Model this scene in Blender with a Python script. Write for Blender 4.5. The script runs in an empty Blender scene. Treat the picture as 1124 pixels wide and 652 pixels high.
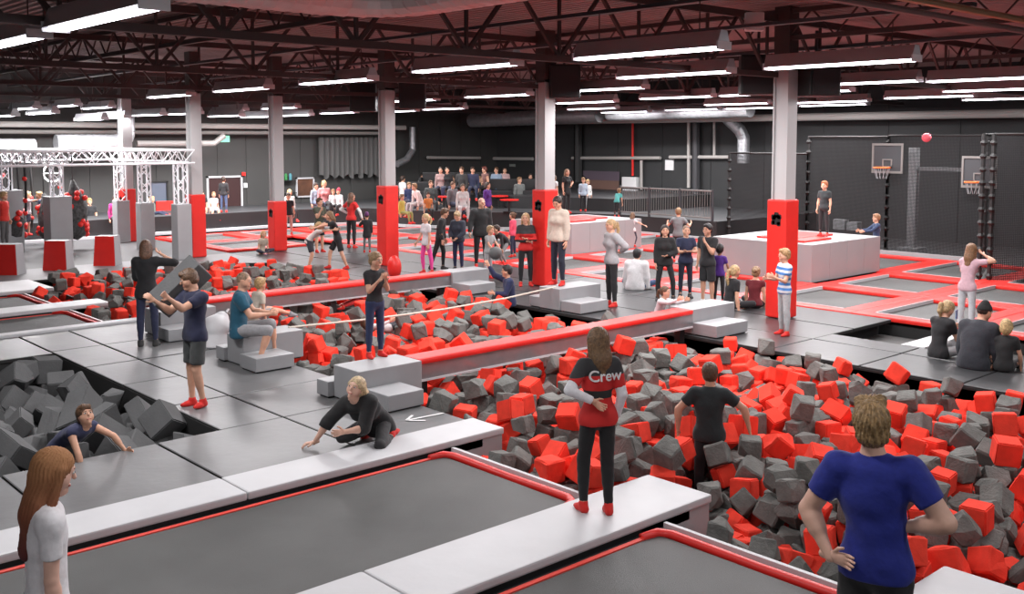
import bpy, bmesh, math, random
import numpy as np
from mathutils import Vector, Matrix, Quaternion, Euler
random.seed(3)
SC = bpy.context.scene
COL = SC.collection
# ------------------------------------------------------------------ camera
FP = 1119.; PIT = math.radians(4.5); CX = 562.; CY = 152 + FP*math.tan(PIT); CH = 3.2
YAW = math.radians(47.9)
DX, DY = math.cos(YAW), math.sin(YAW); RX, RY = math.sin(YAW), -math.cos(YAW)
def ray(px, py):
    a = (px-CX)/FP; b = -(py-CY)/FP
    h = math.cos(PIT)+b*math.sin(PIT); u = b*math.cos(PIT)-math.sin(PIT)
    return h*DX+a*RX, h*DY+a*RY, u
def at(px, py, z=0.):
    """place on the plane of height z seen at a pixel of the photograph"""
    x, y, u = ray(px, py); t = (z-CH)/u
    return x*t, y*t
def height_at(x, y, ytop):
    """height of a point above (x, y) that is seen at image row ytop"""
    d = x*DX+y*DY
    k = -(ytop-CY)/FP
    # u/f = k with f = d cos - zz sin, u = d sin + zz cos
    zz = (k*d*math.cos(PIT)-d*math.sin(PIT))/(math.cos(PIT)+k*math.sin(PIT))
    return zz+CH
cam = bpy.data.cameras.new('camera'); camo = bpy.data.objects.new('camera', cam); COL.objects.link(camo)
camo.location = (0, 0, CH); camo.rotation_euler = (math.pi/2-PIT, 0, YAW-math.pi/2)
cam.sensor_width = 36; cam.lens = FP/1124*36; cam.shift_y = -(326-CY)/1124; cam.clip_end = 200
cam.clip_start = .05
SC.camera = camo
SC.view_settings.view_transform = 'Standard'; SC.view_settings.look = 'None'
SC.view_settings.gamma = 1; SC.view_settings.use_curve_mapping = False
# ------------------------------------------------------------------ materials
MATS = {}
def mat(name, col=(.5, .5, .5), rough=.6, metal=0., emit=None, es=1., noise=0., nscale=20., bump=0., bscale=60., spec=.5, sheen=0.):
    if name in MATS: return MATS[name]
    m = bpy.data.materials.new(name); m.use_nodes = True; MATS[name] = m
    nt = m.node_tree; N = nt.nodes; L = nt.links; b = N['Principled BSDF']
    b.inputs['Base Color'].default_value = (*col, 1); b.inputs['Roughness'].default_value = rough
    b.inputs['Metallic'].default_value = metal; b.inputs['Specular IOR Level'].default_value = spec
    if sheen: b.inputs['Sheen Weight'].default_value = sheen
    if emit:
        b.inputs['Emission Color'].default_value = (*emit, 1); b.inputs['Emission Strength'].default_value = es
    if noise or bump:
        tc = N.new('ShaderNodeTexCoord')
    if noise:
        n = N.new('ShaderNodeTexNoise'); n.inputs['Scale'].default_value = nscale; n.inputs['Detail'].default_value = 4
        L.new(tc.outputs['Object'], n.inputs['Vector'])
        r = N.new('ShaderNodeMapRange'); r.inputs[1].default_value = .3; r.inputs[2].default_value = .7
        r.inputs[3].default_value = 1-noise; r.inputs[4].default_value = 1+noise
        L.new(n.outputs['Fac'], r.inputs[0])
        mx = N.new('ShaderNodeVectorMath'); mx.operation = 'SCALE'; mx.inputs[0].default_value = col
        L.new(r.outputs[0], mx.inputs['Scale']); L.new(mx.outputs[0], b.inputs['Base Color'])
    if bump:
        n2 = N.new('ShaderNodeTexNoise'); n2.inputs['Scale'].default_value = bscale; n2.inputs['Detail'].default_value = 3
        L.new(tc.outputs['Object'], n2.inputs['Vector'])
        bp = N.new('ShaderNodeBump'); bp.inputs['Strength'].default_value = bump; bp.inputs['Distance'].default_value = .02
        L.new(n2.outputs['Fac'], bp.inputs['Height']); L.new(bp.outputs[0], b.inputs['Normal'])
    return m
def cloth(col):
    return mat('cloth_%d_%d_%d' % tuple(int(c*999) for c in col), col, .85, bump=.35, bscale=14, noise=.08, nscale=30, sheen=.1)
def skin(col=(.62, .34, .23)):
    return mat('skin_%d_%d' % (int(col[0]*999), int(col[2]*999)), col, .5, noise=.05, nscale=25)
def ramp_z(name, stops, rough=.8, axis=2):
    """bands of colour along the part's own height"""
    if name in MATS: return MATS[name]
    m = mat(name, rough=rough, bump=.3, bscale=14); nt = m.node_tree; N = nt.nodes; L = nt.links
    tc = N.new('ShaderNodeTexCoord'); s = N.new('ShaderNodeSeparateXYZ'); L.new(tc.outputs['Object'], s.inputs[0])
    r = N.new('ShaderNodeMapRange'); lo, hi = stops[0][0], stops[-1][0]
    r.inputs[1].default_value = lo; r.inputs[2].default_value = hi
    cr = N.new('ShaderNodeValToRGB'); cr.color_ramp.interpolation = 'CONSTANT'
    el = cr.color_ramp.elements
    while len(el) < len(stops): el.new(.5)
    for e, (z, c) in zip(el, stops): e.position = (z-lo)/(hi-lo); e.color = (*c, 1)
    L.new(s.outputs[axis], r.inputs[0]); L.new(r.outputs[0], cr.inputs[0])
    L.new(cr.outputs[0], N['Principled BSDF'].inputs['Base Color'])
    return m
M_DECK = mat('deck_vinyl', (.15, .152, .155), .36, noise=.12, nscale=1.5, bump=.12, bscale=9)
M_DECKR = mat('deck_vinyl_smooth', (.045, .046, .048), .34, noise=.15, nscale=1.2, bump=.1, bscale=8)
M_GAP = mat('seam_black', (.012, .012, .012), .8)
M_WHITE = mat('pale_grey_vinyl', (.52, .525, .54), .45, noise=.03, nscale=3, bump=.2, bscale=5)
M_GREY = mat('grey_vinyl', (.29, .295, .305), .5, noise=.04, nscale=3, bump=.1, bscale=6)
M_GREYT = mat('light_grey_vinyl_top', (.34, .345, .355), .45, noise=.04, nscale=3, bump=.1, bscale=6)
M_RED = mat('red_vinyl', (.72, .022, .016), .42, noise=.05, nscale=4, bump=.1, bscale=6)
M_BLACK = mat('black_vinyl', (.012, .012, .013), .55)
M_BED = mat('trampoline_weave', (.062, .064, .062), .58, noise=.25, nscale=1.1, bump=.25, bscale=180)
M_REDT = mat('red_webbing', (.75, .06, .04), .6)
M_WALL = mat('wall_charcoal', (.03, .031, .032), .75, noise=.12, nscale=.6)
M_WALL2 = mat('wall_panel_grey', (.1, .1, .095), .75, noise=.08, nscale=.8)
M_COLM = mat('column_paint', (.42, .42, .42), .5)
M_STEEL = mat('galvanised_steel', (.42, .43, .45), .42, .65, noise=.15, nscale=6)
M_TRUSS = mat('truss_brown_paint', (.055, .038, .036), .6)
M_PIPE = mat('pipe_grey', (.2, .19, .18), .45)
M_PIPEW = mat('pipe_pale', (.42, .4, .38), .45)
M_LAMPB = mat('lamp_housing', (.5, .5, .52), .3, .7)
M_ALU = mat('aluminium_truss', (.9, .9, .93), .35, .1)
M_BLK = mat('black_plastic', (.01, .01, .01), .5)
M_DARKM = mat('dark_metal', (.06, .06, .065), .5, .3)
M_WHITEP = mat('white_plastic', (.75, .75, .75), .5)
# ------------------------------------------------------------------ mesh builder
class MB:
    def __init__(s): s.v = []; s.f = []; s.m = []
    def add(s, vs, fs, mi=0):
        n = len(s.v); s.v += [tuple(v) for v in vs]
        for f in fs: s.f.append(tuple(i+n for i in f)); s.m.append(mi)
        return s
    def box(s, x0, x1, y0, y1, z0, z1, mi=0, top=None):
        s.add([(x0, y0, z0), (x1, y0, z0), (x1, y1, z0), (x0, y1, z0), (x0, y0, z1), (x1, y0, z1), (x1, y1, z1), (x0, y1, z1)],
              [(0, 3, 2, 1), (0, 1, 5, 4), (1, 2, 6, 5), (2, 3, 7, 6), (3, 0, 4, 7)], mi)
        n = len(s.v)-4; s.f.append((n, n+1, n+2, n+3)); s.m.append(mi if top is None else top)
        return s
    def rbox(s, x0, x1, y0, y1, z0, z1, b=.02, mi=0, top=None, seg=2):
        bm = bmesh.new(); bmesh.ops.create_cube(bm, size=1)
        for v in bm.verts:
            v.co = Vector(((x0+x1)/2+v.co.x*(x1-x0), (y0+y1)/2+v.co.y*(y1-y0), (z0+z1)/2+v.co.z*(z1-z0)))
        bmesh.ops.bevel(bm, geom=bm.edges[:], offset=b, segments=seg, profile=.6, affect='EDGES')
        bm.verts.ensure_lookup_table(); bm.normal_update()
        n = len(s.v); s.v += [tuple(v.co) for v in bm.verts]
        for f in bm.faces:
            s.f.append(tuple(v.index+n for v in f.verts)); s.m.append(top if (top is not None and f.normal.z > .6) else mi)
        bm.free(); return s
    def prism(s, poly, z0, z1, mi=0, top=None):
        n = len(poly); vs = [(x, y, z0) for x, y in poly]+[(x, y, z1) for x, y in poly]
        fs = [(i, (i+1) % n, (i+1) % n+n, i+n) for i in range(n)]+[tuple(reversed(range(n)))]
        s.add(vs, fs, mi); k = len(s.v)-n; s.f.append(tuple(range(k, k+n))); s.m.append(mi if top is None else top)
        return s
    def tube(s, pts, r, n=8, mi=0, cap=True, flat=None):
        pts = [Vector(p) for p in pts]; rs = r if isinstance(r, (list, tuple)) else [r]*len(pts)
        vs = []; fs = []; u = None
        for i, p in enumerate(pts):
            d = (pts[min(i+1, len(pts)-1)]-pts[max(i-1, 0)]).normalized()
            if u is None:
                u = d.cross(Vector((0, 0, 1)) if abs(d.z) < .9 else Vector((1, 0, 0))).normalized()
            else: u = (u-d*u.dot(d)).normalized()
            w = d.cross(u)
            for k in range(n):
                a = 2*math.pi*k/n+(math.pi/4 if n == 4 else 0)
                vs.append(p+(u*math.cos(a)+w*math.sin(a))*rs[i])
        for i in range(len(pts)-1):
            for k in range(n): fs.append((i*n+k, i*n+(k+1) % n, (i+1)*n+(k+1) % n, (i+1)*n+k))
        if cap: fs += [tuple(reversed(range(n))), tuple(range((len(pts)-1)*n, len(pts)*n))]
        return s.add(vs, fs, mi)
    def ball(s, c, r, mi=0, n=12, sc=(1, 1, 1)):
        vs = []; fs = []; m = n//2
        for i in range(m+1):
            t = math.pi*i/m
            for k in range(n):
                a = 2*math.pi*k/n
                vs.append((c[0]+r*sc[0]*math.sin(t)*math.cos(a), c[1]+r*sc[1]*math.sin(t)*math.sin(a), c[2]+r*sc[2]*math.cos(t)))
        for i in range(m):
            for k in range(n): fs.append((i*n+k, (i+1)*n+k, (i+1)*n+(k+1) % n, i*n+(k+1) % n))
        return s.add(vs, fs, mi)
def link(name, mb, mats, parent=None, smooth=False, loc=None):
    me = bpy.data.meshes.new(name)
    if isinstance(mb, MB):
        me.from_pydata(mb.v, [], mb.f)
        if any(mb.m): me.polygons.foreach_set('material_index', mb.m)
    else:
        me.from_pydata(*mb)
    for m in (mats if isinstance(mats, (list, tuple)) else [mats]): me.materials.append(m)
    if smooth: me.polygons.foreach_set('use_smooth', [True]*len(me.polygons))
    me.update()
    o = bpy.data.objects.new(name, me); COL.objects.link(o)
    if parent: o.parent = parent
    if loc: o.location = loc
    return o
def tag(o, label=None, cat=None, group=None, kind=None):
    if label: o['label'] = label
    if cat: o['category'] = cat
    if group: o['group'] = group
    if kind: o['kind'] = kind
    return o
def thing(name, label, cat, loc=(0, 0, 0), rz=0., group=None):
    o = bpy.data.objects.new(name, None); COL.objects.link(o); o.empty_display_size = .1
    o.location = loc; o.rotation_euler = (0, 0, rz)
    return tag(o, label, cat, group)
def links(name, mbs, m, parent, **k):
    return [link(name, b_, m, parent, **k) for b_ in mbs]
def struct(name, mb, mats, **k):
    return tag(link(name, mb, mats, **k), kind='structure')
def copy_tree(o, parent=None):
    c = o.copy(); COL.objects.link(c); c.parent = parent
    for ch in o.children: copy_tree(ch, c)
    return c
# ------------------------------------------------------------------ body surfaces (distance fields turned into meshes)
def V3(*a): return np.array(a, dtype=float)
def nrm(v): v = np.asarray(v, float); return v/(np.linalg.norm(v)+1e-9)
class PR:
    """one soft capsule or ellipsoid of a field"""
    def __init__(s, a, b=None, ra=.05, rb=None, k=.02, flat=1., n=None, cuts=(), ell=None, sub=False):
        s.a = np.asarray(a, float); s.b = s.a if b is None else np.asarray(b, float)
        s.ra = ra; s.rb = ra if rb is None else rb; s.k = k; s.flat = flat
        s.n = None if n is None else nrm(n); s.cuts = cuts; s.ell = ell; s.sub = sub
    def box(s, m):
        r = (max(s.ell[1]) if s.ell else max(s.ra, s.rb))+m
        return np.minimum(s.a, s.b)-r, np.maximum(s.a, s.b)+r
    def dist(s, P):
        if s.ell:
            A, r = s.ell; q = (P-s.a)@np.array(A).T/np.array(r)
            d = (np.sqrt((q*q).sum(-1))-1)*min(r)
        else:
            b = s.b; Q = P
            if s.flat != 1.:
                Q = P+((P-s.a)@s.n)[..., None]*(s.flat-1)*s.n; b = s.b+((s.b-s.a)@s.n)*(s.flat-1)*s.n
            ba = b-s.a; L = ba@ba
            t = np.clip((Q-s.a)@ba/L, 0, 1) if L > 1e-10 else np.zeros(Q.shape[:-1])
            d = np.linalg.norm(Q-s.a-t[..., None]*ba, axis=-1)-(s.ra+(s.rb-s.ra)*t)
        for c, n in s.cuts: d = np.maximum(d, (P-np.asarray(c))@nrm(n))
        return d
def field(prims, cell, disp=None, post=()):
    m = max(max(p.k for p in prims), cell*2.5)
    lo = np.min([p.box(m)[0] for p in prims if not p.sub], axis=0); hi = np.max([p.box(m)[1] for p in prims if not p.sub], axis=0)
    n = np.ceil((hi-lo)/cell).astype(int)+2
    F = np.full(n, 1.0, dtype=np.float32)
    ax = [lo[i]+cell*np.arange(n[i]) for i in range(3)]
    for p in prims:
        a, b = p.box(m)
        i0 = np.clip(np.floor((a-lo)/cell).astype(int), 0, n); i1 = np.clip(np.ceil((b-lo)/cell).astype(int)+1, 0, n)
        if (i1 <= i0).any(): continue
        sl = tuple(slice(i0[i], i1[i]) for i in range(3))
        P = np.stack(np.meshgrid(*[ax[i][sl[i]] for i in range(3)], indexing='ij'), -1)
        d = p.dist(P)
        if disp is not None and not p.sub: d = d-disp(P)
        f = F[sl]
        if p.sub: F[sl] = np.maximum(f, -d)
        else:
            h = np.clip(.5+.5*(f-d)/p.k, 0, 1)
            F[sl] = f*(1-h)+d*h-p.k*h*(1-h)
    F[0] = F[-1] = 1; F[:, 0] = F[:, -1] = 1; F[:, :, 0] = F[:, :, -1] = 1
    return F, lo
def nets(F, lo, cell):
    S = F < 0; n = np.array(F.shape)-1
    cnt = np.zeros(n, np.int8); acc = np.zeros((*n, 3), np.float32)
    def sl(o): return tuple(slice(o[i], o[i]+n[i]) for i in range(3))
    cs = [(i, j, k) for i in (0, 1) for j in (0, 1) for k in (0, 1)]
    for c in cs:
        for axx in range(3):
            if c[axx]: continue
            e = list(c); e[axx] = 1; e = tuple(e)
            A = F[sl(c)]; B = F[sl(e)]; X = (A < 0) != (B < 0)
            if not X.any(): continue
            t = np.where(X, A/(A-B+1e-12), 0)
            cnt += X
            for i in range(3):
                acc[..., i] += np.where(X, c[i]+(t if i == axx else 0), 0)
    act = cnt > 0; idx = np.full(n, -1, np.int64); ids = np.argwhere(act); idx[act] = np.arange(len(ids))
    V = ids+acc[act]/cnt[act][:, None]; V = V*cell+lo
    Q = []
    for axx in range(3):
        o = [0, 0, 0]; e = [0, 0, 0]; e[axx] = 1
        u, w = (axx+1) % 3, (axx+2) % 3
        m = [F.shape[i]-1 for i in range(3)]
        s0 = [slice(1, m[i]) for i in range(3)]; s0[axx] = slice(0, m[axx]); s1 = list(s0); s1[axx] = slice(1, m[axx]+1)
        A = S[tuple(s0)]; B = S[tuple(s1)]; X = np.argwhere(A != B)
        if not len(X): continue
        sign = A[A != B]
        base = X.copy(); base[:, u] += 1; base[:, w] += 1
        def g(du, dw):
            q = base.copy(); q[:, u] -= du; q[:, w] -= dw; return idx[q[:, 0], q[:, 1], q[:, 2]]
        a, b, c, d = g(1, 1), g(0, 1), g(0, 0), g(1, 0)
        q = np.stack([a, b, c, d], 1); q[~sign] = q[~sign][:, ::-1]
        Q.append(q)
    return V, np.concatenate(Q)
def surf(prims, cell, disp=None):
    F, lo = field(prims, cell, disp); return nets(F, lo, cell)
def link_surf(name, pieces, mats, parent):
    """pieces: list of (verts, quads, material index) joined into one mesh"""
    vs = []; qs = []; mi = []; n = 0
    for V, Q, k in pieces:
        vs.append(V); qs.append(Q+n); mi.append(np.full(len(Q), k)); n += len(V)
    V = np.concatenate(vs); Q = np.concatenate(qs); K = np.concatenate(mi)
    me = bpy.data.meshes.new(name)
    me.vertices.add(len(V)); me.vertices.foreach_set('co', V.astype(np.float32).ravel())
    me.loops.add(len(Q)*4); me.loops.foreach_set('vertex_index', Q.astype(np.int32).ravel())
    me.polygons.add(len(Q)); me.polygons.foreach_set('loop_start', np.arange(len(Q), dtype=np.int32)*4)
    me.polygons.foreach_set('material_index', K.astype(np.int32)); me.polygons.foreach_set('use_smooth', np.ones(len(Q), bool))
    for m in mats: me.materials.append(m)
    me.update(); me.validate()
    o = bpy.data.objects.new(name, me); COL.objects.link(o); o.parent = parent
    return o
def rotx(a): a = math.radians(a); c, s = math.cos(a), math.sin(a); return np.array([[1, 0, 0], [0, c, -s], [0, s, c]])
def roty(a): a = math.radians(a); c, s = math.cos(a), math.sin(a); return np.array([[c, 0, s], [0, 1, 0], [-s, 0, c]])
def rotz(a): a = math.radians(a); c, s = math.cos(a), math.sin(a); return np.array([[c, -s, 0], [s, c, 0], [0, 0, 1]])
BLACKC = (.012, .012, .014); NAVY = (.012, .017, .045); REDC = (.62, .02, .02); WHITEC = (.75, .75, .77); GREYC = (.3, .3, .31)
BLOND = (.42, .27, .12); BROWN = (.09, .045, .022); DKB = (.03, .016, .01); LBROWN = (.2, .11, .05); GINGER = (.28, .1, .035)
def person(label, px, py, z=0., ytop=None, h=1.65, face=0., loc=None, sex='m', lean=0, side=0, pel=0, twist=0, head=(0, 0, 0),
           ra=None, la=None, rl=None, ll=None, rf=None, lf=None, pz=None, top=None, bot=None, feet=('sock', (.6, .02, .015)),
           hair=('short', BROWN), sk=(.62, .34, .23), rh=None, lh=None, group=None, curl=25, extra=None, lod=None, fat=1., armf=1., name='person'):
    x, y = at(px, py, z) if loc is None else loc
    if ytop is not None: h = height_at(x, y, ytop)-z
    h = max(.9, min(1.95, h))
    s = h/1.75; ks = s**.55                          # heads of children are larger for their height
    hd = ks
    d = math.hypot(x, y); ppm = FP/d
    cell = min(max(1.7/ppm, .0085), .022) if lod is None else lod
    hc_ = min(max(cell*.6, .005), .012); hnd = min(max(cell*.5, .0045), .0085); af = (1.12 if sex == 'm' and h > 1.5 else 1.)*fat*armf
    cdir = math.atan2(-y, -x)
    # facing: 0 towards the camera, 90 towards the right of the photograph
    cvec = (math.cos(cdir), math.sin(cdir)); rvec = (-cvec[1], cvec[0]); fa_ = math.radians(face)
    fx = math.cos(fa_)*cvec[0]+math.sin(fa_)*rvec[0]; fy = math.cos(fa_)*cvec[1]+math.sin(fa_)*rvec[1]
    root = thing(name, label, 'person', (x, y, z), math.atan2(fy, fx)-math.pi/2, group)
    fem = sex == 'f'; kid = h < 1.42
    tw = (1.0 if not kid else .93)*fat*(.93 if fem and not kid else 1)
    Rp = rotz(0)@rotx(-pel); Rc = rotz(twist)@roty(side)@rotx(-lean)
    up_p = Rp@V3(0, 0, 1); up_c = Rc@V3(0, 0, 1); fw_c = Rc@V3(0, 1, 0); rt_c = Rc@V3(1, 0, 0); rt_p = Rp@V3(1, 0, 0); fw_p = Rp@V3(0, 1, 0)
    hipw = .088*s; shw = (.155 if fem else .175)*s*(1 if not kid else .93)
    O = V3(0, 0, 0)
    waist = up_p*.11*s; chest = waist+up_c*.2*s; nb = waist+up_c*.40*s; 
    legs = {}
    for sd, spec, ft in ((1, rl, rf), (-1, ll, lf)):
        th, sh = spec if spec else ((.05, 0, -1), (0.02, -.03, -1))
        th = nrm([th[0]*sd, th[1], th[2]]); sh = nrm([sh[0]*sd, sh[1], sh[2]])
        hip = rt_p*hipw*sd-up_p*.02*s; kn = hip+th*.435*s; an = kn+sh*.41*s
        fd = nrm([.18*sd, 1, -.0]) if ft is None else nrm([ft[0]*sd, ft[1], ft[2]])
        legs[sd] = (hip, kn, an, fd)
    if pz is None:
        low = min(min((l[2]-V3(0, 0, .07*s))[2], (l[2]+l[3]*.14*s)[2]-.025*s, l[1][2]-.05*s) for l in legs.values()); P0 = V3(0, 0, -low)
    else: P0 = V3(0, 0, pz)
    O = O+P0; waist = waist+P0; chest = chest+P0; nb = nb+P0
    legs = {k: (a+P0, b+P0, c+P0, f) for k, (a, b, c, f) in legs.items()}
    arms = {}
    for sd, spec, hs in ((1, ra, rh), (-1, la, lh)):
        ua, fo = spec if spec else ((.16, -.02, -1), (.05, .18, -1))
        ua = nrm([ua[0]*sd, ua[1], ua[2]]); fo = nrm([fo[0]*sd, fo[1], fo[2]])
        shd = waist+up_c*.338*s+rt_c*shw*sd; el = shd+ua*.285*s; wr = el+fo*.245*s
        hdir, ht = hs if hs else (None, None)
        hdir = fo if hdir is None else nrm([hdir[0]*sd, hdir[1], hdir[2]])
        if ht is None:
            ht = V3(0, 1, 0)-hdir*hdir[1] if abs(hdir[1]) < .85 else V3(0, 0, 1)-hdir*hdir[2]
        else: ht = V3(ht[0]*sd, ht[1], ht[2])
        ht = nrm(ht-hdir*(ht@hdir)); arms[sd] = (shd, el, wr, hdir, ht)
    hy, hp, hr = head
    Rh = rotz(-hy)@roty(hr)@rotx(-hp)@(rotz(twist) if True else 1)
    hu = Rh@V3(0, 0, 1); hf = Rh@V3(0, 1, 0); hx = Rh@V3(1, 0, 0)
    neck_t = nb+(up_c*.6+hu*.4)*.06*s
    hc = neck_t+hu*.095*hd+hf*.018*hd+up_c*.0
    def torso(l=0., cuts=(), bust=True, k=.05):
        o = [PR(O-rt_p*.045*s-up_p*.01*s, O+rt_p*.045*s-up_p*.01*s, (.118 if fem else .112)*s*tw+l, None, k*s, 1.22, fw_p, cuts),
             PR(O+up_p*.03*s, waist+up_c*.03*s, (.128 if fem else .13)*s*tw+l, (.108 if fem else .122)*s*tw+l, k*s, 1.35, fw_p, cuts),
             PR(waist, chest, (.108 if fem else .12)*s*tw+l, (.128 if fem else .145)*s*tw+l, k*s, 1.35, fw_c, cuts),
             PR(chest-rt_c*.03*s, chest+rt_c*.03*s+up_c*.06*s, .13*s*tw+l, .12*s*tw+l, k*s, 1.3, fw_c, cuts),
             PR(waist+up_c*.338*s-rt_c*shw*.8, waist+up_c*.338*s+rt_c*shw*.8, .058*s+l, None, .06*s, 1., fw_c, cuts),
             PR(waist+up_c*.36*s, nb+up_c*.005*s, .08*s+l, .05*s+l, .06*s, 1.15, fw_c, cuts)]
        if fem and not kid and bust:
            for q in (-1, 1): o.append(PR(chest+rt_c*q*.065*s+fw_c*.07*s+up_c*.0*s, None, .058*s+l, None, .05*s, cuts=cuts))
        return o
    def leg(sd, l0=0., l1=0., t=2., k=.02, cut=True, wc=[]):
        hip, kn, an, fd = legs[sd]; out = []
        thd = nrm(kn-hip); shd_ = nrm(an-kn)
        if t <= 1:
            e = hip+(kn-hip)*t
            return [PR(hip, e+thd*.04, .083*s*tw+l0, (.083-.026*t)*s*tw+l1, .03*s, cuts=[(e, thd)]+wc)]
        out.append(PR(hip, kn, .083*s*tw+l0, .055*s+(l0+l1)/2, .03*s, cuts=wc))
        e = kn+(an-kn)*(t-1); back = nrm(np.cross(shd_, np.cross(thd+V3(0, .2, 0), shd_))+V3(0, -1, 0)*.5)
        out.append(PR(kn, e+shd_*.03, .052*s+(l0+l1)/2, (.052-.018*(t-1))*s+l1, k*s, cuts=[(e, shd_)] if cut else ()))
        if t > 1.5: out.append(PR(kn+shd_*.07*s+back*.015*s, kn+shd_*.19*s+back*.01*s, .05*s+l1*.7, .046*s+l1*.7, .03*s))
        return out
    def foot(sd, l=0., up=0.):
        hip, kn, an, fd = legs[sd]; sh = nrm(an-kn); nn = nrm(np.cross(np.cross(fd, V3(0, 0, 1) if abs(fd[2]) < .8 else V3(0, 1, 0)), fd))
        dn = -nn if (-nn)@sh > 0 else nn
        heel = an+dn*.04*s-fd*.03*s; toe = an+dn*.05*s+fd*.125*s
        o = [PR(heel, an+dn*.045*s+fd*.07*s, .033*s+l, .036*s+l, .02*s), PR(an+dn*.045*s+fd*.06*s, toe, .038*s+l, .026*s+l, .02*s, 1.3, nn),
             PR(an-sh*.01*s, heel+fd*.02*s, .034*s+l, .034*s+l, .02*s)]
        if up: o.append(PR(an-sh*up*s, an, .036*s+l, .036*s+l, .02*s, cuts=[(an-sh*up*s, -sh)]))
        return o
    def arm(sd, l0=0., l1=0., t=2., cut=True):
        shd, el, wr, hdir, ht = arms[sd]; ud = nrm(el-shd); fd = nrm(wr-el)
        if t <= 1:
            e = shd+(el-shd)*t
            return [PR(shd, e+ud*.02, .052*s*af+l0, (.052-.012*t)*s*af+l1, .035*s, cuts=[(e, ud)])]
        o = [PR(shd, el, .052*s*af+l0, .039*s*af+(l0+l1)/2, .035*s)]
        e = el+(wr-el)*(t-1)
        o.append(PR(el, e+fd*.015, .039*s*af+(l0+l1)/2, (.039-.014*(t-1))*s+l1, .012*s, cuts=[(e, fd)] if cut else ()))
        if l0 == 0: o.append(PR(el+fd*.05*s, el+fd*.1*s, .042*s*af, .037*s*af, .02*s))
        return o
    def hand(sd):
        shd, el, wr, hdir, ht = arms[sd]; q = .95*(.6*s+.4*ks)
        nn = nrm(np.cross(hdir, ht)); m = -nn*sd
        kb = wr+hdir*.088*q; o = [PR(wr-hdir*.03*q, wr+hdir*.02*q, .025*s, .027*q, .012, 1.25, nn), PR(wr+hdir*.03*q, kb-hdir*.01*q, .030*q, .038*q, .012, 2.3, nn)]
        rf_ = max(.0088*q, hnd*1.25)
        for off, L in ((.030, .070), (.0105, .079), (-.0095, .073), (-.0285, .057)):
            a = kb+ht*off*q-hdir*.004; c1 = math.radians(curl*.6); c2 = math.radians(curl*1.8)
            sp = nrm(hdir+ht*off*3.)
            b = a+(sp*math.cos(c1)+m*math.sin(c1))*L*.5*q; c = b+(sp*math.cos(c2)+m*math.sin(c2))*L*.5*q
            o += [PR(a, b, rf_*1.04, rf_, .003), PR(b, c, rf_, rf_*.85, .002)]
        a = wr+hdir*.028*q+ht*.024*q; b = a+(hdir*.62+ht*.72+m*.25)*.042*q; c = b+(hdir*.88+ht*.42+m*.25)*.034*q
        o += [PR(a, b, rf_*1.35, rf_*1.15, .008), PR(b, c, rf_*1.15, rf_*.95, .003)]
        return o
    HA = [hx, hf, hu]
    def E(c, r, l=0., **k): return PR(c, None, .1, k=k.pop('kk', .02)*hd, ell=(HA, tuple((q*hd+l) for q in r)), **k)
    H = lambda a, b, c: hc+hx*a*hd+hf*b*hd+hu*c*hd
    headp = [E(H(0, -.008, .028), (.076, .096, .094)), PR(H(0, .012, -.02), H(0, .05, -.092), .064*hd, .030*hd, .03*hd),
             PR(H(-.035, .035, -.025), H(.035, .035, -.025), .042*hd, None, .03*hd), PR(H(-.03, .068, .034), H(.03, .068, .034), .020*hd, None, .02*hd),
             PR(H(0, .09, .02), H(0, .106, -.012), .0085*hd, .013*hd, .008*hd), PR(H(-.014, .085, -.052), H(.014, .085, -.052), .0105*hd, None, .008*hd),
             PR(H(0, .075, -.085), None, .02*hd, None, .02*hd),
             PR(neck_t-hu*.04*s-hf*0, hc-hf*.02*hd-hu*.03*hd, .055*s, .052*hd, .03*hd, cuts=[(neck_t-hu*.045*s, -hu)])]
    for q in (-1, 1):
        headp.append(PR(H(.077*q, -.004, .016), H(.074*q, .002, -.018), .024*hd, .014*hd, .006*hd, 2.6, hx))
        headp.append(PR(H(.031*q, .102, .018), None, .017*hd, None, .01, sub=True))
    body = torso(0)
    for sd in (-1, 1):
        body += leg(sd, 0, 0, 2., cut=False)+foot(sd)+arm(sd, 0, 0, 2., cut=False)
    body += [PR(nb-up_c*.06*s, neck_t+hu*.03*s, .062*s, .052*s, .03*s)]
    if top and top.get('hoodup'): headp = headp
    pc = [(*surf(body, cell), 0), (*surf(headp, hc_), 0)]
    for sd in (-1, 1): pc.append((*surf(hand(sd), hnd), 0))
    # eyes, brows, lips
    hcol = hair[1]
    eb = [hf*0]
    for q in (-1, 1):
        if ppm > 60:
            V, Q = surf([E(H(.031*q, .084, .018), (.0135, .010, .0085))], max(.0025, hc_*.35)); pc.append((V, Q, 1))
        V, Q = surf([E(H(.031*q, .0905 if ppm > 60 else .09, .018), (.007 if ppm > 60 else .011, .006, .008))], max(.002, hc_*.3)); pc.append((V, Q, 2))
        V, Q = surf([PR(H(.016*q, .092, .038), H(.044*q, .083, .04), .005*hd, .004*hd, .002)], max(.002, hc_*.3)); pc.append((V, Q, 3))
    V, Q = surf([PR(H(-.02, .088, -.053), H(.02, .088, -.053), .007*hd, None, .002, cuts=())], max(.002, hc_*.3)); pc.append((V, Q, 4))
    link_surf('body', pc, [skin(sk), mat('eye_white', (.6, .58, .56), .3), mat('iris_dark', (.03, .02, .015), .2), hairmat(hcol), mat('lips', (.42, .12, .1), .5)], root)
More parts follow.
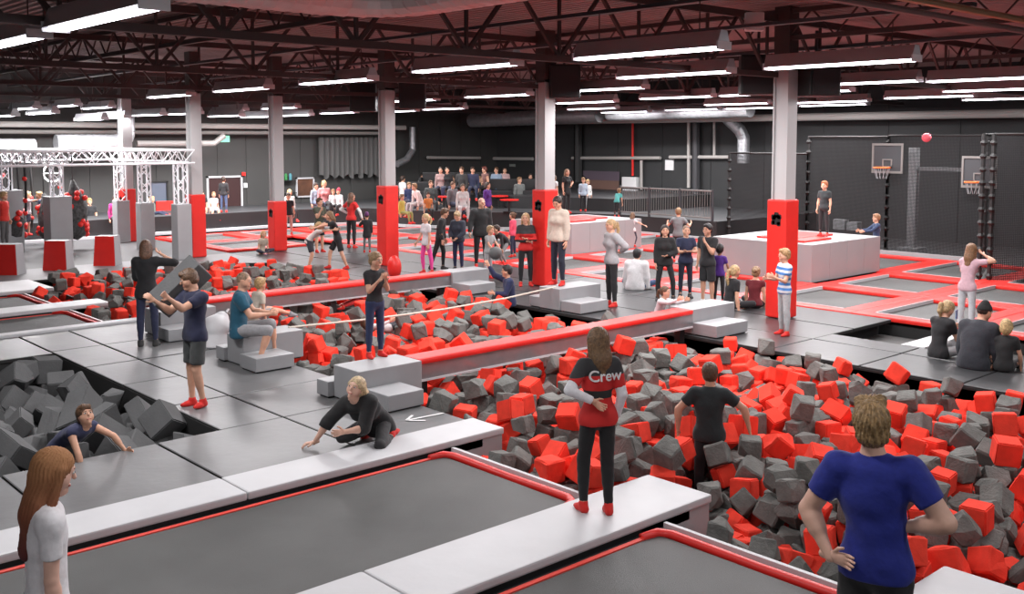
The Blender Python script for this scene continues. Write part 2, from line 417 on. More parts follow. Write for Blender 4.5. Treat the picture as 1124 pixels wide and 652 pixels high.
    # ---- clothes
    if top:
        l = top.get('loose', .012)*s; hem = top.get('hem', -.1)*s
        c = [(O+up_p*hem, -up_p)]+([(nb+up_c*top.get('neck', -.005)*s+fw_c*.04, up_c+fw_c*.25)] if not top.get('high') else [])
        tp = torso(l, c)
        if hem < -.03: tp.append(PR(O-rt_p*.052*s+up_p*(hem*.6), O+rt_p*.052*s+up_p*(hem*.6), (.128 if fem else .122)*s*tw+l, None, .04, 1.2, fw_p, c))
        t = top.get('sleeve', .6)
        for sd in (-1, 1):
            if t > 0: tp += arm(sd, l*1.1, top.get('sl', l*.9), t)
        if top.get('hood'): tp += [PR(nb-fw_c*.075*s-rt_c*.05*s, nb-fw_c*.075*s+rt_c*.05*s-up_c*.03*s, .045*s, None, .03)]
        amp = min(.003*s, .25*l)
        def wr(P):
            return amp*(np.sin(P[..., 2]*38+P[..., 0]*21+np.sin(P[..., 1]*30)*1.5)*np.sin(P[..., 0]*17-P[..., 2]*9+P[..., 1]*26))
        nm = top.get('name', 'shirt')
        m = top.get('mat') or cloth(top['col'])
        so = link_surf(nm, [(*surf(tp, cell, wr), 0)], [m], root)
        if top.get('lab'): so['label'] = top['lab']
        if top.get('under'):
            up = []
            for sd in (-1, 1): up += arm(sd, .009*s, .011*s, 1.97)
            up += [PR(waist+up_c*.3*s, nb+up_c*.0*s, .07*s, .066*s, .04)]
            link_surf('undershirt', [(*surf(up, cell), 0)], [cloth(top['under'])], root)
    if bot:
        l = bot.get('loose', .008)*s; t = bot.get('len', 2.)
        wv = bot.get('waist', .07)
        sit_ = (nrm(legs[1][1]-legs[1][0])@up_p) > -.72
        if top and 'waist' not in bot: wv = .03 if sit_ else min(wv, max(top.get('hem', -.1)+.035, -.1))
        wc = [(O+up_p*wv*s, up_p)]
        wl = [wc if (nrm(legs[sd][1]-legs[sd][0])@up_p) < -.72 else [] for sd in (1, -1)]
        bp = [PR(O-rt_p*.045*s-up_p*.01*s, O+rt_p*.045*s-up_p*.01*s, (.12 if fem else .114)*s*tw+l, None, .04*s, 1.22, fw_p, wc),
              PR(O-up_p*.02*s, O+up_p*.08*s, (.125 if fem else .127)*s*tw+l, (.122)*s*tw+l, .04*s, 1.3, fw_p, wc)]
        for sd in (-1, 1): bp += leg(sd, min(l, .013*s), bot.get('l1', l*.6)*(s if 'l1' in bot else 1), t, wc=wl[0 if sd == 1 else 1])
        amp2 = min(.0035*s, .3*l)
        def wr2(P): return amp2*np.sin(P[..., 2]*45+P[..., 0]*20)*np.sin(P[..., 0]*25+P[..., 2]*14+P[..., 1]*22)
        link_surf(bot.get('name', 'trousers'), [(*surf(bp, cell, wr2), 0)], [bot.get('mat') or cloth(bot['col'])], root)
    if feet:
        for sd in (-1, 1):
            link_surf(feet[0], [(*surf(foot(sd, .004 if feet[0] == 'sock' else .009, feet[2] if len(feet) > 2 else .035), max(cell*.7, .006)), 0)], [cloth(feet[1])], root)
    # ---- hair
    st = hair[0]; hl = hair[2] if len(hair) > 2 else .3
    facesub = [E(H(0, .085, -.045), (.066, .075, .112), sub=True)]
    def groove(P):
        q = P-hc; a = np.arctan2(q@hx, q@(-hf)+1e-6); e = np.arcsin(np.clip((q@hu)/(np.linalg.norm(q, axis=-1)+1e-6), -1, 1))
        return .0025*hd*(np.sin(a*34+np.sin(e*5)*2)+.6*np.sin(a*61+e*9))
    rough = groove if ppm > 55 else None
    hps = []
    shell = E(H(0, -.014, .034), (.088, .106, .1)); 
    if st in ('short', 'curly'):
        g = .012 if st == 'short' else .03
        hps = [E(H(0, -.014, .036+g*.3), (.084+g*.6, .100+g*.7, .094+g)), E(H(0, -.045, -.02), (.078, .07, .06)), PR(H(-.03, .07, .095), H(.03, .065, .1), .028*hd, None, .02)]+facesub
        if st == 'curly':
            def rough(P): return .009*hd*np.sin(P[..., 0]*110)*np.sin(P[..., 1]*105+1)*np.sin(P[..., 2]*120)
    elif st == 'tousled':
        hps = [E(H(0, -.014, .042), (.092, .11, .104)), E(H(0, -.05, -.03), (.08, .066, .062)), PR(H(-.04, .06, .115), H(.05, .05, .12), .035*hd, None, .02)]+facesub
        def rough(P):
            q = P-hc; a = np.arctan2(q@hx, q@(-hf)+1e-6); return .0038*hd*(np.sin(a*21+(q@hu)*45)+.8*np.sin(a*37-(q@hu)*60+np.sin(a*5)))
    elif st == 'buzz':
        hps = [E(H(0, -.012, .033), (.079, .099, .097))]+[E(H(0, .085, -.03), (.075, .085, .11), sub=True)]
        rough = None
    elif st in ('long', 'bob', 'pony', 'bun'):
        hps = [shell, E(H(0, -.045, -.025), (.08, .07, .07))]
        if st in ('long', 'bob'):
            L = hl
            bk = hc-hf*.062*hd-hu*.02; dn = nrm(-up_c*.85+V3(0, 0, -1)*.4-fw_c*(.28 if L > .35 else .17))
            hps += [PR(H(0, -.04, 0), bk+dn*L*.5, .086*hd, .088*hd, .03*hd, 1.35, hf), PR(bk+dn*L*.4, bk+dn*L, .088*hd, .058*hd, .03*hd, 1.9, fw_c)]
            for q in (-1, 1):
                hps.append(PR(H(.07*q, .012, .03), H(.082*q, -.002, 0)+dn*L*.62, .028*hd, .022*hd, .02*hd)); 
        if st == 'pony':
            a = H(0, -.105, .045); b = H(0, -.15, .02); c = b+V3(0, 0, -hl*.5)-hf*.02; e = c+V3(0, 0, -hl*.5)+hf*.03
            hps += [PR(a, b, .024*hd, .03*hd, .01), PR(b, c, .032*hd, .034*hd, .01), PR(c, e, .033*hd, .012, .01)]
        if st == 'bun': hps += [PR(H(0, -.115, .05), None, .045*hd, None, .01)]
        hps += facesub
    elif st in ('beanie', 'cap'):
        cut = [(H(0, 0, .028), -(hu-hf*.18))]
        link_surf('beanie', [(*surf([E(H(0, -.012, .034), (.09, .108, .108), cuts=cut), PR(H(0, -.03, .12), None, .05*hd, None, .04)], hc_), 0)], [cloth(hair[3] if len(hair) > 3 else BLACKC)], root)
        hps = [E(H(0, -.014, .02), (.082, .1, .085))]+facesub
    if hps: link_surf('hair', [(*surf(hps, hc_, rough), 0)], [hair[3] if (len(hair) > 3 and st == 'long') else hairmat(hcol)], root)
    if extra: extra(root, dict(s=s, O=O, waist=waist, chest=chest, nb=nb, up=up_c, fw=fw_c, rt=rt_c, arms=arms, legs=legs, hc=hc, H=H, cell=cell, surf=surf))
    return root
def hairmat(col):
    return mat('hair_%d_%d_%d' % tuple(int(c*999) for c in col), col, .5, noise=.45, nscale=45, bump=.4, bscale=80)
# ------------------------------------------------------------------ the hall
def onX(px, py, X):
    x, y, u = ray(px, py); t = X/x; return y*t, CH+u*t
def onY(px, py, Y):
    x, y, u = ray(px, py); t = Y/y; return x*t, CH+u*t
XW, YW = 32., 36.5
b = MB().box(-6, XW+.3, -3, YW+.3, -1.3, -1.1); struct('floor', b, M_GAP)
ZR = 5.55
b = MB()
# ribbed roof deck, ribs running along Y
n = 190
pr_ = []
for i in range(n):
    x = -6+i*.2
    pr_ += [(x, ZR), (x+.08, ZR), (x+.1, ZR-.05), (x+.18, ZR-.05)]
vs = [(x, -3, z) for x, z in pr_]+[(x, YW, z) for x, z in pr_]
k = len(pr_)
b.add(vs, [(i, i+1, i+1+k, i+k) for i in range(k-1)])
b.box(-6, XW+.3, -3, YW+.3, ZR+.02, ZR+.2)
struct('ceiling', b, mat('roof_deck', (.3, .235, .228), .6, noise=.12, nscale=.7))
b = MB().box(XW, XW+.3, -3, YW+.3, -1.1, ZR+.2)
for y in np.arange(0, 36, 2.4): b.box(XW-.02, XW, y, y+2.36, -1, 5.4)
struct('wall_right', b, M_WALL)
b = MB().box(-6, XW, YW, YW+.3, -1.1, ZR+.2)
for x in np.arange(-5, 32, 1.2): b.box(x, x+1.17, YW-.02, YW, -1, 5.4)
struct('wall_left', b, [mat('wall_left_grey', (.05, .05, .048), .75, noise=.1, nscale=.6)])
# --- deck mats
def panels(b, xs, ys, z=0., g=.012, top=1):
    for x0, x1 in zip(xs[:-1], xs[1:]):
        for y0, y1 in zip(ys[:-1], ys[1:]):
            dz = random.uniform(-.004, .004)
            b.rbox(x0+g, x1-g, y0+g, y1-g, z-.06, z+dz, .008, 0, top, 1)
b = MB()
b.box(5., 7.28, 8.74, 17.5, -1.1, -.03); b.box(-5, 5, 8.74, 10.33, -1.1, -.03); b.box(-5, 5, 15.78, 17.5, -1.1, -.03)
for ys_, x0, x1 in (((10.33, 11.68, 13.1, 14.47, 15.88), 5., 5.78), ((8.74, 10.33), 4.28, 5.78), ((8.74, 10.33), 2.75, 4.28), ((8.74, 10.33), 1.2, 2.75), ((8.74, 10.33), -.3, 1.2),
                    ((10.33, 11.64, 14.45, 15.88), 5.78, 7.28), ((8.74, 10.33), 5.78, 7.28)):
    panels(b, (x0, x1), ys_)
panels(b, (-1, .6, 2.1, 3.6, 5.0, 5.78, 7.28), (15.88, 17.5)); 
b.rbox(-3, 4.99, 15.76, 15.9, -.06, 0, .008, 0, 1, 1)
struct('floor', b, [M_GAP, M_DECK])
b = MB()
b.box(13.15, 17.0, 9.0, 26.4, -1.1, -.03); b.box(13.15, 15., -3, 9.0, -1.1, -.03)
panels(b, (13.15, 14.4, 15.7, 17.), (8.75, 11.3, 13.8, 16.3, 18.8, 21.3, 23.8, 26.4)); panels(b, (13.15, 14.4, 15.0), (-1.5, 0, 1.4, 2.85, 4.3, 5.8, 7.25, 8.75))
struct('floor', b, [M_GAP, M_DECKR])
b = MB(); b.box(-5, 13.15, 24.2, 26.4, -1.1, -.03); panels(b, (-4, -1.5, 1, 3.4, 5.8, 8.2, 10.6, 13.15), (24.2, 26.4))
b.prism([(12.0, 24.3), (12.9, 23.6), (12.75, 19.), (13.16, 18.5), (13.16, 24.3)], -1.1, 0, 0, 1)
struct('floor', b, [M_GAP, mat('deck_vinyl_far', (.15, .15, .155), .5, noise=.05, nscale=1)])
# direction arrow painted on the mat beside the crew member's walkway
b = MB(); A0 = at(446, 462); A1 = at(487, 454)
dv = Vector((A1[0]-A0[0], A1[1]-A0[1])).normalized(); nv = Vector((-dv.y, dv.x))
def seg(p, q, w):
    p = Vector(p); q = Vector(q); t = (q-p).normalized(); nn = Vector((-t.y, t.x))*w/2
    b.add([(*(p-nn), .008), (*(q-nn), .008), (*(q+nn), .008), (*(p+nn), .008)], [(0, 1, 2, 3)])
Ls = (Vector(A1)-Vector(A0)).length
seg(Vector(A0), Vector(A1), .035); seg(Vector(A0), Vector(A0)+dv*.17+nv*.14, .035); seg(Vector(A0), Vector(A0)+dv*.17-nv*.14, .035)
struct('trim_1', b, M_WHITEP)
# --- pads of the long trampoline lanes
def edge_pad(x0, x1, y0, y1, label, tip=0, group=None, flip=False):
    t = thing('edge_pad', label, 'pad', ((x0+x1)/2, (y0+y1)/2, 0), 0, group)
    cx, cy = (x0+x1)/2, (y0+y1)/2
    bb = MB().rbox(x0+.006-cx, x1-.006-cx, y0-cy, y1-cy, -.035, .04, .018)
    link('cushion', bb, M_WHITE, t, loc=None)
    s = MB(); s.box(x0-cx, x1-(.3 if tip else 0)-cx, y0+.02-cy, y1-.02-cy, -.6 if not tip else -.12, -.035)
    if tip:
        pts = [(-.95, -.038), (-.02, -.038), (-.02, -.62), (-.2, -.6), (-.42, -.5), (-.6, -.34), (-.78, -.23)]
        vs = [(x1-cx+u, y0+.02-cy, w) for u, w in pts]+[(x1-cx+u, y1-.02-cy, w) for u, w in pts]; m = len(pts)
        e = MB().add(vs, [tuple(range(m)), tuple(reversed(range(m, 2*m)))]+[(i+m, (i+1) % m+m, (i+1) % m, i) for i in range(m)])
        link('end_panel', e, M_GREYT, t)
    link('side_skirt', s, M_BLACK, t)
    return t
edge_pad(4.22, 7.3, 8.2, 8.74, 'pale padded strip in front of the kneeling woman, its end reaching the foam', 1)
edge_pad(1.2, 4.22, 8.2, 8.74, 'pale padded strip behind the ginger girl, left of the kneeling woman')
edge_pad(-3, 1.2, 8.2, 8.74, 'pale padded strip at the left picture edge beside the ginger girl')
edge_pad(4.05, 7.27, 5.38, 6.12, 'white padded walkway piece the crew girl stands on, jutting into the foam', 1)
edge_pad(-1, 4.05, 5.38, 6.12, 'white padded walkway piece cut by the bottom picture edge')
edge_pad(4.1, 7.32, 2.6, 3.3, 'white padded corner in front of the man in the blue T-shirt', 1)
edge_pad(-2, 7.3, 17.5, 17.75, 'thin pale padded edge along the far side of the grey deck')
edge_pad(4.4, 7.35, 19.75, 20.4, 'pale padded tip left of the woman in black, nearer of the two far lane ends', 1)
edge_pad(0, 4.4, 19.75, 20.4, 'pale padded strip at the far left between two trampoline lanes')
edge_pad(3.0, 7.2, 22.5, 24.19, 'wide pale padded end farthest left above the red and grey foam', 1)
def lane(x0, x1, y0, y1, label):
    cx, cy = x1, (y0+y1)/2; t = thing('trampoline', label, 'trampoline', (cx, cy, -.06))
    hw = (y1-y0)/2; g = .07
    bb = MB(); nx, ny = 40, 12; L = x1-x0
    vs = []; fs = []
    for i in range(nx+1):
        for j in range(ny+1):
            u = i/nx; v = j/ny*2-1; z = -.05*(1-v*v)*min(1, (1-u)*8)*min(1, u*8)
            vs.append((-L+u*L, v*(hw-g-.03), z))
    for i in range(nx):
        for j in range(ny): a = i*(ny+1)+j; fs.append((a, a+ny+1, a+ny+2, a+1))
    bb.add(vs, fs); link('bed', bb, M_BED, t, smooth=True)
    links('webbing', [MB().box(-L, 0, q*(hw-g)-.022, q*(hw-g)+.022, -.008, .008) for q in (-1, 1)], M_REDT, t)
    links('frame_bar', [MB().box(-L, .25, q*(hw-.03)-.025, q*(hw-.03)+.025, -.05, -.004) for q in (-1, 1)]+[MB().box(0, .15, -hw, hw, -.9, -.03)], M_BLACK, t)
    bb = MB().tube([(-.16, -hw+.06, -.0), (.0, -hw+.09, .012), (.06, -hw+.2, .01), (.08, 0, -.01), (.06, hw-.2, .01), (0, hw-.09, .012), (-.16, hw-.06, .0)], .042, 10)
    link('end_roll', bb, M_RED, t, smooth=True)
    bb = MB().box(.15, .19, -hw+.03, hw-.03, -.1, .045); link('end_edge', bb, M_WHITE, t)
    return t
lane(-2.5, 6.36, 6.14, 8.18, 'long grey trampoline bed with red edge in front of the kneeling woman')
lane(-2.5, 6.38, 3.32, 5.36, 'long grey trampoline bed between the crew girl and the man in blue')
lane(-2, 6.4, 17.77, 19.73, 'far trampoline lane just beyond the grey deck at left')
lane(-2, 6.4, 20.42, 22.48, 'far trampoline lane behind the nearer pale pad tip at left')
# --- step boxes
def steps(label, main, near=None, far=None, hm=.42, hs=.21):
    cx, cy = (main[0]+main[1])/2, (main[2]+main[3])/2
    t = thing('step_box', label, 'step box', (cx, cy, 0))
    def one(n, r, hh):
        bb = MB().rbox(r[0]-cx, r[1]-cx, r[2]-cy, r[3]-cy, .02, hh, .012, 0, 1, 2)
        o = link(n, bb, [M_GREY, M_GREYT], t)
        f = MB().box(r[0]+.03-cx, r[1]-.03-cx, r[2]+.03-cy, r[3]-.03-cy, 0, .02); link('shade_plinth', f, M_BLACK, o)  # inset base, its black stands in for the recess shadow under each block
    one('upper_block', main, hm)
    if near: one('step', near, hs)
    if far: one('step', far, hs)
    return t
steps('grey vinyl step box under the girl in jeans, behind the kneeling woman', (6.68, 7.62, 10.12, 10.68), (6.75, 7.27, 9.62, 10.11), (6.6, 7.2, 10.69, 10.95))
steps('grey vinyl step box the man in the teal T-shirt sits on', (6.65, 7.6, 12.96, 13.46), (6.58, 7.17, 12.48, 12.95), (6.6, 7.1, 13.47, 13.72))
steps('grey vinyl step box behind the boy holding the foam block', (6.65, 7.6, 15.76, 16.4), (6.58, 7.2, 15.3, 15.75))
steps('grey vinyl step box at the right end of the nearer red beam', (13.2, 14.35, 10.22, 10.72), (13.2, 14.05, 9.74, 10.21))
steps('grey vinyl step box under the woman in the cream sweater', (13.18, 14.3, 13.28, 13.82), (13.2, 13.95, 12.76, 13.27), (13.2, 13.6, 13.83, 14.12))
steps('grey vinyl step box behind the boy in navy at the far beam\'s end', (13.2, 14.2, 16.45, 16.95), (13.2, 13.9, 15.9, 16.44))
def beam(x0, x1, y0, y1, label):
    cx, cy = (x0+x1)/2, (y0+y1)/2; t = thing('padded_beam', label, 'balance beam', (cx, cy, 0)); L = (x1-x0)/2; w = (y1-y0)/2
    link('beam_body', MB().box(-L, L, -w+.02, w-.02, .15, .37), mat('beam_side', (.28, .27, .28), .28, .5, noise=.1, nscale=5), t)
    link('red_top', MB().rbox(-L, L, -w-.01, w+.01, .345, .425, .03), M_RED, t)
    link('edge_strip', MB().box(-L, L, -w, w, .125, .15), M_WHITE, t)
    links('post', [MB().box(q*(L-.15)-.06, q*(L-.15)+.06, -.06, .06, -1.1, .125) for q in (-1, 0, 1)], M_BLACK, t)
beam(7.63, 13.19, 10.2, 10.52, 'red topped beam across the foam, the nearer one')
beam(7.61, 13.19, 16.5, 16.82, 'red topped beam across the foam, the farther one')
t = tag(link('rope', MB().tube([(7.5, 13.2, .43), (9, 13.25, .37), (10.5, 13.3, .35), (12, 13.4, .37), (13.3, 13.5, .43)], .016, 6), mat('rope_pale', (.6, .56, .48), .8)), 'thin pale rope strung over the foam between two step boxes', 'rope')
# --- dark structure between pits (walls of pits)
b = MB(); b.box(7.25, 7.28, 8.74, 24.2, -1.1, -.06); b.box(13.15, 13.18, -3, 24.2, -1.1, -.06); b.box(7.25, 13.15, 24.2, 24.23, -1.1, -.06)
struct('wall_far', b, M_BLACK)
# --- trampoline court on the right and behind
M_REDP = mat('red_pad_satin', (.72, .025, .018), .38, noise=.06, nscale=3)
def court_trampoline(x0, x1, y0, y1, label, group=None, z=0., white=False):
    cx, cy = (x0+x1)/2, (y0+y1)/2; t = thing('trampoline', label, 'trampoline', (cx, cy, z), 0, group); a, c = (x1-x0)/2, (y1-y0)/2; w = .32
    link('bed', MB().box(-a+w-.03, a-w+.03, -c+w-.03, c-w+.03, -.1, -.06), M_BED, t)
    for sx in (-1, 1): link('safety_pad', MB().rbox(*sorted((sx*a, sx*(a-w))), -c, c, -.06, .015, .02), M_WHITE if white and sx < 0 else M_REDP, t)
    for sy in (-1, 1): link('safety_pad', MB().rbox(-a+w, a-w, *sorted((sy*c, sy*(c-w))), -.06, .012, .02), M_WHITE if white and sy < 0 else M_REDP, t)
    q = w+.022
    links('pad_edge', [MB().box(-a+w, -a+q, -c+w, c-w, -.05, .02), MB().box(-a+w, a-w, c-q, c-w, -.05, .02)], M_WHITE, t)
XG = [17.05, 19.95, 22.85, 26.4]; YG = [-.1, 2.4, 4.9, 7.5, 9.6, 12.05, 14.6, 17.1, 19.6, 22.1, 24.6, 27.1, 29.6]
for i in range(3):
    for j in range(len(YG)-1):
        x0, x1, y0, y1 = XG[i], XG[i+1], YG[j], YG[j+1]
        if i == 1 and j in (5, 8): continue                       # the two padded towers stand here
        if i == 2 and j > 10: continue
        px_, py_ = 0, 0
        if j <= 4:
            lab = 'court trampoline with red pads, %s row from the deck, %s' % (('first', 'second', 'third')[i], ('farthest right', 'fourth from the platform', 'third from the platform', 'second from the platform', 'beside the platform')[j])
            court_trampoline(x0, x1, y0, y1, lab)
        else:
            court_trampoline(x0, x1, y0, y1, 'black trampoline with red safety pads in the court behind the standing people', 'court trampolines')
for i in range(3):
    court_trampoline(13.4+i*2.6, 16+i*2.6, 29.62, 32.2, 'black trampoline with red safety pads in front of the low black ledge at left', 'trampolines by the left ledge')
    if i: continue
    court_trampoline(13.4+i*2.6, 16+i*2.6, 27, 29.5, 'black trampoline with red safety pads in front of the low black ledge at left', 'trampolines by the left ledge')
# sunken bed beside the deck corner, with its white rim
t = thing('trampoline', 'sunken grey trampoline bed in the notch of the deck left of the seated trio', 'trampoline', (16, 8.2, -.3))
link('bed', MB().box(-1, 1.04, -.7, .78, -.04, 0), M_BED, t); link('rim', MB().box(-.98, 1.0, -.72, -.62, 0, .3), M_WHITE, t)
t = thing('trampoline', 'sunken grey trampoline bed the three seated people face', 'trampoline', (16, 4.9, -.3))
link('bed', MB().box(-1, 1.04, -3.5, 2.3, -.04, 0), M_BED, t); link('rim', MB().rbox(-.98, 1.02, 2.3, 2.62, 0, .31, .01), M_WHITE, t)
b = MB().box(15, 17.05, -3, 9, -1.1, -.36).box(17.05, 26.6, -3, 32.3, -1.1, -.12).box(13.2, 17.05, 26.4, 33, -1.1, -.12).box(5, 13.2, 26.4, 36, -1.1, -.005, 0, 1).box(26.4, 32, -3, 19.4, -1.1, -.1, 0, 1)
struct('floor', b, [M_GAP, mat('floor_far_grey', (.06, .06, .062), .55)])
# padded towers
def tower(x0, x1, y0, y1, h, label):
    cx, cy = (x0+x1)/2, (y0+y1)/2; t = thing('padded_platform', label, 'platform', (cx, cy, 0)); a, c = (x1-x0)/2, (y1-y0)/2
    bb = MB()
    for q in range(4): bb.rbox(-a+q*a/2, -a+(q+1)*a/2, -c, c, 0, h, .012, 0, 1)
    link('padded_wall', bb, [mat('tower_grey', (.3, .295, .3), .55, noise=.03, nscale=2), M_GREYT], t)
    link('top_pad', MB().rbox(-a+.5, a-.7, -.5, .45, h+.002, h+.05, .02), M_REDP, t)
    link('top_pad', MB().rbox(-a+.25, -.1, -c+.35, -.55, h+.002, h+.05, .02), M_REDP, t)
tower(19.97, 23.0, 12.2, 14.9, .85, 'large grey padded platform behind the striped boy\'s red column')
tower(19.97, 22.9, 19.65, 22.05, .85, 'grey padded platform behind the woman in the cream sweater')
# --- raised black ledge along the back
STG = [(2, 33.2), (19, 33.2), (21.6, 32.), (22., 30.1), (23.5, 27.2), (25.4, 25.6), (26.2, 23.5), (26.2, 19.4), (XW, 19.4), (XW, YW), (2, YW)]
b = MB().prism(STG, -1.1, .59, 0, 1); struct('floor', b, [M_BLACK, mat('ledge_top', (.05, .052, .055), .5)])
b = MB()
for p, q in zip(STG[:7], STG[1:8]): b.tube([(p[0]-.05, p[1]-.08, .03), (q[0]-.05, q[1]-.08, .03)], .07, 4)
struct('trim_2', b, M_WHITE)
b = MB().prism([(27.2, 24.), (26.2, 27), (25, 30), (24.4, 34), (27, YW), (XW, YW), (XW, 24)], .59, 1.05, 0, 1); struct('floor', b, [M_BLACK, mat('ledge_top2', (.03, .03, .032), .5)])
# --- columns
def column(px, py, hp, label, loc=None):
    x, y = at(px, py) if loc is None else loc
    t = thing('support_column', label, 'column', (x, y, 0))
    w = .15; bb = MB()
    bb.box(-w, w, -w, -w+.03, 0, 4.45); bb.box(-w, w, w-.03, w, 0, 4.45); bb.box(-.1, .1, -w+.02, w-.02, 0, 4.45); link('shaft', bb, M_COLM, t)
    bb = MB().box(-.17, .17, -.17, .17, 4.45, 4.6).box(-w, w, -w, w, 4.4, 5.5); link('head_plate', bb, M_TRUSS, t)
    if hp: 
        link('red_pad', MB().rbox(-.2, .2, -.2, .2, .01, hp, .03), M_RED, t)
        e = MB(); z = hp-.36
        for u, v, r in ((0, 0, .09), (.06, .05, .05), (-.06, .06, .045), (.0, .09, .05), (.07, -.05, .04), (-.05, -.07, .04)):
            vs = [(u+r*math.cos(q*math.pi/4)*(1+.25*(q % 2)), -.203, z+v+r*math.sin(q*math.pi/4)*(1+.25*(q % 2))) for q in range(8)]
            e.add(vs, [tuple(range(8))])
        e2 = MB().add([(-.203, -y_, z_) if False else (-.204, y_, z_) for y_, z_ in [(v[0], v[2]) for v in e.v]], [tuple(reversed(f)) for f in e.f])
        link('emblem', e2, M_BLK, t)
column(857, 348, 2.12, 'grey steel column with red pad behind the boy in the striped shirt')
column(598, 313, 2.1, 'grey steel column with red pad beside the woman in the cream sweater')
column(426, 291, 2.02, 'grey steel column with red pad behind the girl in jeans')
column(305, 275, 1.43, 'grey steel column with short red pad near the playing children')
column(216, 282, 1.7, 'grey steel column with red pad beside the aluminium gantry\'s right end')
column(141, 265, 1.64, 'grey steel column with red pad behind the gantry, farthest left')
# --- roof trusses along X
def roof_truss(Y, x0, x1, label, zb=4.32, zt=5.3, step=1.5):
    t = thing('roof_truss', label, 'truss', (x0, Y, zb)); L = x1-x0; h = zt-zb
    bb = MB(); bb.box(0, L, -.05, .05, -.045, .045); link('bottom_chord', bb, M_TRUSS, t)
    bb = MB(); bb.box(0, L, -.05, .05, h-.06, h+.06); link('top_chord', bb, M_TRUSS, t)
    bb = MB(); n = int(L/step)
    for i in range(n):
        a = i*step; m = a+step/2
        bb.tube([(a, 0, h), (m, 0, 0)], .035, 4); bb.tube([(m, 0, 0), (a+step, 0, h)], .035, 4); bb.tube([(m, 0, 0), (m, 0, h)], .03, 4)
    link('web', bb, M_TRUSS, t)
for Y, w in ((10.35, 'over the nearer red beam'), (16.1, 'over the farther red beam'), (21.8, 'over the column behind the girl in jeans'), (27.5, 'over the deck before the back ledge'), (33, 'along the back ledge')):
    roof_truss(Y, 2.6 if Y > 5 else 4.2, 31.5, 'brown steel roof truss '+w, step=1.7)
def roof_joist(x, y0, y1, label):
    bb = MB(); 
    for z in (4.95, 5.42): bb.box(-.04, .04, 0, y1-y0, z-.04, z+.04)
    n = int((y1-y0)/.9)
    for i in range(n): bb.tube([(0, i*.9, 5.42), (0, i*.9+.45, 4.95), (0, i*.9+.9, 5.42)], .02, 4)
    tag(link('roof_joist', bb, M_TRUSS, loc=(x, y0, 0)), label, 'joist')
for i, x in enumerate((8.2, 15.7, 22.5)):
    roof_joist(x, 2.5, 36, 'dark lattice joist under the roof %s' % ('over the stepped boxes', 'over the row of red padded columns', 'over the padded platforms')[i])
# --- lamps
LP = [(110, 20), (6, 47), (710, 58), (510, 74), (370, 89), (266, 98), (187, 105), (71, 116), (107.6, 118), (27, 119), (46.6, 124), (3.6, 127), (100, 131), (124, 129), (163, 126), (203, 124.6), (252, 121), (248, 127), (284, 128), (308, 118.3), (323, 126.4), (372, 123.7), (451, 110.2), (438, 122), (488, 119.2), (546.6, 104.8), (663, 97.7), (643.5, 112), (650.7, 119), (686.5, 122.8), (739, 81.5), (742.8, 106.6), (809, 113.8), (829, 118.3), (836, 103), (760, 120), (920, 70), (944.7, 90.7), (884, 100.6), (913, 111.5), (915, 115), (1020, 106), (1090, 86), (1095, 98), (1106, 108)]
proto = None
names = {}
def lamp_light(x, y, z, L, e):
    ld = bpy.data.lights.new('tube_light', 'AREA'); ld.shape = 'RECTANGLE'; ld.size = .16; ld.size_y = L; ld.energy = e; ld.color = (1, .97, .98)
    return ld
LDATA = None
def make_lamp():
    t = thing('ceiling_lamp', 'x', 'lamp'); L = 1.15
    bb = MB()
    bb.add([(-.13, -L, .0), (.13, -L, 0), (.06, -L, .19), (-.06, -L, .19), (-.13, L, 0), (.13, L, 0), (.06, L, .19), (-.06, L, .19)], [(0, 3, 2, 1), (4, 5, 6, 7), (0, 4, 7, 3), (1, 2, 6, 5), (3, 7, 6, 2), (0, 1, 5, 4)])
    link('reflector', bb, M_LAMPB, t)
    links('tube', [MB().tube([(q, -L+.04, -.015), (q, L-.04, -.015)], .017, 8) for q in (-.06, .06)], mat('tube_glow', (1, 1, 1), emit=(.93, .92, 1.), es=9), t)
    links('end_cap', [MB().box(-.13, .13, q*L-.012, q*L+.012, -.035, .06) for q in (-1, 1)], mat('lamp_cap', (.7, .7, .72), .3), t)
    links('hanger', [MB().tube([(0, q, .19), (0, q, .55)], .008, 4) for q in (-.8, .8)], M_TRUSS, t)
    return t
ORD = ['nearest', 'second', 'third', 'fourth', 'fifth', 'sixth', 'seventh', 'eighth', 'ninth', 'tenth', 'eleventh']
rows = {}
for px, py in LP:
    x, y = at(px, py, 4.25); z = 4.25
    f = min(1, 28.8/x, 32.3/y)
    if f < 1: x, y, z = x*f, y*f, CH+(z-CH)*f
    rows.setdefault(min(range(9), key=lambda i: abs([3.4, 10, 13.2, 16.8, 20.6, 23, 25.8, 28, 30.3][i]-x)), []).append((x, y, z, px))
rown = ['row at the left', 'second row from the left', 'third row from the left', 'fourth row from the left', 'fifth row from the left', 'sixth row from the left', 'seventh row from the left', 'eighth row from the left', 'row along the right wall']
lightdata = None
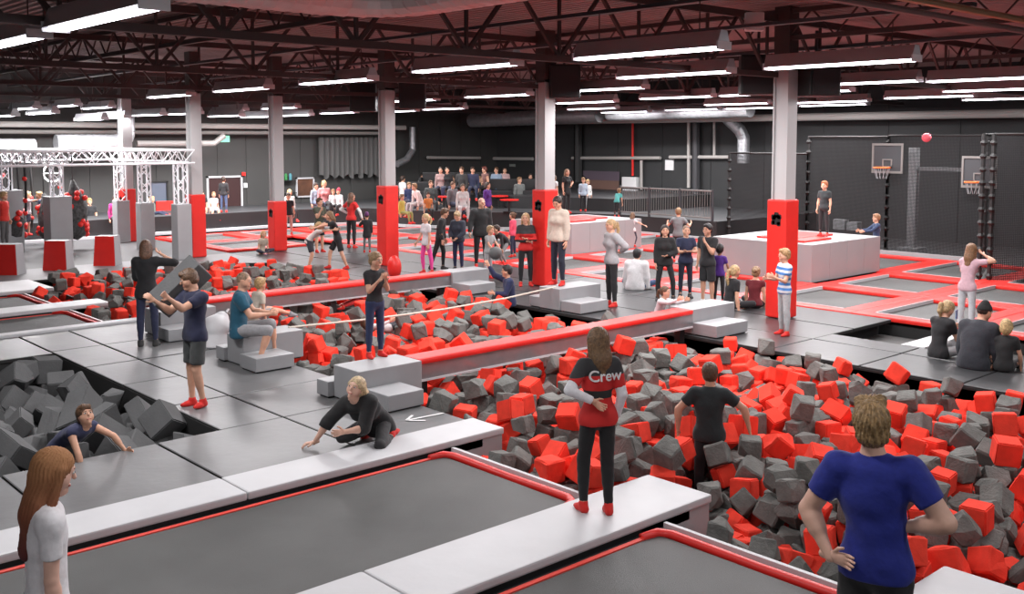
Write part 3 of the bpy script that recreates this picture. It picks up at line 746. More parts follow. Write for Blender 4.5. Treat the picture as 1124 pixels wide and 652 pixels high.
for r, L in sorted(rows.items()):
    L.sort(key=lambda q: q[1])
    for i, (x, y, z, px) in enumerate(L):
        if proto is None: proto = make_lamp(); o = proto
        else: o = copy_tree(proto)
        o.location = (x, y, z); o['label'] = 'hanging twin tube lamp, %s in the %s' % (ORD[i], rown[r]) if i else 'hanging twin tube lamp nearest the camera in the %s' % rown[r]
        o['group'] = 'hanging tube lamps'
        if lightdata is None: lightdata = lamp_light(0, 0, 0, 2.2, 1)
        lo = bpy.data.objects.new('tube_light', lightdata); COL.objects.link(lo); lo.location = (0, 0, -.045); lo.parent = o
    if r in (0, 1, 2, 3, 4):
        xr = sum(q[0] for q in L)/len(L); y0 = L[0][1]-2; y1 = 35
        bb = MB().box(-.07, .07, 0, y1-y0, .12, .17); tag(link('cable_tray', bb, M_DARKM, loc=(xr, y0, 4.72)), 'dark cable tray above the lamps of the '+rown[r], 'cable tray')
lightdata.energy = 80
# lamps over the part of the hall behind the camera
for x, y in ((-2.5, 2), (1, -1.5), (5.5, -2), (10, -1.5), (10, 3.2), (14, 2.5), (18, 2.5), (3.4, 4.4)):
    o = copy_tree(proto); o.location = (x, y, 4.6); o['label'] = 'hanging twin tube lamp over the near part of the hall, out of the picture'; o['group'] = 'lamps behind the camera'
# --- ducts and pipes
def duct(name, pts, r, label, m=M_STEEL, rib=.12, cat='duct', n=20):
    t = thing(name, label, cat, pts[0]) if False else None; P = [Vector(p)-Vector(pts[0]) for p in pts]
    out = []
    rr = []
    for a, c in zip(P[:-1], P[1:]):
        L = (c-a).length; k = max(1, int(L/rib))
        for i in range(k):
            out += [a+(c-a)*(i/k), a+(c-a)*((i+.15)/k)] if rib < 9 else [a+(c-a)*(i/k)]
            rr += [r*1.03, r] if rib < 9 else [r]
    out.append(P[-1]); rr.append(r)
    return tag(link(name, MB().tube(out, rr, n), m, None, loc=pts[0]), label, cat)
def arc(p0, pc, p1, n=6):
    p0, pc, p1 = map(Vector, (p0, pc, p1)); return [p0*(1-t)**2+pc*2*t*(1-t)+p1*t*t for t in [i/n for i in range(n+1)]]
M_DUCT = mat('spiral_duct', (.6, .5, .49), .45, .6, noise=.12, nscale=3)
t = duct('air_duct', [(4.1, 9.25, 4.8), (5.6, 9.25, 4.8)]+arc((5.7, 9.25, 4.8), (6.5, 9.2, 4.8), (6.5, 8.4, 4.8))+[(6.5, 4.0, 4.8)], .32, 'fat ribbed silver duct at the top, bending towards the camera', M_DUCT, .16)
tag(link('pipe', MB().tube([(8, 5.45, 4.72), (22, 5.45, 4.72)], .045, 8), mat('pipe_brass', (.45, .36, .2), .4, .5)), 'yellowish pipe crossing the top right corner, upper of the pair', 'pipe')
tag(link('pipe', MB().tube([(8, 5.75, 4.66), (22, 5.75, 4.66)], .045, 8), M_PIPE), 'grey pipe crossing the top right corner, lower of the pair', 'pipe')
y0, z0 = onX(1124, 124, 31.); y1, z1 = onX(570, 139, 31.)
tag(link('pipe', MB().tube([(31, 5, 3.93), (31, 36, 3.93)], .13, 10), M_PIPEW), 'long pale pipe high along the right wall', 'pipe')
tag(link('pipe', MB().tube([(2, 35.6, 3.66), (26, 35.6, 3.66)], .1, 10), M_PIPEW), 'long pale pipe along the left wall, upper of the pair', 'pipe')
tag(link('pipe', MB().tube([(2, 35.7, 3.42), (25.5, 35.7, 3.42)], .07, 10), M_PIPE), 'long grey pipe along the left wall, lower of the pair', 'pipe')
def wallpipe(px0, py0, px1, py1, r, label, m=M_PIPEW, X=31.8, Y=None, name='pipe', cat='pipe'):
    if Y is None: a = onX(px0, py0, X); c = onX(px1, py1, X); P = [(X, *a), (X, *c)]
    else: a = onY(px0, py0, Y); c = onY(px1, py1, Y); P = [(a[0], Y, a[1]), (c[0], Y, c[1])]
    tag(link(name, MB().tube(P, r, 8), m), label, cat)
wallpipe(628, 173.5, 725, 173.5, .07, 'pale horizontal conduit on the right wall above the low opening')
wallpipe(735, 172.5, 800, 172.5, .07, 'pale horizontal conduit on the right wall above the railing')
wallpipe(535, 174, 585, 174.5, .08, 'pale horizontal conduit on the back wall, left of the cream sweater woman\'s column')
wallpipe(469, 173, 527, 173.5, .07, 'pale horizontal conduit above the seated crowd', Y=36.25)
wallpipe(694.5, 128, 694.5, 193, .05, 'thin red riser pipe on the right wall', M_RED)
wallpipe(756, 134, 756, 206, .07, 'pale vertical pipe on the right wall left of the silver duct')
wallpipe(784, 134, 784, 172, .05, 'thin pale vertical pipe right of the thicker one on the right wall')
wallpipe(704, 176, 704, 208, .06, 'short pale vertical pipe beside the white wall box')
wallpipe(764, 134, 764, 236, .16, 'dark grey vertical steel post on the right wall', M_DARKM)
wallpipe(635, 128, 635, 200, .2, 'black vertical post behind the cream sweater woman\'s column', M_BLK)
wallpipe(535, 133, 535, 180, .06, 'thin vertical pipe above the seated crowd', M_PIPE, X=31.7)
a = onX(808, 128, 31.4); c = onX(816, 172, 31.4)
duct('air_duct', [(31.2, a[0]+.5, 4.3), (31.2, a[0]+.2, 3.9)]+[(31.3, c[0]+.1, 3.5), (31.4, c[0], 3.2), (31.4, c[0], 2.3)], .22, 'silver duct coming down the right wall', M_STEEL, .12)
a = onX(500, 127, 30.); c = onX(800, 122, 30.)
duct('air_duct', [(29.5, 27.5, 4.13), (29.5, 38*.93, 4.0)], .3, 'long shiny silver duct high above the seated crowd', M_STEEL, .5)
duct('air_duct', [(29.5, 20.5, 4.2), (29.5, 27., 4.15)], .27, 'shiny silver duct high behind the cream sweater woman\'s column', M_STEEL, .5)
a = onY(138, 130, 34.5); 
duct('air_duct', [(a[0], 34.5, 4.2), (a[0], 34.5, 3.45)]+arc((a[0], 34.5, 3.45), (a[0], 34.5, 3.05), (a[0]-.5, 34.5, 3.05))+[(a[0]-2.3, 34.5, 3.05)], .28, 'silver elbow duct above the gantry', M_STEEL, .2)
a = onY(150, 157, 34.8); c = onY(246, 157, 34.8)
tag(link('pipe', MB().tube([(a[0], 34.8, 3.02), (c[0]-.4, 34.8, 3.02), (c[0], 34.8, 3.3)], .11, 10), M_PIPE), 'grey pipe with an angled end between gantry and door', 'pipe')
c = onY(38, 160, 34.5); duct('air_duct', [(c[0]-3, 34.5, 2.95), (c[0], 34.5, 2.95)], .24, 'silver duct at the far left edge', M_STEEL, .3)
a = onY(453, 150, 36.)
duct('air_duct', [(a[0], 36., 3.7), (a[0], 36., 2.7), (a[0]-.4, 35.9, 2.3), (a[0]-1., 35.8, 2.1)], .14, 'thin silver exhaust duct beside the second column', M_STEEL, .2)
# speakers at the column heads
def speaker(loc, label, rz=0.):
    t = thing('hanging_speaker', label, 'speaker', loc, rz)
    link('cabinet', MB().rbox(-.33, .33, -.28, .28, -.36, .36, .03), M_BLK, t); link('grille', MB().rbox(-.29, .29, -.3, -.27, -.32, .32, .01), mat('grille_black', (.02, .02, .022), .8, bump=.4, bscale=120), t)
    link('bracket', MB().tube([(0, 0, .36), (0, 0, .8)], .03, 6), M_DARKM, t)
speaker((15.7, 15.7, 4.42), 'black speaker at the top of the column beside the cream sweater woman', math.radians(-40))
speaker((15.9, 10.9, 4.35), 'black speaker at the top of the striped boy\'s column, left side', math.radians(-50))
speaker((16.2, 9.9, 4.3), 'black speaker at the top of the striped boy\'s column, right side', math.radians(-20))
speaker((14.9, 22.2, 4.25), 'black speaker at the column behind the girl in jeans, left side', math.radians(-40))
speaker((15.5, 20.9, 4.3), 'black speaker at the column behind the girl in jeans, right side', math.radians(-40))
x, y = at(828, 24, 4.95)
tag(link('junction_box', MB().rbox(-.14, .14, -.06, .06, -.14, .14, .02), M_WHITEP, loc=(x, y, 4.95)), 'small pale box hanging under the roof above the third big lamp', 'box').rotation_euler = (0, 0, math.radians(-42))
# --- wall fittings
def wall_rect(name, label, cat, x0, y0, x1, y1, m, d=.06, X=None, Y=None, kind=None, parent=None, part=None):
    if Y is not None:
        a = onY(x0, y0, Y); c = onY(x1, y1, Y); bb = MB().rbox(a[0], c[0], Y-d, Y, min(a[1], c[1]), max(a[1], c[1]), .01)
    else:
        a = onX(x0, y0, X); c = onX(x1, y1, X); bb = MB().rbox(X-d, X, min(a[0], c[0]), max(a[0], c[0]), min(a[1], c[1]), max(a[1], c[1]), .01)
    o = link(name, bb, m, parent)
    if label: tag(o, label, cat)
    if kind: o['kind'] = kind
    return o
def frame(name, label, cat, x0, y0, x1, y1, w, mf, mi, Y):
    a = onY(x0, y0, Y); c = onY(x1, y1, Y); X0, X1, Z0, Z1 = a[0], c[0], min(a[1], c[1]), max(a[1], c[1])
    t = thing(name, label, cat, ((X0+X1)/2, Y, Z0)); L = (X1-X0)/2; h = Z1-Z0
    bb = MB().box(-L, -L+w, -.08, 0, 0, h).box(L-w, L, -.08, 0, 0, h).box(-L, L, -.08, 0, h-w, h); 
    if cat != 'doorway': bb.box(-L, L, -.08, 0, 0, w)
    link('frame', bb, mf, t); link('panel', MB().box(-L+w, L-w, -.03, -.01, 0, h-w), mi, t); return t
d = frame('door_1', None, 'doorway', 226, 193.5, 266, 233, .07, M_WHITE, mat('door_dark', (.03, .006, .006), .6), YW-.03); del d['category']; d['kind'] = 'structure'
t = tag(link('exit_sign', MB().rbox(*[onY(240, 160, YW)[0], onY(251, 160, YW)[0]], YW-.1, YW-.04, onY(245, 156, YW)[1], onY(245, 149, YW)[1], .01), mat('exit_glow', (.05, .3, .15), emit=(.35, .8, .6), es=1.2)), 'green lit exit sign above the dark doorway', 'sign')
frame('picture_frame', 'white framed picture with a warm glow left of the pleated curtain', 'picture', 324, 195, 344.5, 216, .06, M_WHITE, mat('picture_warm', (.1, .04, .02), .5, noise=.9, nscale=1.2), YW-.03)
frame('kiosk_window', 'dark kiosk hatch between the gantry legs', 'window', 163, 199, 184, 222, .05, M_BLK, mat('hatch', (.1, .12, .16), .4), YW-.03)
wall_rect('notice_board', 'red board below the kiosk hatch', 'board', 171, 221, 190, 233, M_RED, Y=YW-.5)
t = wall_rect('wall_panel', 'pale narrow wall panel left of the doorway', 'panel', 214, 187, 222, 231, M_WHITE, Y=YW-.03)
wall_rect('wall_plate', 'small white plate right of the doorway', 'plate', 267, 201, 271, 206, M_WHITEP, Y=YW-.03)
wall_rect('alarm_bell', 'small red bell right of the exit sign', 'alarm', 265, 189, 269, 193, M_RED, Y=YW-.03)
bb = MB(); 
x0 = onY(348, 150, YW-.2)[0]; x1 = onY(416, 150, YW-.2)[0]; nP = 64; vs = []
for i in range(nP+1):
    x = x0+(x1-x0)*i/nP; yy = YW-.3+.09*math.sin(i*1.25); vs += [(x, yy, 1.62+.1*math.sin(i*.7)), (x, yy, 3.25)]
bb.add(vs, [(2*i, 2*i+2, 2*i+3, 2*i+1) for i in range(nP)])
tag(link('pleated_curtain', bb, mat('curtain_grey', (.1, .1, .098), .9), smooth=True), 'dark grey pleated curtain hanging on the left wall', 'curtain')
t = thing('wall_shelf', 'small shelf with bottles between column and framed picture', 'shelf', (onY(314, 205, YW-.2)[0], YW-.2, 1.5))
link('board', MB().box(-.4, .4, -.15, .15, 0, .04).box(-.4, .4, -.15, .15, -.5, -.46), M_BLK, t); link('upright', MB().box(-.42, -.38, -.15, .15, -.9, .5), M_BLK, t)
for i, c in enumerate(((.6, .1, .05), (.05, .25, .08), (.1, .3, .35))):
    tag(link('bottle', MB().tube([(0, 0, 0), (0, 0, .2), (0, 0, .26)], [.06, .06, .03], 8), mat('bottle%d' % i, c, .3), loc=(t.location.x-.2+i*.2, YW-.2, 1.545)), ('red', 'green', 'blue')[i]+' bottle on the small wall shelf', 'bottle')
wall_rect('wall_box', 'white electrical box at the end of the red riser', 'box', 687, 194, 702, 206, M_WHITEP, .25, X=31.95)
wall_rect('wall_box', 'white slatted box under the electrical box behind the railing', 'box', 687, 207, 701, 216, M_WHITE, .2, X=31.95)
wall_rect('wall_sign', 'white square sheet on the right wall', 'sign', 731, 175.5, 740, 187, M_WHITEP, X=31.97)
wall_rect('wall_lamp', 'pale rectangular plate on the wall above the seated crowd', 'plate', 560, 180, 566, 183, mat('plate_dim', (.25, .27, .25), .5), X=31.97)
a = onX(633, 187, 31.9); c = onX(680, 187, 31.9); e = onX(680, 232, 31.9); z3 = onX(640, 197, 31.9)[1]
tag(link('low_opening', MB().add([(31.9, a[0], a[1]), (31.9, c[0], a[1]), (31.9, c[0], z3), (31.9, a[0]-.7, z3), (31.95, c[0], z3), (31.95, a[0]-.7, z3), (31.95, c[0], .6), (31.95, a[0]-3.2, .6)], [(0, 3, 2, 1)], 0).add([(31.88, a[0]-.5, z3), (31.88, c[0], z3), (31.88, c[0], .6), (31.88, a[0]-.5, .6)], [(0, 1, 2, 3)], 1),
    [mat('mauve_board', (.1, .075, .1), .6), mat('brown_board', (.16, .09, .07), .7)]), 'mauve and brown boarded bay in the right wall behind the standing children', 'panel')
# railing on the ledge
t = thing('railing', 'grey bar railing on the ledge in front of the right wall', 'railing', (26.25, 19.6, .59)); L = 3.9
links('rail', [MB().tube([(0, 0, q), (0, L, q)], .028, 6) for q in (.1, .95)], M_PIPE, t)
bb = MB()
for i in range(40): bb.tube([(0, i*L/39, .1), (0, i*L/39, .95)], .009, 4)
link('bars', bb, M_PIPE, t)
links('post', [MB().box(-.03, .03, i*L/3-.03, i*L/3+.03, 0, 1.) for i in range(4)], M_DARKM, t)
# --- net cage
netm = mat('net_black', (.008, .008, .009), .9); nt = netm.node_tree; N = nt.nodes; Lk = nt.links
tr = N.new('ShaderNodeBsdfTransparent'); mx = N.new('ShaderNodeMixShader'); tc = N.new('ShaderNodeTexCoord'); ck = N.new('ShaderNodeTexBrick')
ck.inputs['Scale'].default_value = 1; ck.inputs['Mortar Size'].default_value = .0065; ck.inputs['Brick Width'].default_value = .034; ck.inputs['Row Height'].default_value = .034; ck.offset = 0
ck.inputs['Color1'].default_value = (0, 0, 0, 1); ck.inputs['Color2'].default_value = (0, 0, 0, 1); ck.inputs['Mortar'].default_value = (1, 1, 1, 1)
Lk.new(tc.outputs['UV'], ck.inputs['Vector']); Lk.new(ck.outputs['Color'], mx.inputs[0]); Lk.new(tr.outputs[0], mx.inputs[1]); Lk.new(N['Principled BSDF'].outputs[0], mx.inputs[2]); Lk.new(mx.outputs[0], N['Material Output'].inputs[0])
def net(p, q, z0, z1, label):
    p = Vector(p); q = Vector(q); t = thing('net_panel', label, 'net', (p.x, p.y, 0)); d_ = q-p; L = d_.length
    bb = MB().add([(0, 0, z0), (d_.x, d_.y, z0), (d_.x, d_.y, z1), (0, 0, z1)], [(0, 1, 2, 3)]); o = link('mesh', bb, netm, t)
    uv = o.data.uv_layers.new(); 
    for i, c in enumerate(((0, z0), (L, z0), (L, z1), (0, z1))): uv.data[i].uv = c
    bb = MB().tube([(0, 0, z1), (d_.x, d_.y, z1)], .03, 6); link('top_cable', bb, M_BLK, t)
    for f in (0, 1):
        bb = MB(); x, y = d_.x*f, d_.y*f
        bb.tube([(x, y, z0), (x, y, z1)], .05, 6)
        z = z0+.1
        while z < z1: bb.tube([(x, y, z-.06), (x, y, z), (x, y, z+.06)], [.05, .085, .05], 6); z += .3
        link('post', bb, M_BLK, t)
    return t
CN = 11.3
net((26.7, 19.3), (26.7, 16.5), 0, 2.75, 'dark net panel left of the striped boy\'s column')
net((26.7, 16.5), (26.7, 14.0), 0, 3.25, 'dark net panel behind the boy on the platform')
net((26.7, 14.0), (26.7, CN), 0, 3.28, 'dark net panel between the two basketball hoops')
net((26.5, CN-.25), (23.3, 9.95), 0, 3.3, 'dark net panel running forward to the right corner post')
net((23.35, 9.75), (25.5, 6), 0, 3.3, 'dark net panel at the right picture edge')
b = MB().box(26.55, 26.68, 11.3, 19.3, -.05, .1); struct('trim_3', b, M_GREYT)
def hoop(px, py, label):
    y, z = onX(px, py, 26.2)
    t = thing('basketball_hoop', label, 'basketball hoop', (26.2, y, z))
    link('backboard', MB().rbox(.3, .34, -.42, .42, -.12, .62, .01), mat('board_glass', (.07, .075, .08), .2), t)
    f = MB().box(.27, .3, -.45, .45, -.16, -.1).box(.27, .3, -.45, .45, .6, .66).box(.27, .3, -.45, -.4, -.1, .6).box(.27, .3, .4, .45, -.1, .6).box(.27, .3, -.14, .14, 0, .03).box(.27, .3, -.14, .14, .2, .23).box(.27, .3, -.14, -.11, 0, .2).box(.27, .3, .11, .14, 0, .2)
    link('board_frame', f, M_PIPE, t)
    link('rim', MB().tube([(.0+.22*math.cos(q*math.pi/10), .22*math.sin(q*math.pi/10), 0) for q in range(21)], .022, 6), mat('rim_orange', (.85, .16, .02), .4, emit=None), t)
    bb = MB()
    for q in range(10):
        a = q*math.pi/5; bb.tube([(.21*math.cos(a), .21*math.sin(a), 0), (.13*math.cos(a+.3), .13*math.sin(a+.3), -.3)], .006, 4)
    link('hoop_net', bb, M_GREYT, t)
hoop(968, 184, 'basketball hoop with orange rim left of the grey goal post')
hoop(1069, 200, 'basketball hoop with orange rim beside the net corner post')
x, y = at(993, 277)
t = thing('goal_post', 'pale grey square post behind the net below the left hoop', 'post', (x+.4, y, 0)); link('shaft', MB().rbox(-.11, .11, -.11, .11, 0, 2.95, .01), M_GREYT, t); link('foot', MB().rbox(-.3, .3, -.3, .3, -.02, .12, .02), M_GREY, t); link('cross_arm', MB().box(-.05, .05, -2.0, 0, 2.3, 2.4), M_GREY, t)
y, z = onX(1017, 151, 24.5)
tag(link('ball', MB().ball((0, 0, 0), .115, n=16), mat('ball_pink', (.75, .12, .16), .5), smooth=True, loc=(24.5, y, z)), 'pink ball flying in front of the nets', 'ball')
wall_rect('wall_cushion', 'quarter round grey cushion behind the net, left of the blue shirted boy', 'cushion', 920, 240, 932, 252, M_GREY, .3, X=29.5)
wall_rect('wall_cushion', 'square grey cushion behind the net, beside the quarter round one', 'cushion', 935, 243, 946, 253, M_GREY, .3, X=29.5)
# red boxing bag like ball on the deck
x, y = at(433, 306); tag(link('punch_ball', MB().ball((0, 0, 0), .27, n=20, sc=(.6, .6, 1.0)), M_RED, smooth=True, loc=(x, y, .27)), 'round red cushion leaning at the column behind the girl in jeans', 'cushion')
# --- gantry of aluminium trusses (ninja course)
def box_truss(b, p, q, w=.17, step=.3):
    p = Vector(p); q = Vector(q); d_ = (q-p).normalized(); L = (q-p).length
    u = d_.cross(Vector((0, 0, 1)) if abs(d_.z) < .9 else Vector((1, 0, 0))).normalized(); v = d_.cross(u)
    C_ = [u*w+v*w, u*w-v*w, -u*w-v*w, -u*w+v*w]
    for c in C_: b.tube([p+c, q+c], .028, 5)
    n = int(L/step)
    for i in range(n):
        for k in range(4):
            a, c = (C_[k], C_[(k+1) % 4]) if i % 2 else (C_[(k+1) % 4], C_[k])
            b.tube([p+d_*i*L/n+a, p+d_*(i+1)*L/n+c], .014, 3, cap=False)
ZT = 2.72
def gantry(p, q, label):
    t = thing('truss_beam', label, 'truss', p); bb = MB(); box_truss(bb, (0, 0, 0), Vector(q)-Vector(p)); link('lattice', bb, M_ALU, t)
gantry((4.5, 25.9, ZT), (11.9, 25.9, ZT), 'white lattice beam of the gantry, front'); gantry((12, 26.2, ZT), (12, 31.6, ZT), 'white lattice beam of the gantry, right side')
gantry((6, 31.8, ZT), (12.2, 31.8, ZT), 'white lattice beam of the gantry, back'); gantry((8.7, 26.2, ZT), (8.7, 31.5, ZT), 'white lattice beam of the gantry, middle')
def gleg(x, y, label, hp=1.5, w=.2, lean=0):
    t = thing('gantry_leg', label, 'post', (x, y, 0)); bb = MB(); box_truss(bb, (0, 0, hp-.1), (0, 0, ZT-.16), .13, .26); link('lattice', bb, M_ALU, t)
    link('grey_pad', MB().rbox(-w, w, -w, w, 0, hp, .02), M_GREYT, t)
gleg(11.6, 25.95, 'padded gantry leg right, beside the red padded column', 1.47); gleg(11.85, 28.95, 'padded gantry leg behind the woman in black', 1.35); gleg(12.1, 31.4, 'padded gantry leg left of the red column', 1.3)
gleg(8.7, 31.0, 'padded gantry leg behind the hanging tyres', 1.75, .35); gleg(9.6, 29.5, 'padded gantry leg between the red wedge blocks', 1.6, .3); gleg(7.4, 28.6, 'padded gantry leg at the left picture edge', 1.3, .25)
def wedge(px, py, w, h, label):
    x, y = at(px, py); t = thing('wedge_block', label, 'foam block', (x, y, 0))
    t.rotation_euler = (0, 0, math.radians(-42)+math.radians(0))
    w *= .8; A = [(-w, -.2), (w, -.2), (w, .25), (-w, .25)]
    vs = [(a, c, 0) for a, c in A]+[(a*.86, c*.8+.02, h) for a, c in A]
    link('block', MB().add(vs, [(0, 1, 5, 4), (1, 2, 6, 5), (2, 3, 7, 6), (3, 0, 4, 7), (4, 5, 6, 7)], 0), [M_GREY], t)
    fr = [(a*.97, c-.012, z*.99+.004) for a, c, z in (vs[0], vs[1], vs[5], vs[4])]; link('red_front', MB().add(fr+[(a, c+.01, z) for a, c, z in fr], [(0, 1, 2, 3), (1, 0, 4, 5), (2, 1, 5, 6), (3, 2, 6, 7), (0, 3, 7, 4)]), M_RED, t)
wedge(118, 291, .35, .75, 'red fronted wedge block nearest the woman in black'); wedge(64, 296, .37, .72, 'red fronted wedge block in the middle of the three'); wedge(8, 301, .42, .72, 'red fronted wedge block at the left picture edge')
# hanging things of the obstacle course
def bag(px, py, ztop, zbot, r, label, cols):
    x, y = at(px, py); t = thing('hanging_net_bag', label, 'climbing net', (x, y, 0)); t.location.z = 0
    link('rope', MB().tube([(0, 0, ZT), (0, 0, ztop)], .02, 5), M_BLK, t)
    link('net_bag', MB().tube([(0, 0, ztop), (.05, 0, ztop-.35), (.1, 0, (ztop+zbot)/2), (.05, 0, zbot+.15), (0, 0, zbot)], [.05, r*.6, r, r*.9, .1], 12), mat('bag_grey', (.06, .06, .06), .9, noise=.6, nscale=12, bump=.8, bscale=12), t, smooth=True)
    for i in range(22):
        a = random.uniform(0, 6.28); z = random.choice((ztop-.55, zbot+.35))+random.uniform(-.22, .22); link('red_ball', MB().ball((.08+r*.9*math.cos(a), r*.9*math.sin(a), z), .085, n=8), M_RED, t, smooth=True)
bag(82, 274, 2.0, .3, .3, 'grey net with red balls hanging right of the middle wedge block', 0); bag(50, 272, 1.6, .25, .27, 'grey net with red balls hanging above the middle wedge block', 0); bag(14, 276, 1.5, .3, .3, 'grey net with red balls hanging at the left picture edge', 0)
for i, (px, py, zt, zb) in enumerate(((22, 275, 2.6, .6), (36, 268, 2.6, .5), (68, 266, 2.6, .8), (30, 280, 2.6, 1.2), (6, 268, 2.6, 1.2))):
    x, y = at(px, py); t = thing('hanging_strap', 'dark strap hanging from the gantry, %s from the left' % ('third', 'fifth', 'sixth', 'fourth', 'first')[i], 'strap', (x, y, 0)); bb = MB().tube([(0, 0, ZT), (.03, 0, (zt+zb)/2), (0, 0, zb)], .035, 6); link('webbing', bb, M_BLK, t)
    links('grip_ball', [MB().ball((0, 0, zb+q), .07, n=8) for q in (.3, .9)], M_RED, t, smooth=True)
x, y = at(60, 262); tag(link('wheel', MB().tube([(.28*math.cos(q*math.pi/8), 0, .28*math.sin(q*math.pi/8)) for q in range(17)], .03, 6).tube([(-.28, 0, 0), (.28, 0, 0)], .02, 4).tube([(0, 0, -.28), (0, 0, .28)], .02, 4), M_ALU, loc=(x, y, 2.1)), 'white spoked wheel hanging at the gantry', 'wheel')
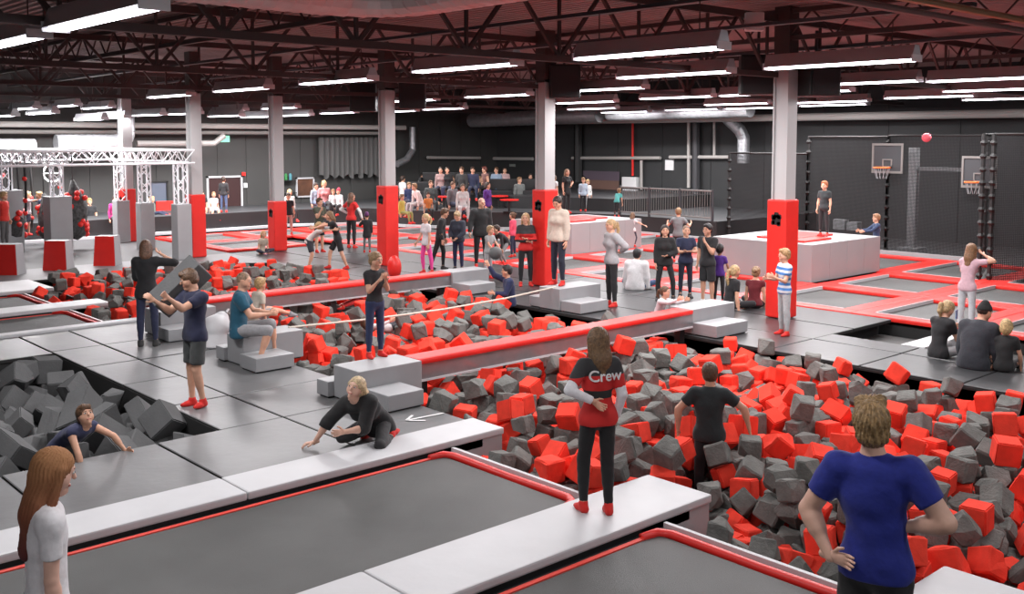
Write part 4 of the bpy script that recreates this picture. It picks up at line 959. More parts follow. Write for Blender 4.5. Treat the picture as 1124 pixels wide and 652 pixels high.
FOAM_FRONT = [14,60,-14,-100,14,82,0,16,72,7,52,-75,106,0,15,87,-20,-90,0,-19,0,14,121,-66,39,-90,63,0,15,146,-18,-78,90,-77,3,13,179,-41,0,0,0,3,15,173,-16,0,0,-44,
1,15,223,-46,180,0,-40,1,13,253,-65,180,0,-10,0,17,281,4,-44,-84,-166,0,13,286,-18,96,2,-99,1,16,309,-17,29,1,90,0,14,381,-43,1,83,1,2,17,384,5,25,-83,
-180,0,12,407,-21,63,90,57,1,13,408,0,42,90,62,1,13,433,-45,5,17,-85,0,13,475,-20,91,58,-88,2,12,504,-20,-87,84,94,0,12,566,-17,90,88,-90,2,12,589,-42,
-90,0,88,0,12,618,-44,79,-1,-1,0,11,623,-23,179,-79,94,1,14,649,-41,180,-82,-180,2,14,648,-18,-76,-82,-180,1,16,678,-66,68,90,62,3,14,676,-19,118,90,56,
1,15,677,-42,-48,90,57,2,10,714,-44,84,-90,96,1,14,711,-23,-180,0,110,1,10,736,-16,-106,0,-180,1,18,740,-41,-18,19,173,2,11,765,-60,-1,34,88,1,16,802,-9,
73,58,-15,3,11,822,-44,-179,2,-180,1,16,10,-46,-180,0,0,1,16,24,-25,77,-3,-10,1,18,48,-66,-90,0,174,0,26,204,-28,-146,-51,-40,3,18,348,-66,171,90,71,3,
17,355,-44,76,90,157,1,18,462,-47,-31,16,167,0,17,527,-43,163,-90,112,3,15,535,-20,0,0,-105,0,16,597,-19,90,0,-91,2,27,100,2,-111,67,-109,3,21,126,6,-79,
-90,73,1,20,318,-68,62,90,60,0,23,358,4,115,90,-146,2,22,412,-64,-90,0,5,0,28,697,-2,-127,47,110,2,21,769,-35,-179,-13,-89,0,22,828,-66,-163,-88,163,0,
31,248,-43,-27,22,-64,2,30,42,-35,-167,10,171,3,24,354,-21,90,0,-164,2,26,555,-66,-90,0,3,0,28,155,-42,0,0,-89,2,30,315,-43,179,6,160,0,37,330,-7,-130,
48,-129,0,44,154,1,54,-5,94,3,22,180,-66,111,-90,-109,1,43,253,-21,-18,-30,-157,2,22,384,-17,-180,83,0,0,39,414,-3,108,-90,-156,0,29,471,-65,-121,-55,-128,
0,34,495,-39,78,-68,2,0,39,570,-19,111,78,-160,0,35,615,-66,59,-90,31,0,41,710,-47,33,46,39,2,39,736,-31,-69,19,173,0,40,13,-41,180,0,-175,0,27,284,-40,
180,6,-167,2,40,444,1,-164,90,7,0,38,649,-64,90,0,-90,2,44,640,-40,180,0,-146,0,40,827,-42,-158,87,-160,0,50,89,-62,7,-90,63,2,24,122,-17,21,-90,73,2,42,
590,-60,89,90,-89,1,48,681,-19,89,-70,81,2,36,763,-62,93,-18,177,0,24,799,-32,-22,23,120,2,51,15,-16,-179,-88,-103,2,50,68,-14,86,3,-163,0,49,126,-20,169,
-90,97,3,50,122,5,102,-77,117,1,51,228,-32,39,-19,90,0,48,291,-64,-56,-90,134,0,49,301,-17,-90,0,-80,1,49,354,-64,-124,90,78,1,52,388,-41,162,82,-180,3,
53,393,-18,83,4,-61,0,48,518,-42,90,0,178,0,47,567,-49,-6,-55,99,1,51,602,-37,-87,-3,164,0,46,794,-45,30,58,-14,1,47,826,-20,179,3,0,0,52,42,-16,86,2,177,
0,51,179,-64,-50,90,134,0,52,205,-44,61,-90,-60,0,46,443,-43,-90,0,113,0,54,766,-20,-4,89,-162,2,54,98,-16,180,0,-100,0,57,95,6,-161,90,-140,1,56,271,-42,
-90,0,113,1,56,299,-40,90,0,-175,2,55,357,-20,-180,0,-172,0,56,392,4,-180,8,3,1,46,418,-25,-73,90,24,1,57,517,-18,90,0,-6,2,55,547,-66,-90,-6,-81,0,63,
655,-40,-43,-90,-15,3,55,67,-38,155,85,70,2,59,178,-41,2,0,106,1,59,201,-22,50,-90,-131,1,60,325,-39,177,5,10,3,44,441,-21,90,0,91,1,61,492,-40,-62,90,
-71,0,64,614,-66,166,78,161,2,68,737,-24,79,-42,-115,2,66,154,-44,-177,-88,1,2,64,177,-19,180,-2,-179,2,64,330,-14,177,-5,-108,1,63,355,3,-106,-90,13,0,
66,434,3,-10,-74,101,3,66,464,4,78,84,-11,2,65,543,-41,-69,-85,168,0,65,573,-25,-60,-30,52,0,49,99,-39,-120,90,-121,0,61,764,-43,82,89,-162,1,59,793,-67,
90,0,76,1,76,117,-16,0,0,-128,0,61,153,-20,-5,88,179,1,66,243,-56,-165,28,124,0,77,489,-18,-145,0,82,2,78,598,-39,20,4,79,0,73,624,-41,-90,79,180,2,75,
624,-18,-177,-11,164,1,74,705,-45,-136,70,131,1,70,823,-45,106,-85,-9,0,70,827,-22,91,5,-1,0,66,32,-42,79,78,-180,3,78,79,-18,-180,0,-75,0,79,152,5,-126,
-89,161,0,78,226,-34,155,-2,-79,0,80,276,-32,127,61,-31,0,80,328,8,-88,1,75,0,79,407,-14,27,71,-57,2,77,793,-19,11,-86,-106,0,84,12,-68,122,90,-58,3,81,
61,-43,90,0,84,0,81,89,-64,-166,90,-39,0,87,231,-13,-82,-67,17,0,81,302,-42,-85,-8,-87,0,79,377,-14,-120,-79,-152,1,80,518,-44,90,0,-90,2,83,666,-23,85,
8,-145,0,82,680,-45,-75,-81,-115,0,88,766,-20,172,90,-151,3,86,50,4,99,-90,-49,1,83,85,-40,7,90,7,0,83,115,-40,-129,90,56,2,84,204,-22,16,-90,-5,0,76,249,
-88,-90,0,178,2,83,390,-36,-170,-4,-89,0,85,516,-20,-116,90,84,1,89,542,-18,-86,2,96,3,85,569,-44,1,60,-103,1,86,594,-19,86,20,-13,1,83,785,-43,-77,-86,
-106,0,86,804,-88,-70,90,-170,2,89,31,-48,-20,43,-90,0,92,183,-46,-7,-24,-163,0,88,353,-18,90,0,91,2,73,431,-20,-166,74,-81,0,77,455,-42,88,6,150,0,72,
463,-20,91,-6,-16,0,89,722,-21,-99,-90,-117,1,95,16,-27,43,62,138,0,92,48,-19,-90,0,-160,2,91,327,-17,-91,0,-85,2,99,489,-2,152,55,172,2,97,646,-18,3,4,
35,2,102,746,-2,39,4,33,2,102,95,-14,119,25,-75,0,85,152,-19,-63,-89,161,2,93,270,-55,-153,10,-141,3,85,419,-88,-90,0,27,3,85,450,-64,1,-85,169,0,96,826,
2,-104,80,-103,2,103,15,-4,141,62,138,0,88,357,-42,90,0,-48,0,106,456,6,-90,0,23,2,99,620,-44,90,0,179,0,103,619,-22,57,90,163,0,102,691,-19,138,83,111,
0,102,704,-41,-149,-83,-69,0,106,184,-29,-178,25,6,1,109,185,-6,-7,-24,-162,0,107,247,-22,-180,-3,26,0,108,306,-48,0,-52,-176,1,98,385,-58,180,0,-18,0,
97,541,-42,90,0,-35,1,112,70,-21,90,-13,-75,0,112,117,-35,0,0,-37,3,110,211,-18,-164,-82,-4,0,112,417,-17,90,0,-49,2,111,516,-18,90,0,-149,0,104,591,-42,
26,88,-168,0,118,140,-11,-71,18,101,2,113,160,-21,-163,-12,-173,1,117,220,8,86,3,147,3,110,250,0,-150,87,34,1,116,350,-42,-90,0,75,2,116,364,-18,90,0,-52,
0,113,589,-21,-160,88,-167,1,115,776,-9,115,-20,37,0,123,289,-88,9,90,171,3,110,325,-88,-180,0,-13,0,99,649,-42,-28,85,180,0,118,725,-17,91,11,-61,2,118,
46,0,151,90,-21,1,122,384,-41,90,0,-20,3,123,418,8,180,0,116,2,115,449,-18,-172,-90,111,0,119,545,-18,0,0,-24,1,121,552,-42,-90,0,110,2,124,628,-33,12,
-62,97,0,114,655,-90,46,-90,-8,1,121,790,-28,-32,-1,179,2,120,816,-20,88,-24,94,0,120,41,-20,-126,90,-17,1,125,259,-67,90,0,125,1,126,315,-67,93,19,-4,
0,127,390,2,165,90,9,1,123,483,-42,-91,5,55,0,125,630,-9,173,70,-88,1,130,759,-21,139,-48,19,0,123,825,-64,-180,66,90,0,126,14,-20,144,90,150,0,129,13,
3,-121,90,144,0,112,91,-68,-166,90,103,0,130,287,4,90,0,171,1,129,284,-41,44,-90,-108,0,125,391,-19,-90,0,-90,1,129,487,5,93,4,-166,0,131,607,-49,-145,
4,-177,2,127,657,-22,89,0,-90,1,131,658,0,-90,-1,-172,2,129,682,-22,0,0,98,0,126,691,-44,180,0,-60,0,136,163,0,-170,56,-125,1,135,193,-1,2,80,-155,1,134,
338,-22,-62,-53,-15,1,131,490,-18,40,85,-24,0,139,525,-21,-150,59,64,0,129,579,-46,0,0,-180,1,137,86,-47,-165,-78,-101,3,135,165,-28,115,32,105,1,131,191,
-21,71,-80,25,1,131,214,-63,90,3,3,2,131,227,-16,-93,87,-162,0,136,256,-21,0,0,-14,2,138,286,-18,119,90,111,3,140,312,-24,95,16,3,2,134,584,-25,180,0,-98,
1,137,708,-23,180,-85,25,1,137,99,-68,90,0,-11,1,145,122,-15,90,29,-16,0,138,450,-64,106,-90,78,1,145,46,-16,-114,-90,-114,0,147,49,7,94,-90,-123,0,147,
58,-64,-129,-90,-129,2,147,561,-64,90,0,145,1,129,629,-61,-90,33,90,3,151,779,-40,-90,0,34,2,125,800,-50,-2,-58,-90,0,145,813,-18,110,-90,171,0,151,312,
1,-175,3,4,2,152,352,-88,172,-90,128,2,154,748,6,-10,88,-65,2,154,16,4,42,90,126,2,151,55,-40,148,90,53,2,154,145,4,-144,90,1,1,153,208,-16,177,-11,-75,
0,158,240,-1,175,9,67,2,139,317,-48,-91,-71,-13,1,153,388,4,35,90,61,2,151,396,-21,-151,-90,-121,2,154,422,-19,-90,0,84,2,153,427,4,79,-90,96,1,155,453,
-44,8,26,-176,1,154,478,-42,-104,-90,113,2,157,491,6,-48,-88,54,3,152,620,-24,-180,0,-80,0,155,664,3,-158,85,-60,0,156,688,0,-90,0,100,3,154,724,-42,-170,
90,130,0,152,788,-88,170,-90,-64,0,157,235,-25,103,78,-88,0,158,350,-42,44,90,-116,0,158,355,-20,-180,0,-165,0,158,537,-39,68,68,57,3,160,592,2,18,90,53,
2,155,621,-2,90,0,-106,1,158,719,-20,44,-90,-31,1,158,777,-16,-159,90,86,1,155,19,-40,68,90,127,3,154,26,-88,-180,0,-2,2,161,177,-12,-90,-63,-85,2,165,
264,-13,7,1,163,2,159,292,-44,65,90,-142,1,159,482,-18,-41,90,-67,0,162,509,-17,-105,88,112,1,164,563,-34,159,28,64,1,160,594,-23,-136,90,48,2,161,649,
-40,-154,-90,-10,3,166,92,-71,150,-1,-123,1,170,115,-52,122,-32,-16,2,166,288,-23,0,0,74,1,170,823,-16,4,21,-168,0,167,322,-24,163,-90,19,0,171,517,5,86,
0,-88,3,177,74,-25,42,18,-68,0,175,102,-27,-162,-63,-91,0,160,147,-18,90,0,99,0,177,459,-28,-116,-50,174,1,173,651,-19,-137,-90,-12,1,162,750,-18,-89,2,
154,0,180,17,7,-174,90,84,3,156,15,-19,-136,90,123,1,178,50,-62,99,-90,-99,2,178,216,-39,158,-90,-166,0,182,366,-10,90,-33,-75,3,177,400,0,-102,-3,12,0,
159,683,-23,90,0,159,1,179,719,7,90,-1,103,2,179,36,-17,11,90,97,1,180,146,7,-90,0,95,0,183,152,-65,90,0,-82,2,181,218,-16,-90,0,-77,0,186,441,-11,-48,
-49,84,2,180,755,-42,11,86,-82,0,186,784,-6,-135,-51,-96,0,186,795,-31,39,-39,-94,2,185,12,-17,-170,-90,-100,2,181,46,-39,0,0,76,0,185,141,-17,-127,-90,
-139,2,184,189,-11,0,0,-87,3,183,228,7,0,0,86,0,187,255,0,170,-2,68,1,186,284,1,-13,-90,62,0,177,381,-41,-179,-10,-88,1,185,428,-31,-94,47,-96,0,187,486,
-88,-139,90,-94,0,185,583,-64,-180,0,54,1,184,603,-42,98,90,-168,2,185,611,6,0,0,-80,2,185,694,-8,0,0,-78,2,184,725,-40,-89,0,14,3,187,750,3,88,4,66,0,
185,828,-40,90,0,-180,2,190,186,14,-180,0,-81,1,189,332,-48,86,82,99,0,185,354,-29,-158,-56,104,0,183,396,-22,-82,10,155,1,189,545,-17,-90,0,126,1,190,
576,-44,-94,90,153,1,190,633,-51,82,32,-100,0,194,667,-58,-167,-2,101,2,193,257,-22,0,80,-10,2,192,314,-23,40,90,-145,2,196,312,1,-168,-90,26,0,193,489,
-44,0,0,-88,2,194,492,-20,-35,-90,47,1,194,554,5,-19,-90,17,3,199,578,-21,-90,0,-73,2,196,667,-33,91,-13,178,0,202,93,-46,-88,-3,97,0,206,97,-20,-166,7,
-49,0,200,119,-41,176,4,171,0,190,285,-21,172,-90,61,1,201,455,-45,-94,-78,-2,2,200,517,2,129,-85,-128,2,202,585,3,-180,0,-67,0,194,612,-18,90,0,156,0,
189,642,-73,91,-36,92,3,186,693,-32,-90,0,2,2,181,718,-17,-84,-89,-85,0,194,17,-40,38,90,106,0,206,66,-33,143,-52,-77,0,211,390,-20,72,-90,161,3,206,388,
-42,-180,0,-74,1,205,719,-14,2,-2,11,0,189,754,-20,-86,1,168,1,210,770,-15,-175,4,49,3,194,815,-64,-90,0,-75,2,211,43,-54,-58,-45,68,1,210,145,-23,-82,
36,-86,0,212,180,-21,-102,-75,93,2,208,205,-29,95,-16,-92,0,207,221,-10,-161,73,-73,3,191,283,-42,0,0,2,0,211,386,3,-49,90,-19,0,211,423,-11,124,-26,69,
1,211,460,-22,73,-78,-2,2,196,547,-39,90,0,152,0,211,380,-65,-180,0,-162,2,215,465,4,-176,82,-171,2,213,15,-66,-42,90,-76,1,219,26,-20,3,9,-154,0,219,255,
-21,-157,-89,148,0,219,283,-64,0,0,-119,2,217,353,-64,49,-90,129,0,216,626,-44,155,-90,113,2,223,646,-88,-96,-90,70,3,216,684,-88,125,-90,-42,3,222,756,
-64,90,83,-130,0,216,802,-20,-50,-90,45,1,218,824,-66,-90,0,-162,2,224,117,-18,90,6,-53,0,226,157,-2,-133,-50,156,1,220,278,-42,0,0,168,1,227,317,3,-173,
-8,46,2,222,332,-42,-79,2,-11,0,221,358,-40,-55,90,110,0,223,363,-18,101,-90,-61,0,222,541,-46,0,0,-114,1,220,601,-22,-90,0,-175,0,225,630,3,114,-90,93,
3,218,716,-38,-88,3,-80,2,222,798,1,-90,0,104,0,221,825,-21,85,-90,74,1,222,18,-44,31,90,-51,0,228,327,-20,-92,79,88,3,225,487,-23,57,90,-145,1,226,492,
-1,-24,90,-143,0,225,520,5,0,0,180,3,226,564,-30,-125,13,-6,0,227,658,-42,-168,-90,60,2,222,687,-42,-94,-90,2,0,231,731,-4,-6,-36,9,2,230,302,-30,156,-45,
-69,0,221,523,-22,-90,0,56,0,231,576,-11,34,-14,176,0,226,632,-20,105,90,-83,0,229,691,-16,-92,-76,-88,2,233,759,-42,100,-83,49,0,225,828,-43,0,0,176,0,
235,70,-20,86,2,-85,0,235,82,-43,-95,1,-105,0,236,146,-22,-101,38,173,1,236,198,-41,-150,55,-57,2,234,207,-18,34,55,-57,0,229,229,-36,99,-90,74,0,238,439,
-3,-53,1,-15,2,234,663,-18,0,0,-97,0,234,763,-20,-90,7,50,0,239,98,-19,-94,-2,-142,0,225,175,-66,-22,-90,-48,1,239,385,-50,-99,-44,18,2,232,419,-23,-116,
-83,23,1,227,796,-44,47,90,-143,2,238,47,-42,-86,-90,-96,0,241,75,2,129,85,156,1,240,243,-88,174,-90,88,0,244,261,-19,40,81,-63,0,238,461,-21,0,0,-14,1,
245,509,-30,-29,49,49,0,240,763,3,-143,-83,49,0,247,16,-42,0,0,100,2,234,119,-64,-34,-90,-134,1,245,265,-43,-157,81,-63,3,246,16,-19,-41,-90,-149,1,248,
358,-68,-90,0,132,1,251,536,-34,-27,-86,97,0,250,545,-8,179,4,84,3,252,623,-21,175,4,60,0,253,816,-88,-180,0,-42,2,250,12,2,-90,0,172,1,260,116,-40,135,
-85,-93,3,260,163,-6,152,56,-14,3,255,233,-41,106,0,10,2,256,289,-16,67,-90,-2,3,256,392,-34,-169,44,-163,0,253,481,-40,180,0,175,0,253,567,-21,-90,0,175,
1,254,656,-68,-55,90,118,0,253,790,-22,-10,72,77,2,254,827,-18,-100,90,-10,2,260,125,-64,158,85,87,2,262,189,-20,71,67,-31,2,262,248,1,-87,-37,-11,3,257,
324,-22,100,90,94,0,257,327,0,64,-90,-85,1,257,354,-24,-38,-90,35,2,257,416,-64,74,90,-156,2,259,421,-19,90,0,-51,1,258,574,2,121,87,18,0,260,590,-20,159,
-86,-160,3,256,652,-24,45,90,123,0,256,698,-24,21,-90,157,0,262,730,-14,-92,61,-2,2,253,795,-46,94,-72,-104,0,262,48,-40,-61,-90,-35,0,261,46,-18,90,0,
-75,1,260,81,-22,-180,0,161,1,256,88,-88,-180,0,46,0,261,119,-16,5,0,0,2,264,217,-21,83,15,-105,0,261,212,1,87,-74,-80,1,262,477,-17,-131,-90,-34,2,259,
689,-68,-78,-90,172,0,261,694,-46,-180,0,-100,1,259,151,-40,90,0,101,2,261,363,-48,90,0,-173,1,270,391,-6,-174,37,-32,2,267,434,4,-83,-6,169,2,261,490,
-88,-90,0,121,0,263,760,-20,116,-90,148,0,262,78,-44,90,0,110,1,269,449,-23,-85,-84,-4,2,273,527,7,53,-83,-170,2,265,614,-43,-6,0,9,0,264,757,-42,-40,-90,
148,0,273,15,-34,-86,8,-84,2,272,521,-18,-104,84,-20,0,278,271,-44,82,-67,-90,0,281,282,-65,135,-67,-90,0,278,300,-88,-90,-90,0,2,269,788,-69,-62,4,-71,
0,280,162,-21,159,56,-14,0,279,264,-22,-172,-67,-90,0,282,322,4,110,-90,-114,2,283,350,-22,132,-90,-32,0,280,545,-19,180,0,163,2,281,638,-17,0,0,-5,1,281,
641,-40,-19,90,67,2,280,795,-42,-3,-87,3,0,281,798,-19,87,1,-75,0,288,36,-60,105,0,162,2,291,81,-25,49,-58,60,2,286,132,-19,-172,-5,6,2,284,365,-88,-114,
-90,19,3,287,422,-19,161,-85,8,0,287,496,0,-136,84,-146,0,287,666,-25,101,-47,-109,0,285,828,-64,-180,0,93,0,295,42,-25,65,-43,-98,2,290,59,-42,-97,47,
-108,0,290,109,-20,-171,6,11,1,284,235,-17,27,90,153,1,287,242,-39,90,0,6,0,285,320,-21,-180,0,17,2,287,354,-44,-90,0,-17,0,291,468,2,6,75,-98,2,291,562,
3,157,13,12,1,287,586,-44,-90,0,109,2,290,614,-17,-90,0,12,2,289,693,-23,0,0,79,1,290,750,-40,90,34,101,0,286,771,-28,84,-56,101,1,291,190,-64,-122,90,
49,2,291,209,7,58,-90,-55,0,291,379,-21,-37,-87,-87,0,294,413,-43,-5,3,112,0,296,589,2,1,90,-167,2,294,613,6,-59,-90,-17,1,294,615,-42,41,-90,-35,2,291,
700,-2,180,0,-6,1,292,725,-14,-92,-90,98,0,290,827,-18,-180,0,6,0,294,212,-17,-83,90,120,2,294,389,-66,157,-90,-62,1,292,441,-66,-53,-90,135,0,295,458,
-44,-96,-75,82,0,293,464,-21,-148,-75,82,0,285,517,-42,-63,-90,134,2,298,822,-40,78,-90,-3,0,301,184,-37,-180,0,-32,3,300,187,-12,90,0,-174,1,301,523,-15,
-177,5,-144,2,312,18,-15,87,-3,45,2,294,160,-37,56,0,76,1,306,261,-63,-124,-89,132,2,311,332,-19,-75,-71,112,2,310,91,-9,26,-21,-176,1,310,290,-65,90,-90,
172,1,313,341,-57,25,22,62,2,314,488,-15,-90,0,-122,2,313,745,-23,146,50,-63,1,305,793,-42,90,0,82,0,314,131,-15,-111,-11,0,2,316,160,-3,-90,0,-88,3,314,
374,-22,95,-3,146,1,314,563,-20,149,90,164,0,316,670,-48,105,12,-88,0,316,675,-77,-63,41,-78,3,293,720,-38,-70,-90,85,2,317,116,-39,-123,90,84,0,320,218,
4,-180,0,-156,2,318,255,-12,-91,2,-17,2,316,419,-66,17,-90,154,3,318,497,9,174,90,-108,0,320,559,3,90,0,89,3,319,618,-64,0,0,-172,2,315,644,-44,0,0,-3,
0,317,698,-23,-79,-84,171,2,321,60,-42,-96,-90,80,0,318,185,-88,-90,0,91,3,321,199,-39,0,0,146,3,322,252,-38,89,2,-7,2,326,304,-16,180,0,123,2,321,373,
-48,162,6,-8,0,324,426,-22,0,0,117,1,320,456,-10,0,0,-98,3,314,526,-39,-167,88,8,2,319,642,-22,-90,0,-86,1,320,725,-38,-114,90,4,1,322,825,-18,-168,90,
-12,0,323,54,-88,90,0,-81,2,324,63,-20,-121,90,-117,0,328,193,-12,180,0,31,2,323,227,-21,180,0,83,2,325,310,-42,122,90,26,2,327,398,-42,-175,90,175,3,325,
421,-44,180,0,-9,1,324,588,-22,176,90,-14,0,326,615,-20,90,0,-10,3,327,763,-42,-172,-90,51,2,334,279,-50,70,53,172,2,330,766,-18,180,0,-28,0,327,821,-42,
166,-90,-64,2,340,34,-24,-12,-68,-133,3,316,88,-42,124,90,43,2,333,103,-16,9,6,6,0,337,342,-13,93,-2,-52,2,331,395,-20,-152,-90,-23,0,335,765,5,-34,90,
-140,0,334,794,1,13,-90,71,0,334,794,-22,151,-90,66,0,317,156,-25,124,-90,144,1,326,360,-68,-161,-1,151,1,341,530,-28,31,-17,-105,2,330,700,-45,-2,5,149,
0,325,88,-66,158,90,30,0,342,136,-27,150,21,-1,3,342,273,-27,177,59,167,1,346,282,-2,-127,75,164,0,344,448,-8,42,-6,-15,0,341,504,-25,174,-17,-8,0,341,
559,-23,17,-89,158,2,323,728,-64,0,0,175,3,344,167,-17,88,84,90,2,336,248,-63,-178,2,-11,0,349,367,-35,-95,-33,-166,1,347,584,-16,-171,90,-95,0,348,654,
-19,-90,0,11,2,349,731,-14,-88,0,21,2,354,65,-49,-64,59,96,3,348,159,5,73,-84,-90,1,347,241,-42,-86,1,9,1,350,389,-63,0,75,171,0,347,555,1,1,0,-94,0,351,
586,7,-90,0,75,0,350,611,-15,-92,-79,82,2,350,641,6,-91,0,-7,3,352,693,2,-180,0,-165,2,352,723,-62,-90,0,30,2,350,823,-44,-90,0,104,1,352,89,-66,80,-90,
-164,0,358,195,13,-47,-90,174,2,351,316,-19,-90,0,-163,1,355,418,-13,90,0,-97,3,358,418,11,0,0,-49,2,353,473,-22,-180,0,-112,0,355,686,-42,175,90,-107,
3,354,827,0,-173,-90,83,2,360,15,-42,115,90,-87,0,359,14,-20,90,0,-76,0,357,102,-21,2,-7,-83,0,356,193,-14,180,0,7,3,355,315,-42,-180,0,11,2,351,341,-38,
0,0,92,2,365,353,-13,-76,14,47,3,353,660,-64,180,0,-172,1,356,755,-38,-29,90,71,0,357,759,-14,95,90,81,0,360,94,-42,122,83,-70,1,360,219,-22,-83,-2,4,0,
368,495,-18,2,47,167,2,357,697,-21,-180,0,77,1,361,782,5,-1,5,-108,3,362,793,-67,-94,4,-142,3,364,790,-44,59,84,84,0,366,59,-22,-84,0,77,0,366,260,-16,
90,0,-101,0,367,292,-16,180,12,-71,3,368,391,-16,-8,-1,-109,3,354,728,-38,-90,0,-75,0,360,821,-23,-6,-90,69,1,353,45,-67,17,-64,-128,2,366,137,-30,-115,
34,-106,0,358,233,-66,-172,0,-9,0,371,522,-19,90,6,175,2,369,553,-22,5,85,0,3,375,167,-27,55,66,-70,0,377,171,-2,99,-15,-118,0,371,441,-23,11,23,-94,1,
377,603,-22,-71,55,8,0,377,631,-25,-53,-10,-108,0,380,219,0,-116,3,89,0,371,260,-40,25,90,180,2,381,329,-25,-40,-17,-126,0,382,460,-42,10,-90,-48,0,378,
575,-18,-50,-80,-44,1,381,681,-41,90,-7,-118,0,378,716,-20,-19,0,-107,1,379,739,-22,63,-90,-82,0,383,82,-64,90,0,111,2,380,106,-19,-78,2,-173,0,387,416,
-9,-90,-47,173,0,385,747,-44,50,-90,-110,3,366,782,-22,5,1,-15,0,385,19,-20,73,90,107,1,386,27,-68,84,90,102,0,385,87,-40,0,0,-77,0,386,194,-19,-94,90,
-69,1,388,245,9,145,79,55,2,383,367,-21,-85,-84,134,1,385,550,-44,79,-90,-169,3,387,654,-18,0,0,160,0,382,52,-46,70,-90,175,1,386,115,-45,45,90,-67,0,388,
197,2,149,-90,119,1,390,486,-38,180,0,164,2,391,763,-13,-146,12,-12,0,389,824,-22,-90,0,135,0,391,13,-44,-111,-90,-69,2,391,140,-32,-51,30,127,1,394,388,
-24,160,-90,-14,0,392,689,-21,174,2,-11,1,396,784,-27,-128,25,-152,0,393,805,-45,0,-13,-90,0,389,829,-44,39,-90,141,1,405,38,-32,-51,25,-96,3,396,285,-18,
180,0,87,3,385,358,-42,53,-84,134,3,397,519,-18,-90,-7,-3,3,401,551,-22,90,0,136,0,389,652,-40,-130,-90,-152,0,398,687,2,73,83,-119,2,404,67,-29,-149,47,
-127,0,398,259,-36,151,90,27,1,401,261,-62,-180,0,-77,3,400,312,-38,-83,90,137,0,390,349,-64,90,-85,134,0,395,490,-62,180,0,84,2,403,584,-18,78,-80,-161,
1,402,609,-40,-1,-4,98,2,391,658,-64,-90,0,-91,0,404,712,-20,47,-84,-155,0,406,97,-28,98,-64,179,1,405,171,-21,87,-5,2,0,410,446,-42,78,19,21,2,410,472,
-19,-72,-31,132,0,397,626,-88,-180,0,84,2,394,658,-88,91,-90,-89,2,393,221,-22,-180,0,86,1,391,244,-15,-100,6,175,0,413,160,-44,47,-84,150,2,412,197,-5,
123,-83,132,1,417,340,-20,25,90,29,3,415,371,-16,35,27,146,0,415,409,-4,78,47,171,3,412,583,-40,-170,0,-71,2,416,743,-64,90,0,134,0,413,758,-36,47,13,114,
0,417,12,-42,-165,-84,165,0,422,17,-17,19,1,-121,0,418,222,-18,-180,0,-105,2,420,316,-16,102,66,-165,2,418,439,-16,-94,19,9,0,411,549,-44,-104,-90,131,
1,399,790,-66,169,77,-91,2,415,823,-46,173,-90,-153,1,417,87,-48,-37,58,10,0,422,114,-68,-56,90,93,1,422,219,-44,0,0,90,2,419,291,-23,164,-90,-164,1,422,
284,-1,90,0,-164,0,422,471,4,3,-61,-56,1,416,549,-66,-64,90,-2,2,421,656,-44,180,0,8,2,422,653,-20,-59,-90,-172,0,422,685,-22,180,0,78,2,425,704,6,176,
2,-124,0,424,800,-40,0,0,108,2,418,826,-24,122,90,30,0,428,135,-50,43,-64,59,0,425,259,4,0,0,-56,1,428,494,-19,4,-10,-50,2,420,518,-42,-148,-90,179,2,433,
562,-31,-76,43,-153,2,424,800,-16,-48,-90,105,1,428,57,-66,88,-4,-83,2,433,141,-27,161,18,12,2,430,171,-9,83,62,-27,1,427,253,-88,147,90,-123,2,432,601,
-62,-83,90,31,2,429,622,-23,-90,0,81,2,429,621,1,-88,90,140,0,427,714,-42,41,85,122,3,425,794,-64,90,0,-170,3,432,60,-41,-178,5,90,2,433,71,7,-177,4,99,
0,437,72,-17,-176,-3,-169,2,437,107,-49,-127,7,-118,1,437,170,-31,-18,-22,15,2,430,261,-19,-88,-90,107,2,427,346,-64,90,0,22,2,434,389,-23,-180,0,38,1,
427,828,-68,-74,90,20,0,431,25,-88,46,-90,-154,3,436,194,-45,-91,8,-177,1,439,417,-19,-97,-77,15,2,446,519,-11,126,-42,-71,3,439,538,-29,-25,-40,32,1,437,
593,-40,90,0,8,1,435,716,-18,133,85,122,2,429,724,-88,22,90,101,3,430,763,-50,157,-44,44,1,443,456,-17,23,-88,-14,2,442,569,-60,-121,43,152,2,447,776,-33,
-22,-9,-106,0,440,83,-68,-175,-82,-4,0,445,297,-40,26,90,-73,2,448,326,-6,-139,9,89,0,433,488,-43,90,-11,-30,0,448,687,-17,0,0,-102,2,445,824,-42,-139,
88,-41,2,450,15,-14,-133,90,16,1,448,295,-16,-180,0,83,0,451,354,-26,158,-90,126,0,451,357,-2,-90,0,-178,2,451,826,5,60,88,-39,0,449,16,-36,-90,0,-117,
0,457,265,5,-119,90,-96,3,453,384,0,180,0,-171,1,455,657,-12,-139,90,53,0,455,744,-85,0,0,-73,3,459,53,-88,176,-90,-4,2,457,60,-42,180,0,-90,0,460,94,-20,
-32,-90,92,0,449,161,-52,103,-58,155,0,459,193,-31,167,-47,-1,1,460,219,-66,118,90,-96,0,456,390,-88,-9,90,90,2,459,445,-66,-179,79,-122,0,457,487,-88,
90,0,-91,0,458,629,-44,116,90,-63,3,456,800,-43,105,0,-167,1,462,121,-2,126,90,30,2,462,481,-64,-140,90,155,2,461,569,-38,-51,9,99,0,462,602,-49,8,26,-85,
0,459,804,-22,-102,-76,104,1,456,15,-59,21,-90,162,0,465,83,-64,69,90,-114,0,462,91,-42,88,90,-91,1,464,146,-90,0,0,129,1,470,161,-34,-1,60,170,0,465,216,
-39,-180,0,80,3,467,233,-14,13,9,137,0,468,241,9,77,8,21,2,458,351,-48,91,90,-45,1,460,386,-22,0,0,-103,0,466,415,-20,0,0,98,0,463,513,-43,99,5,-12,3,466,
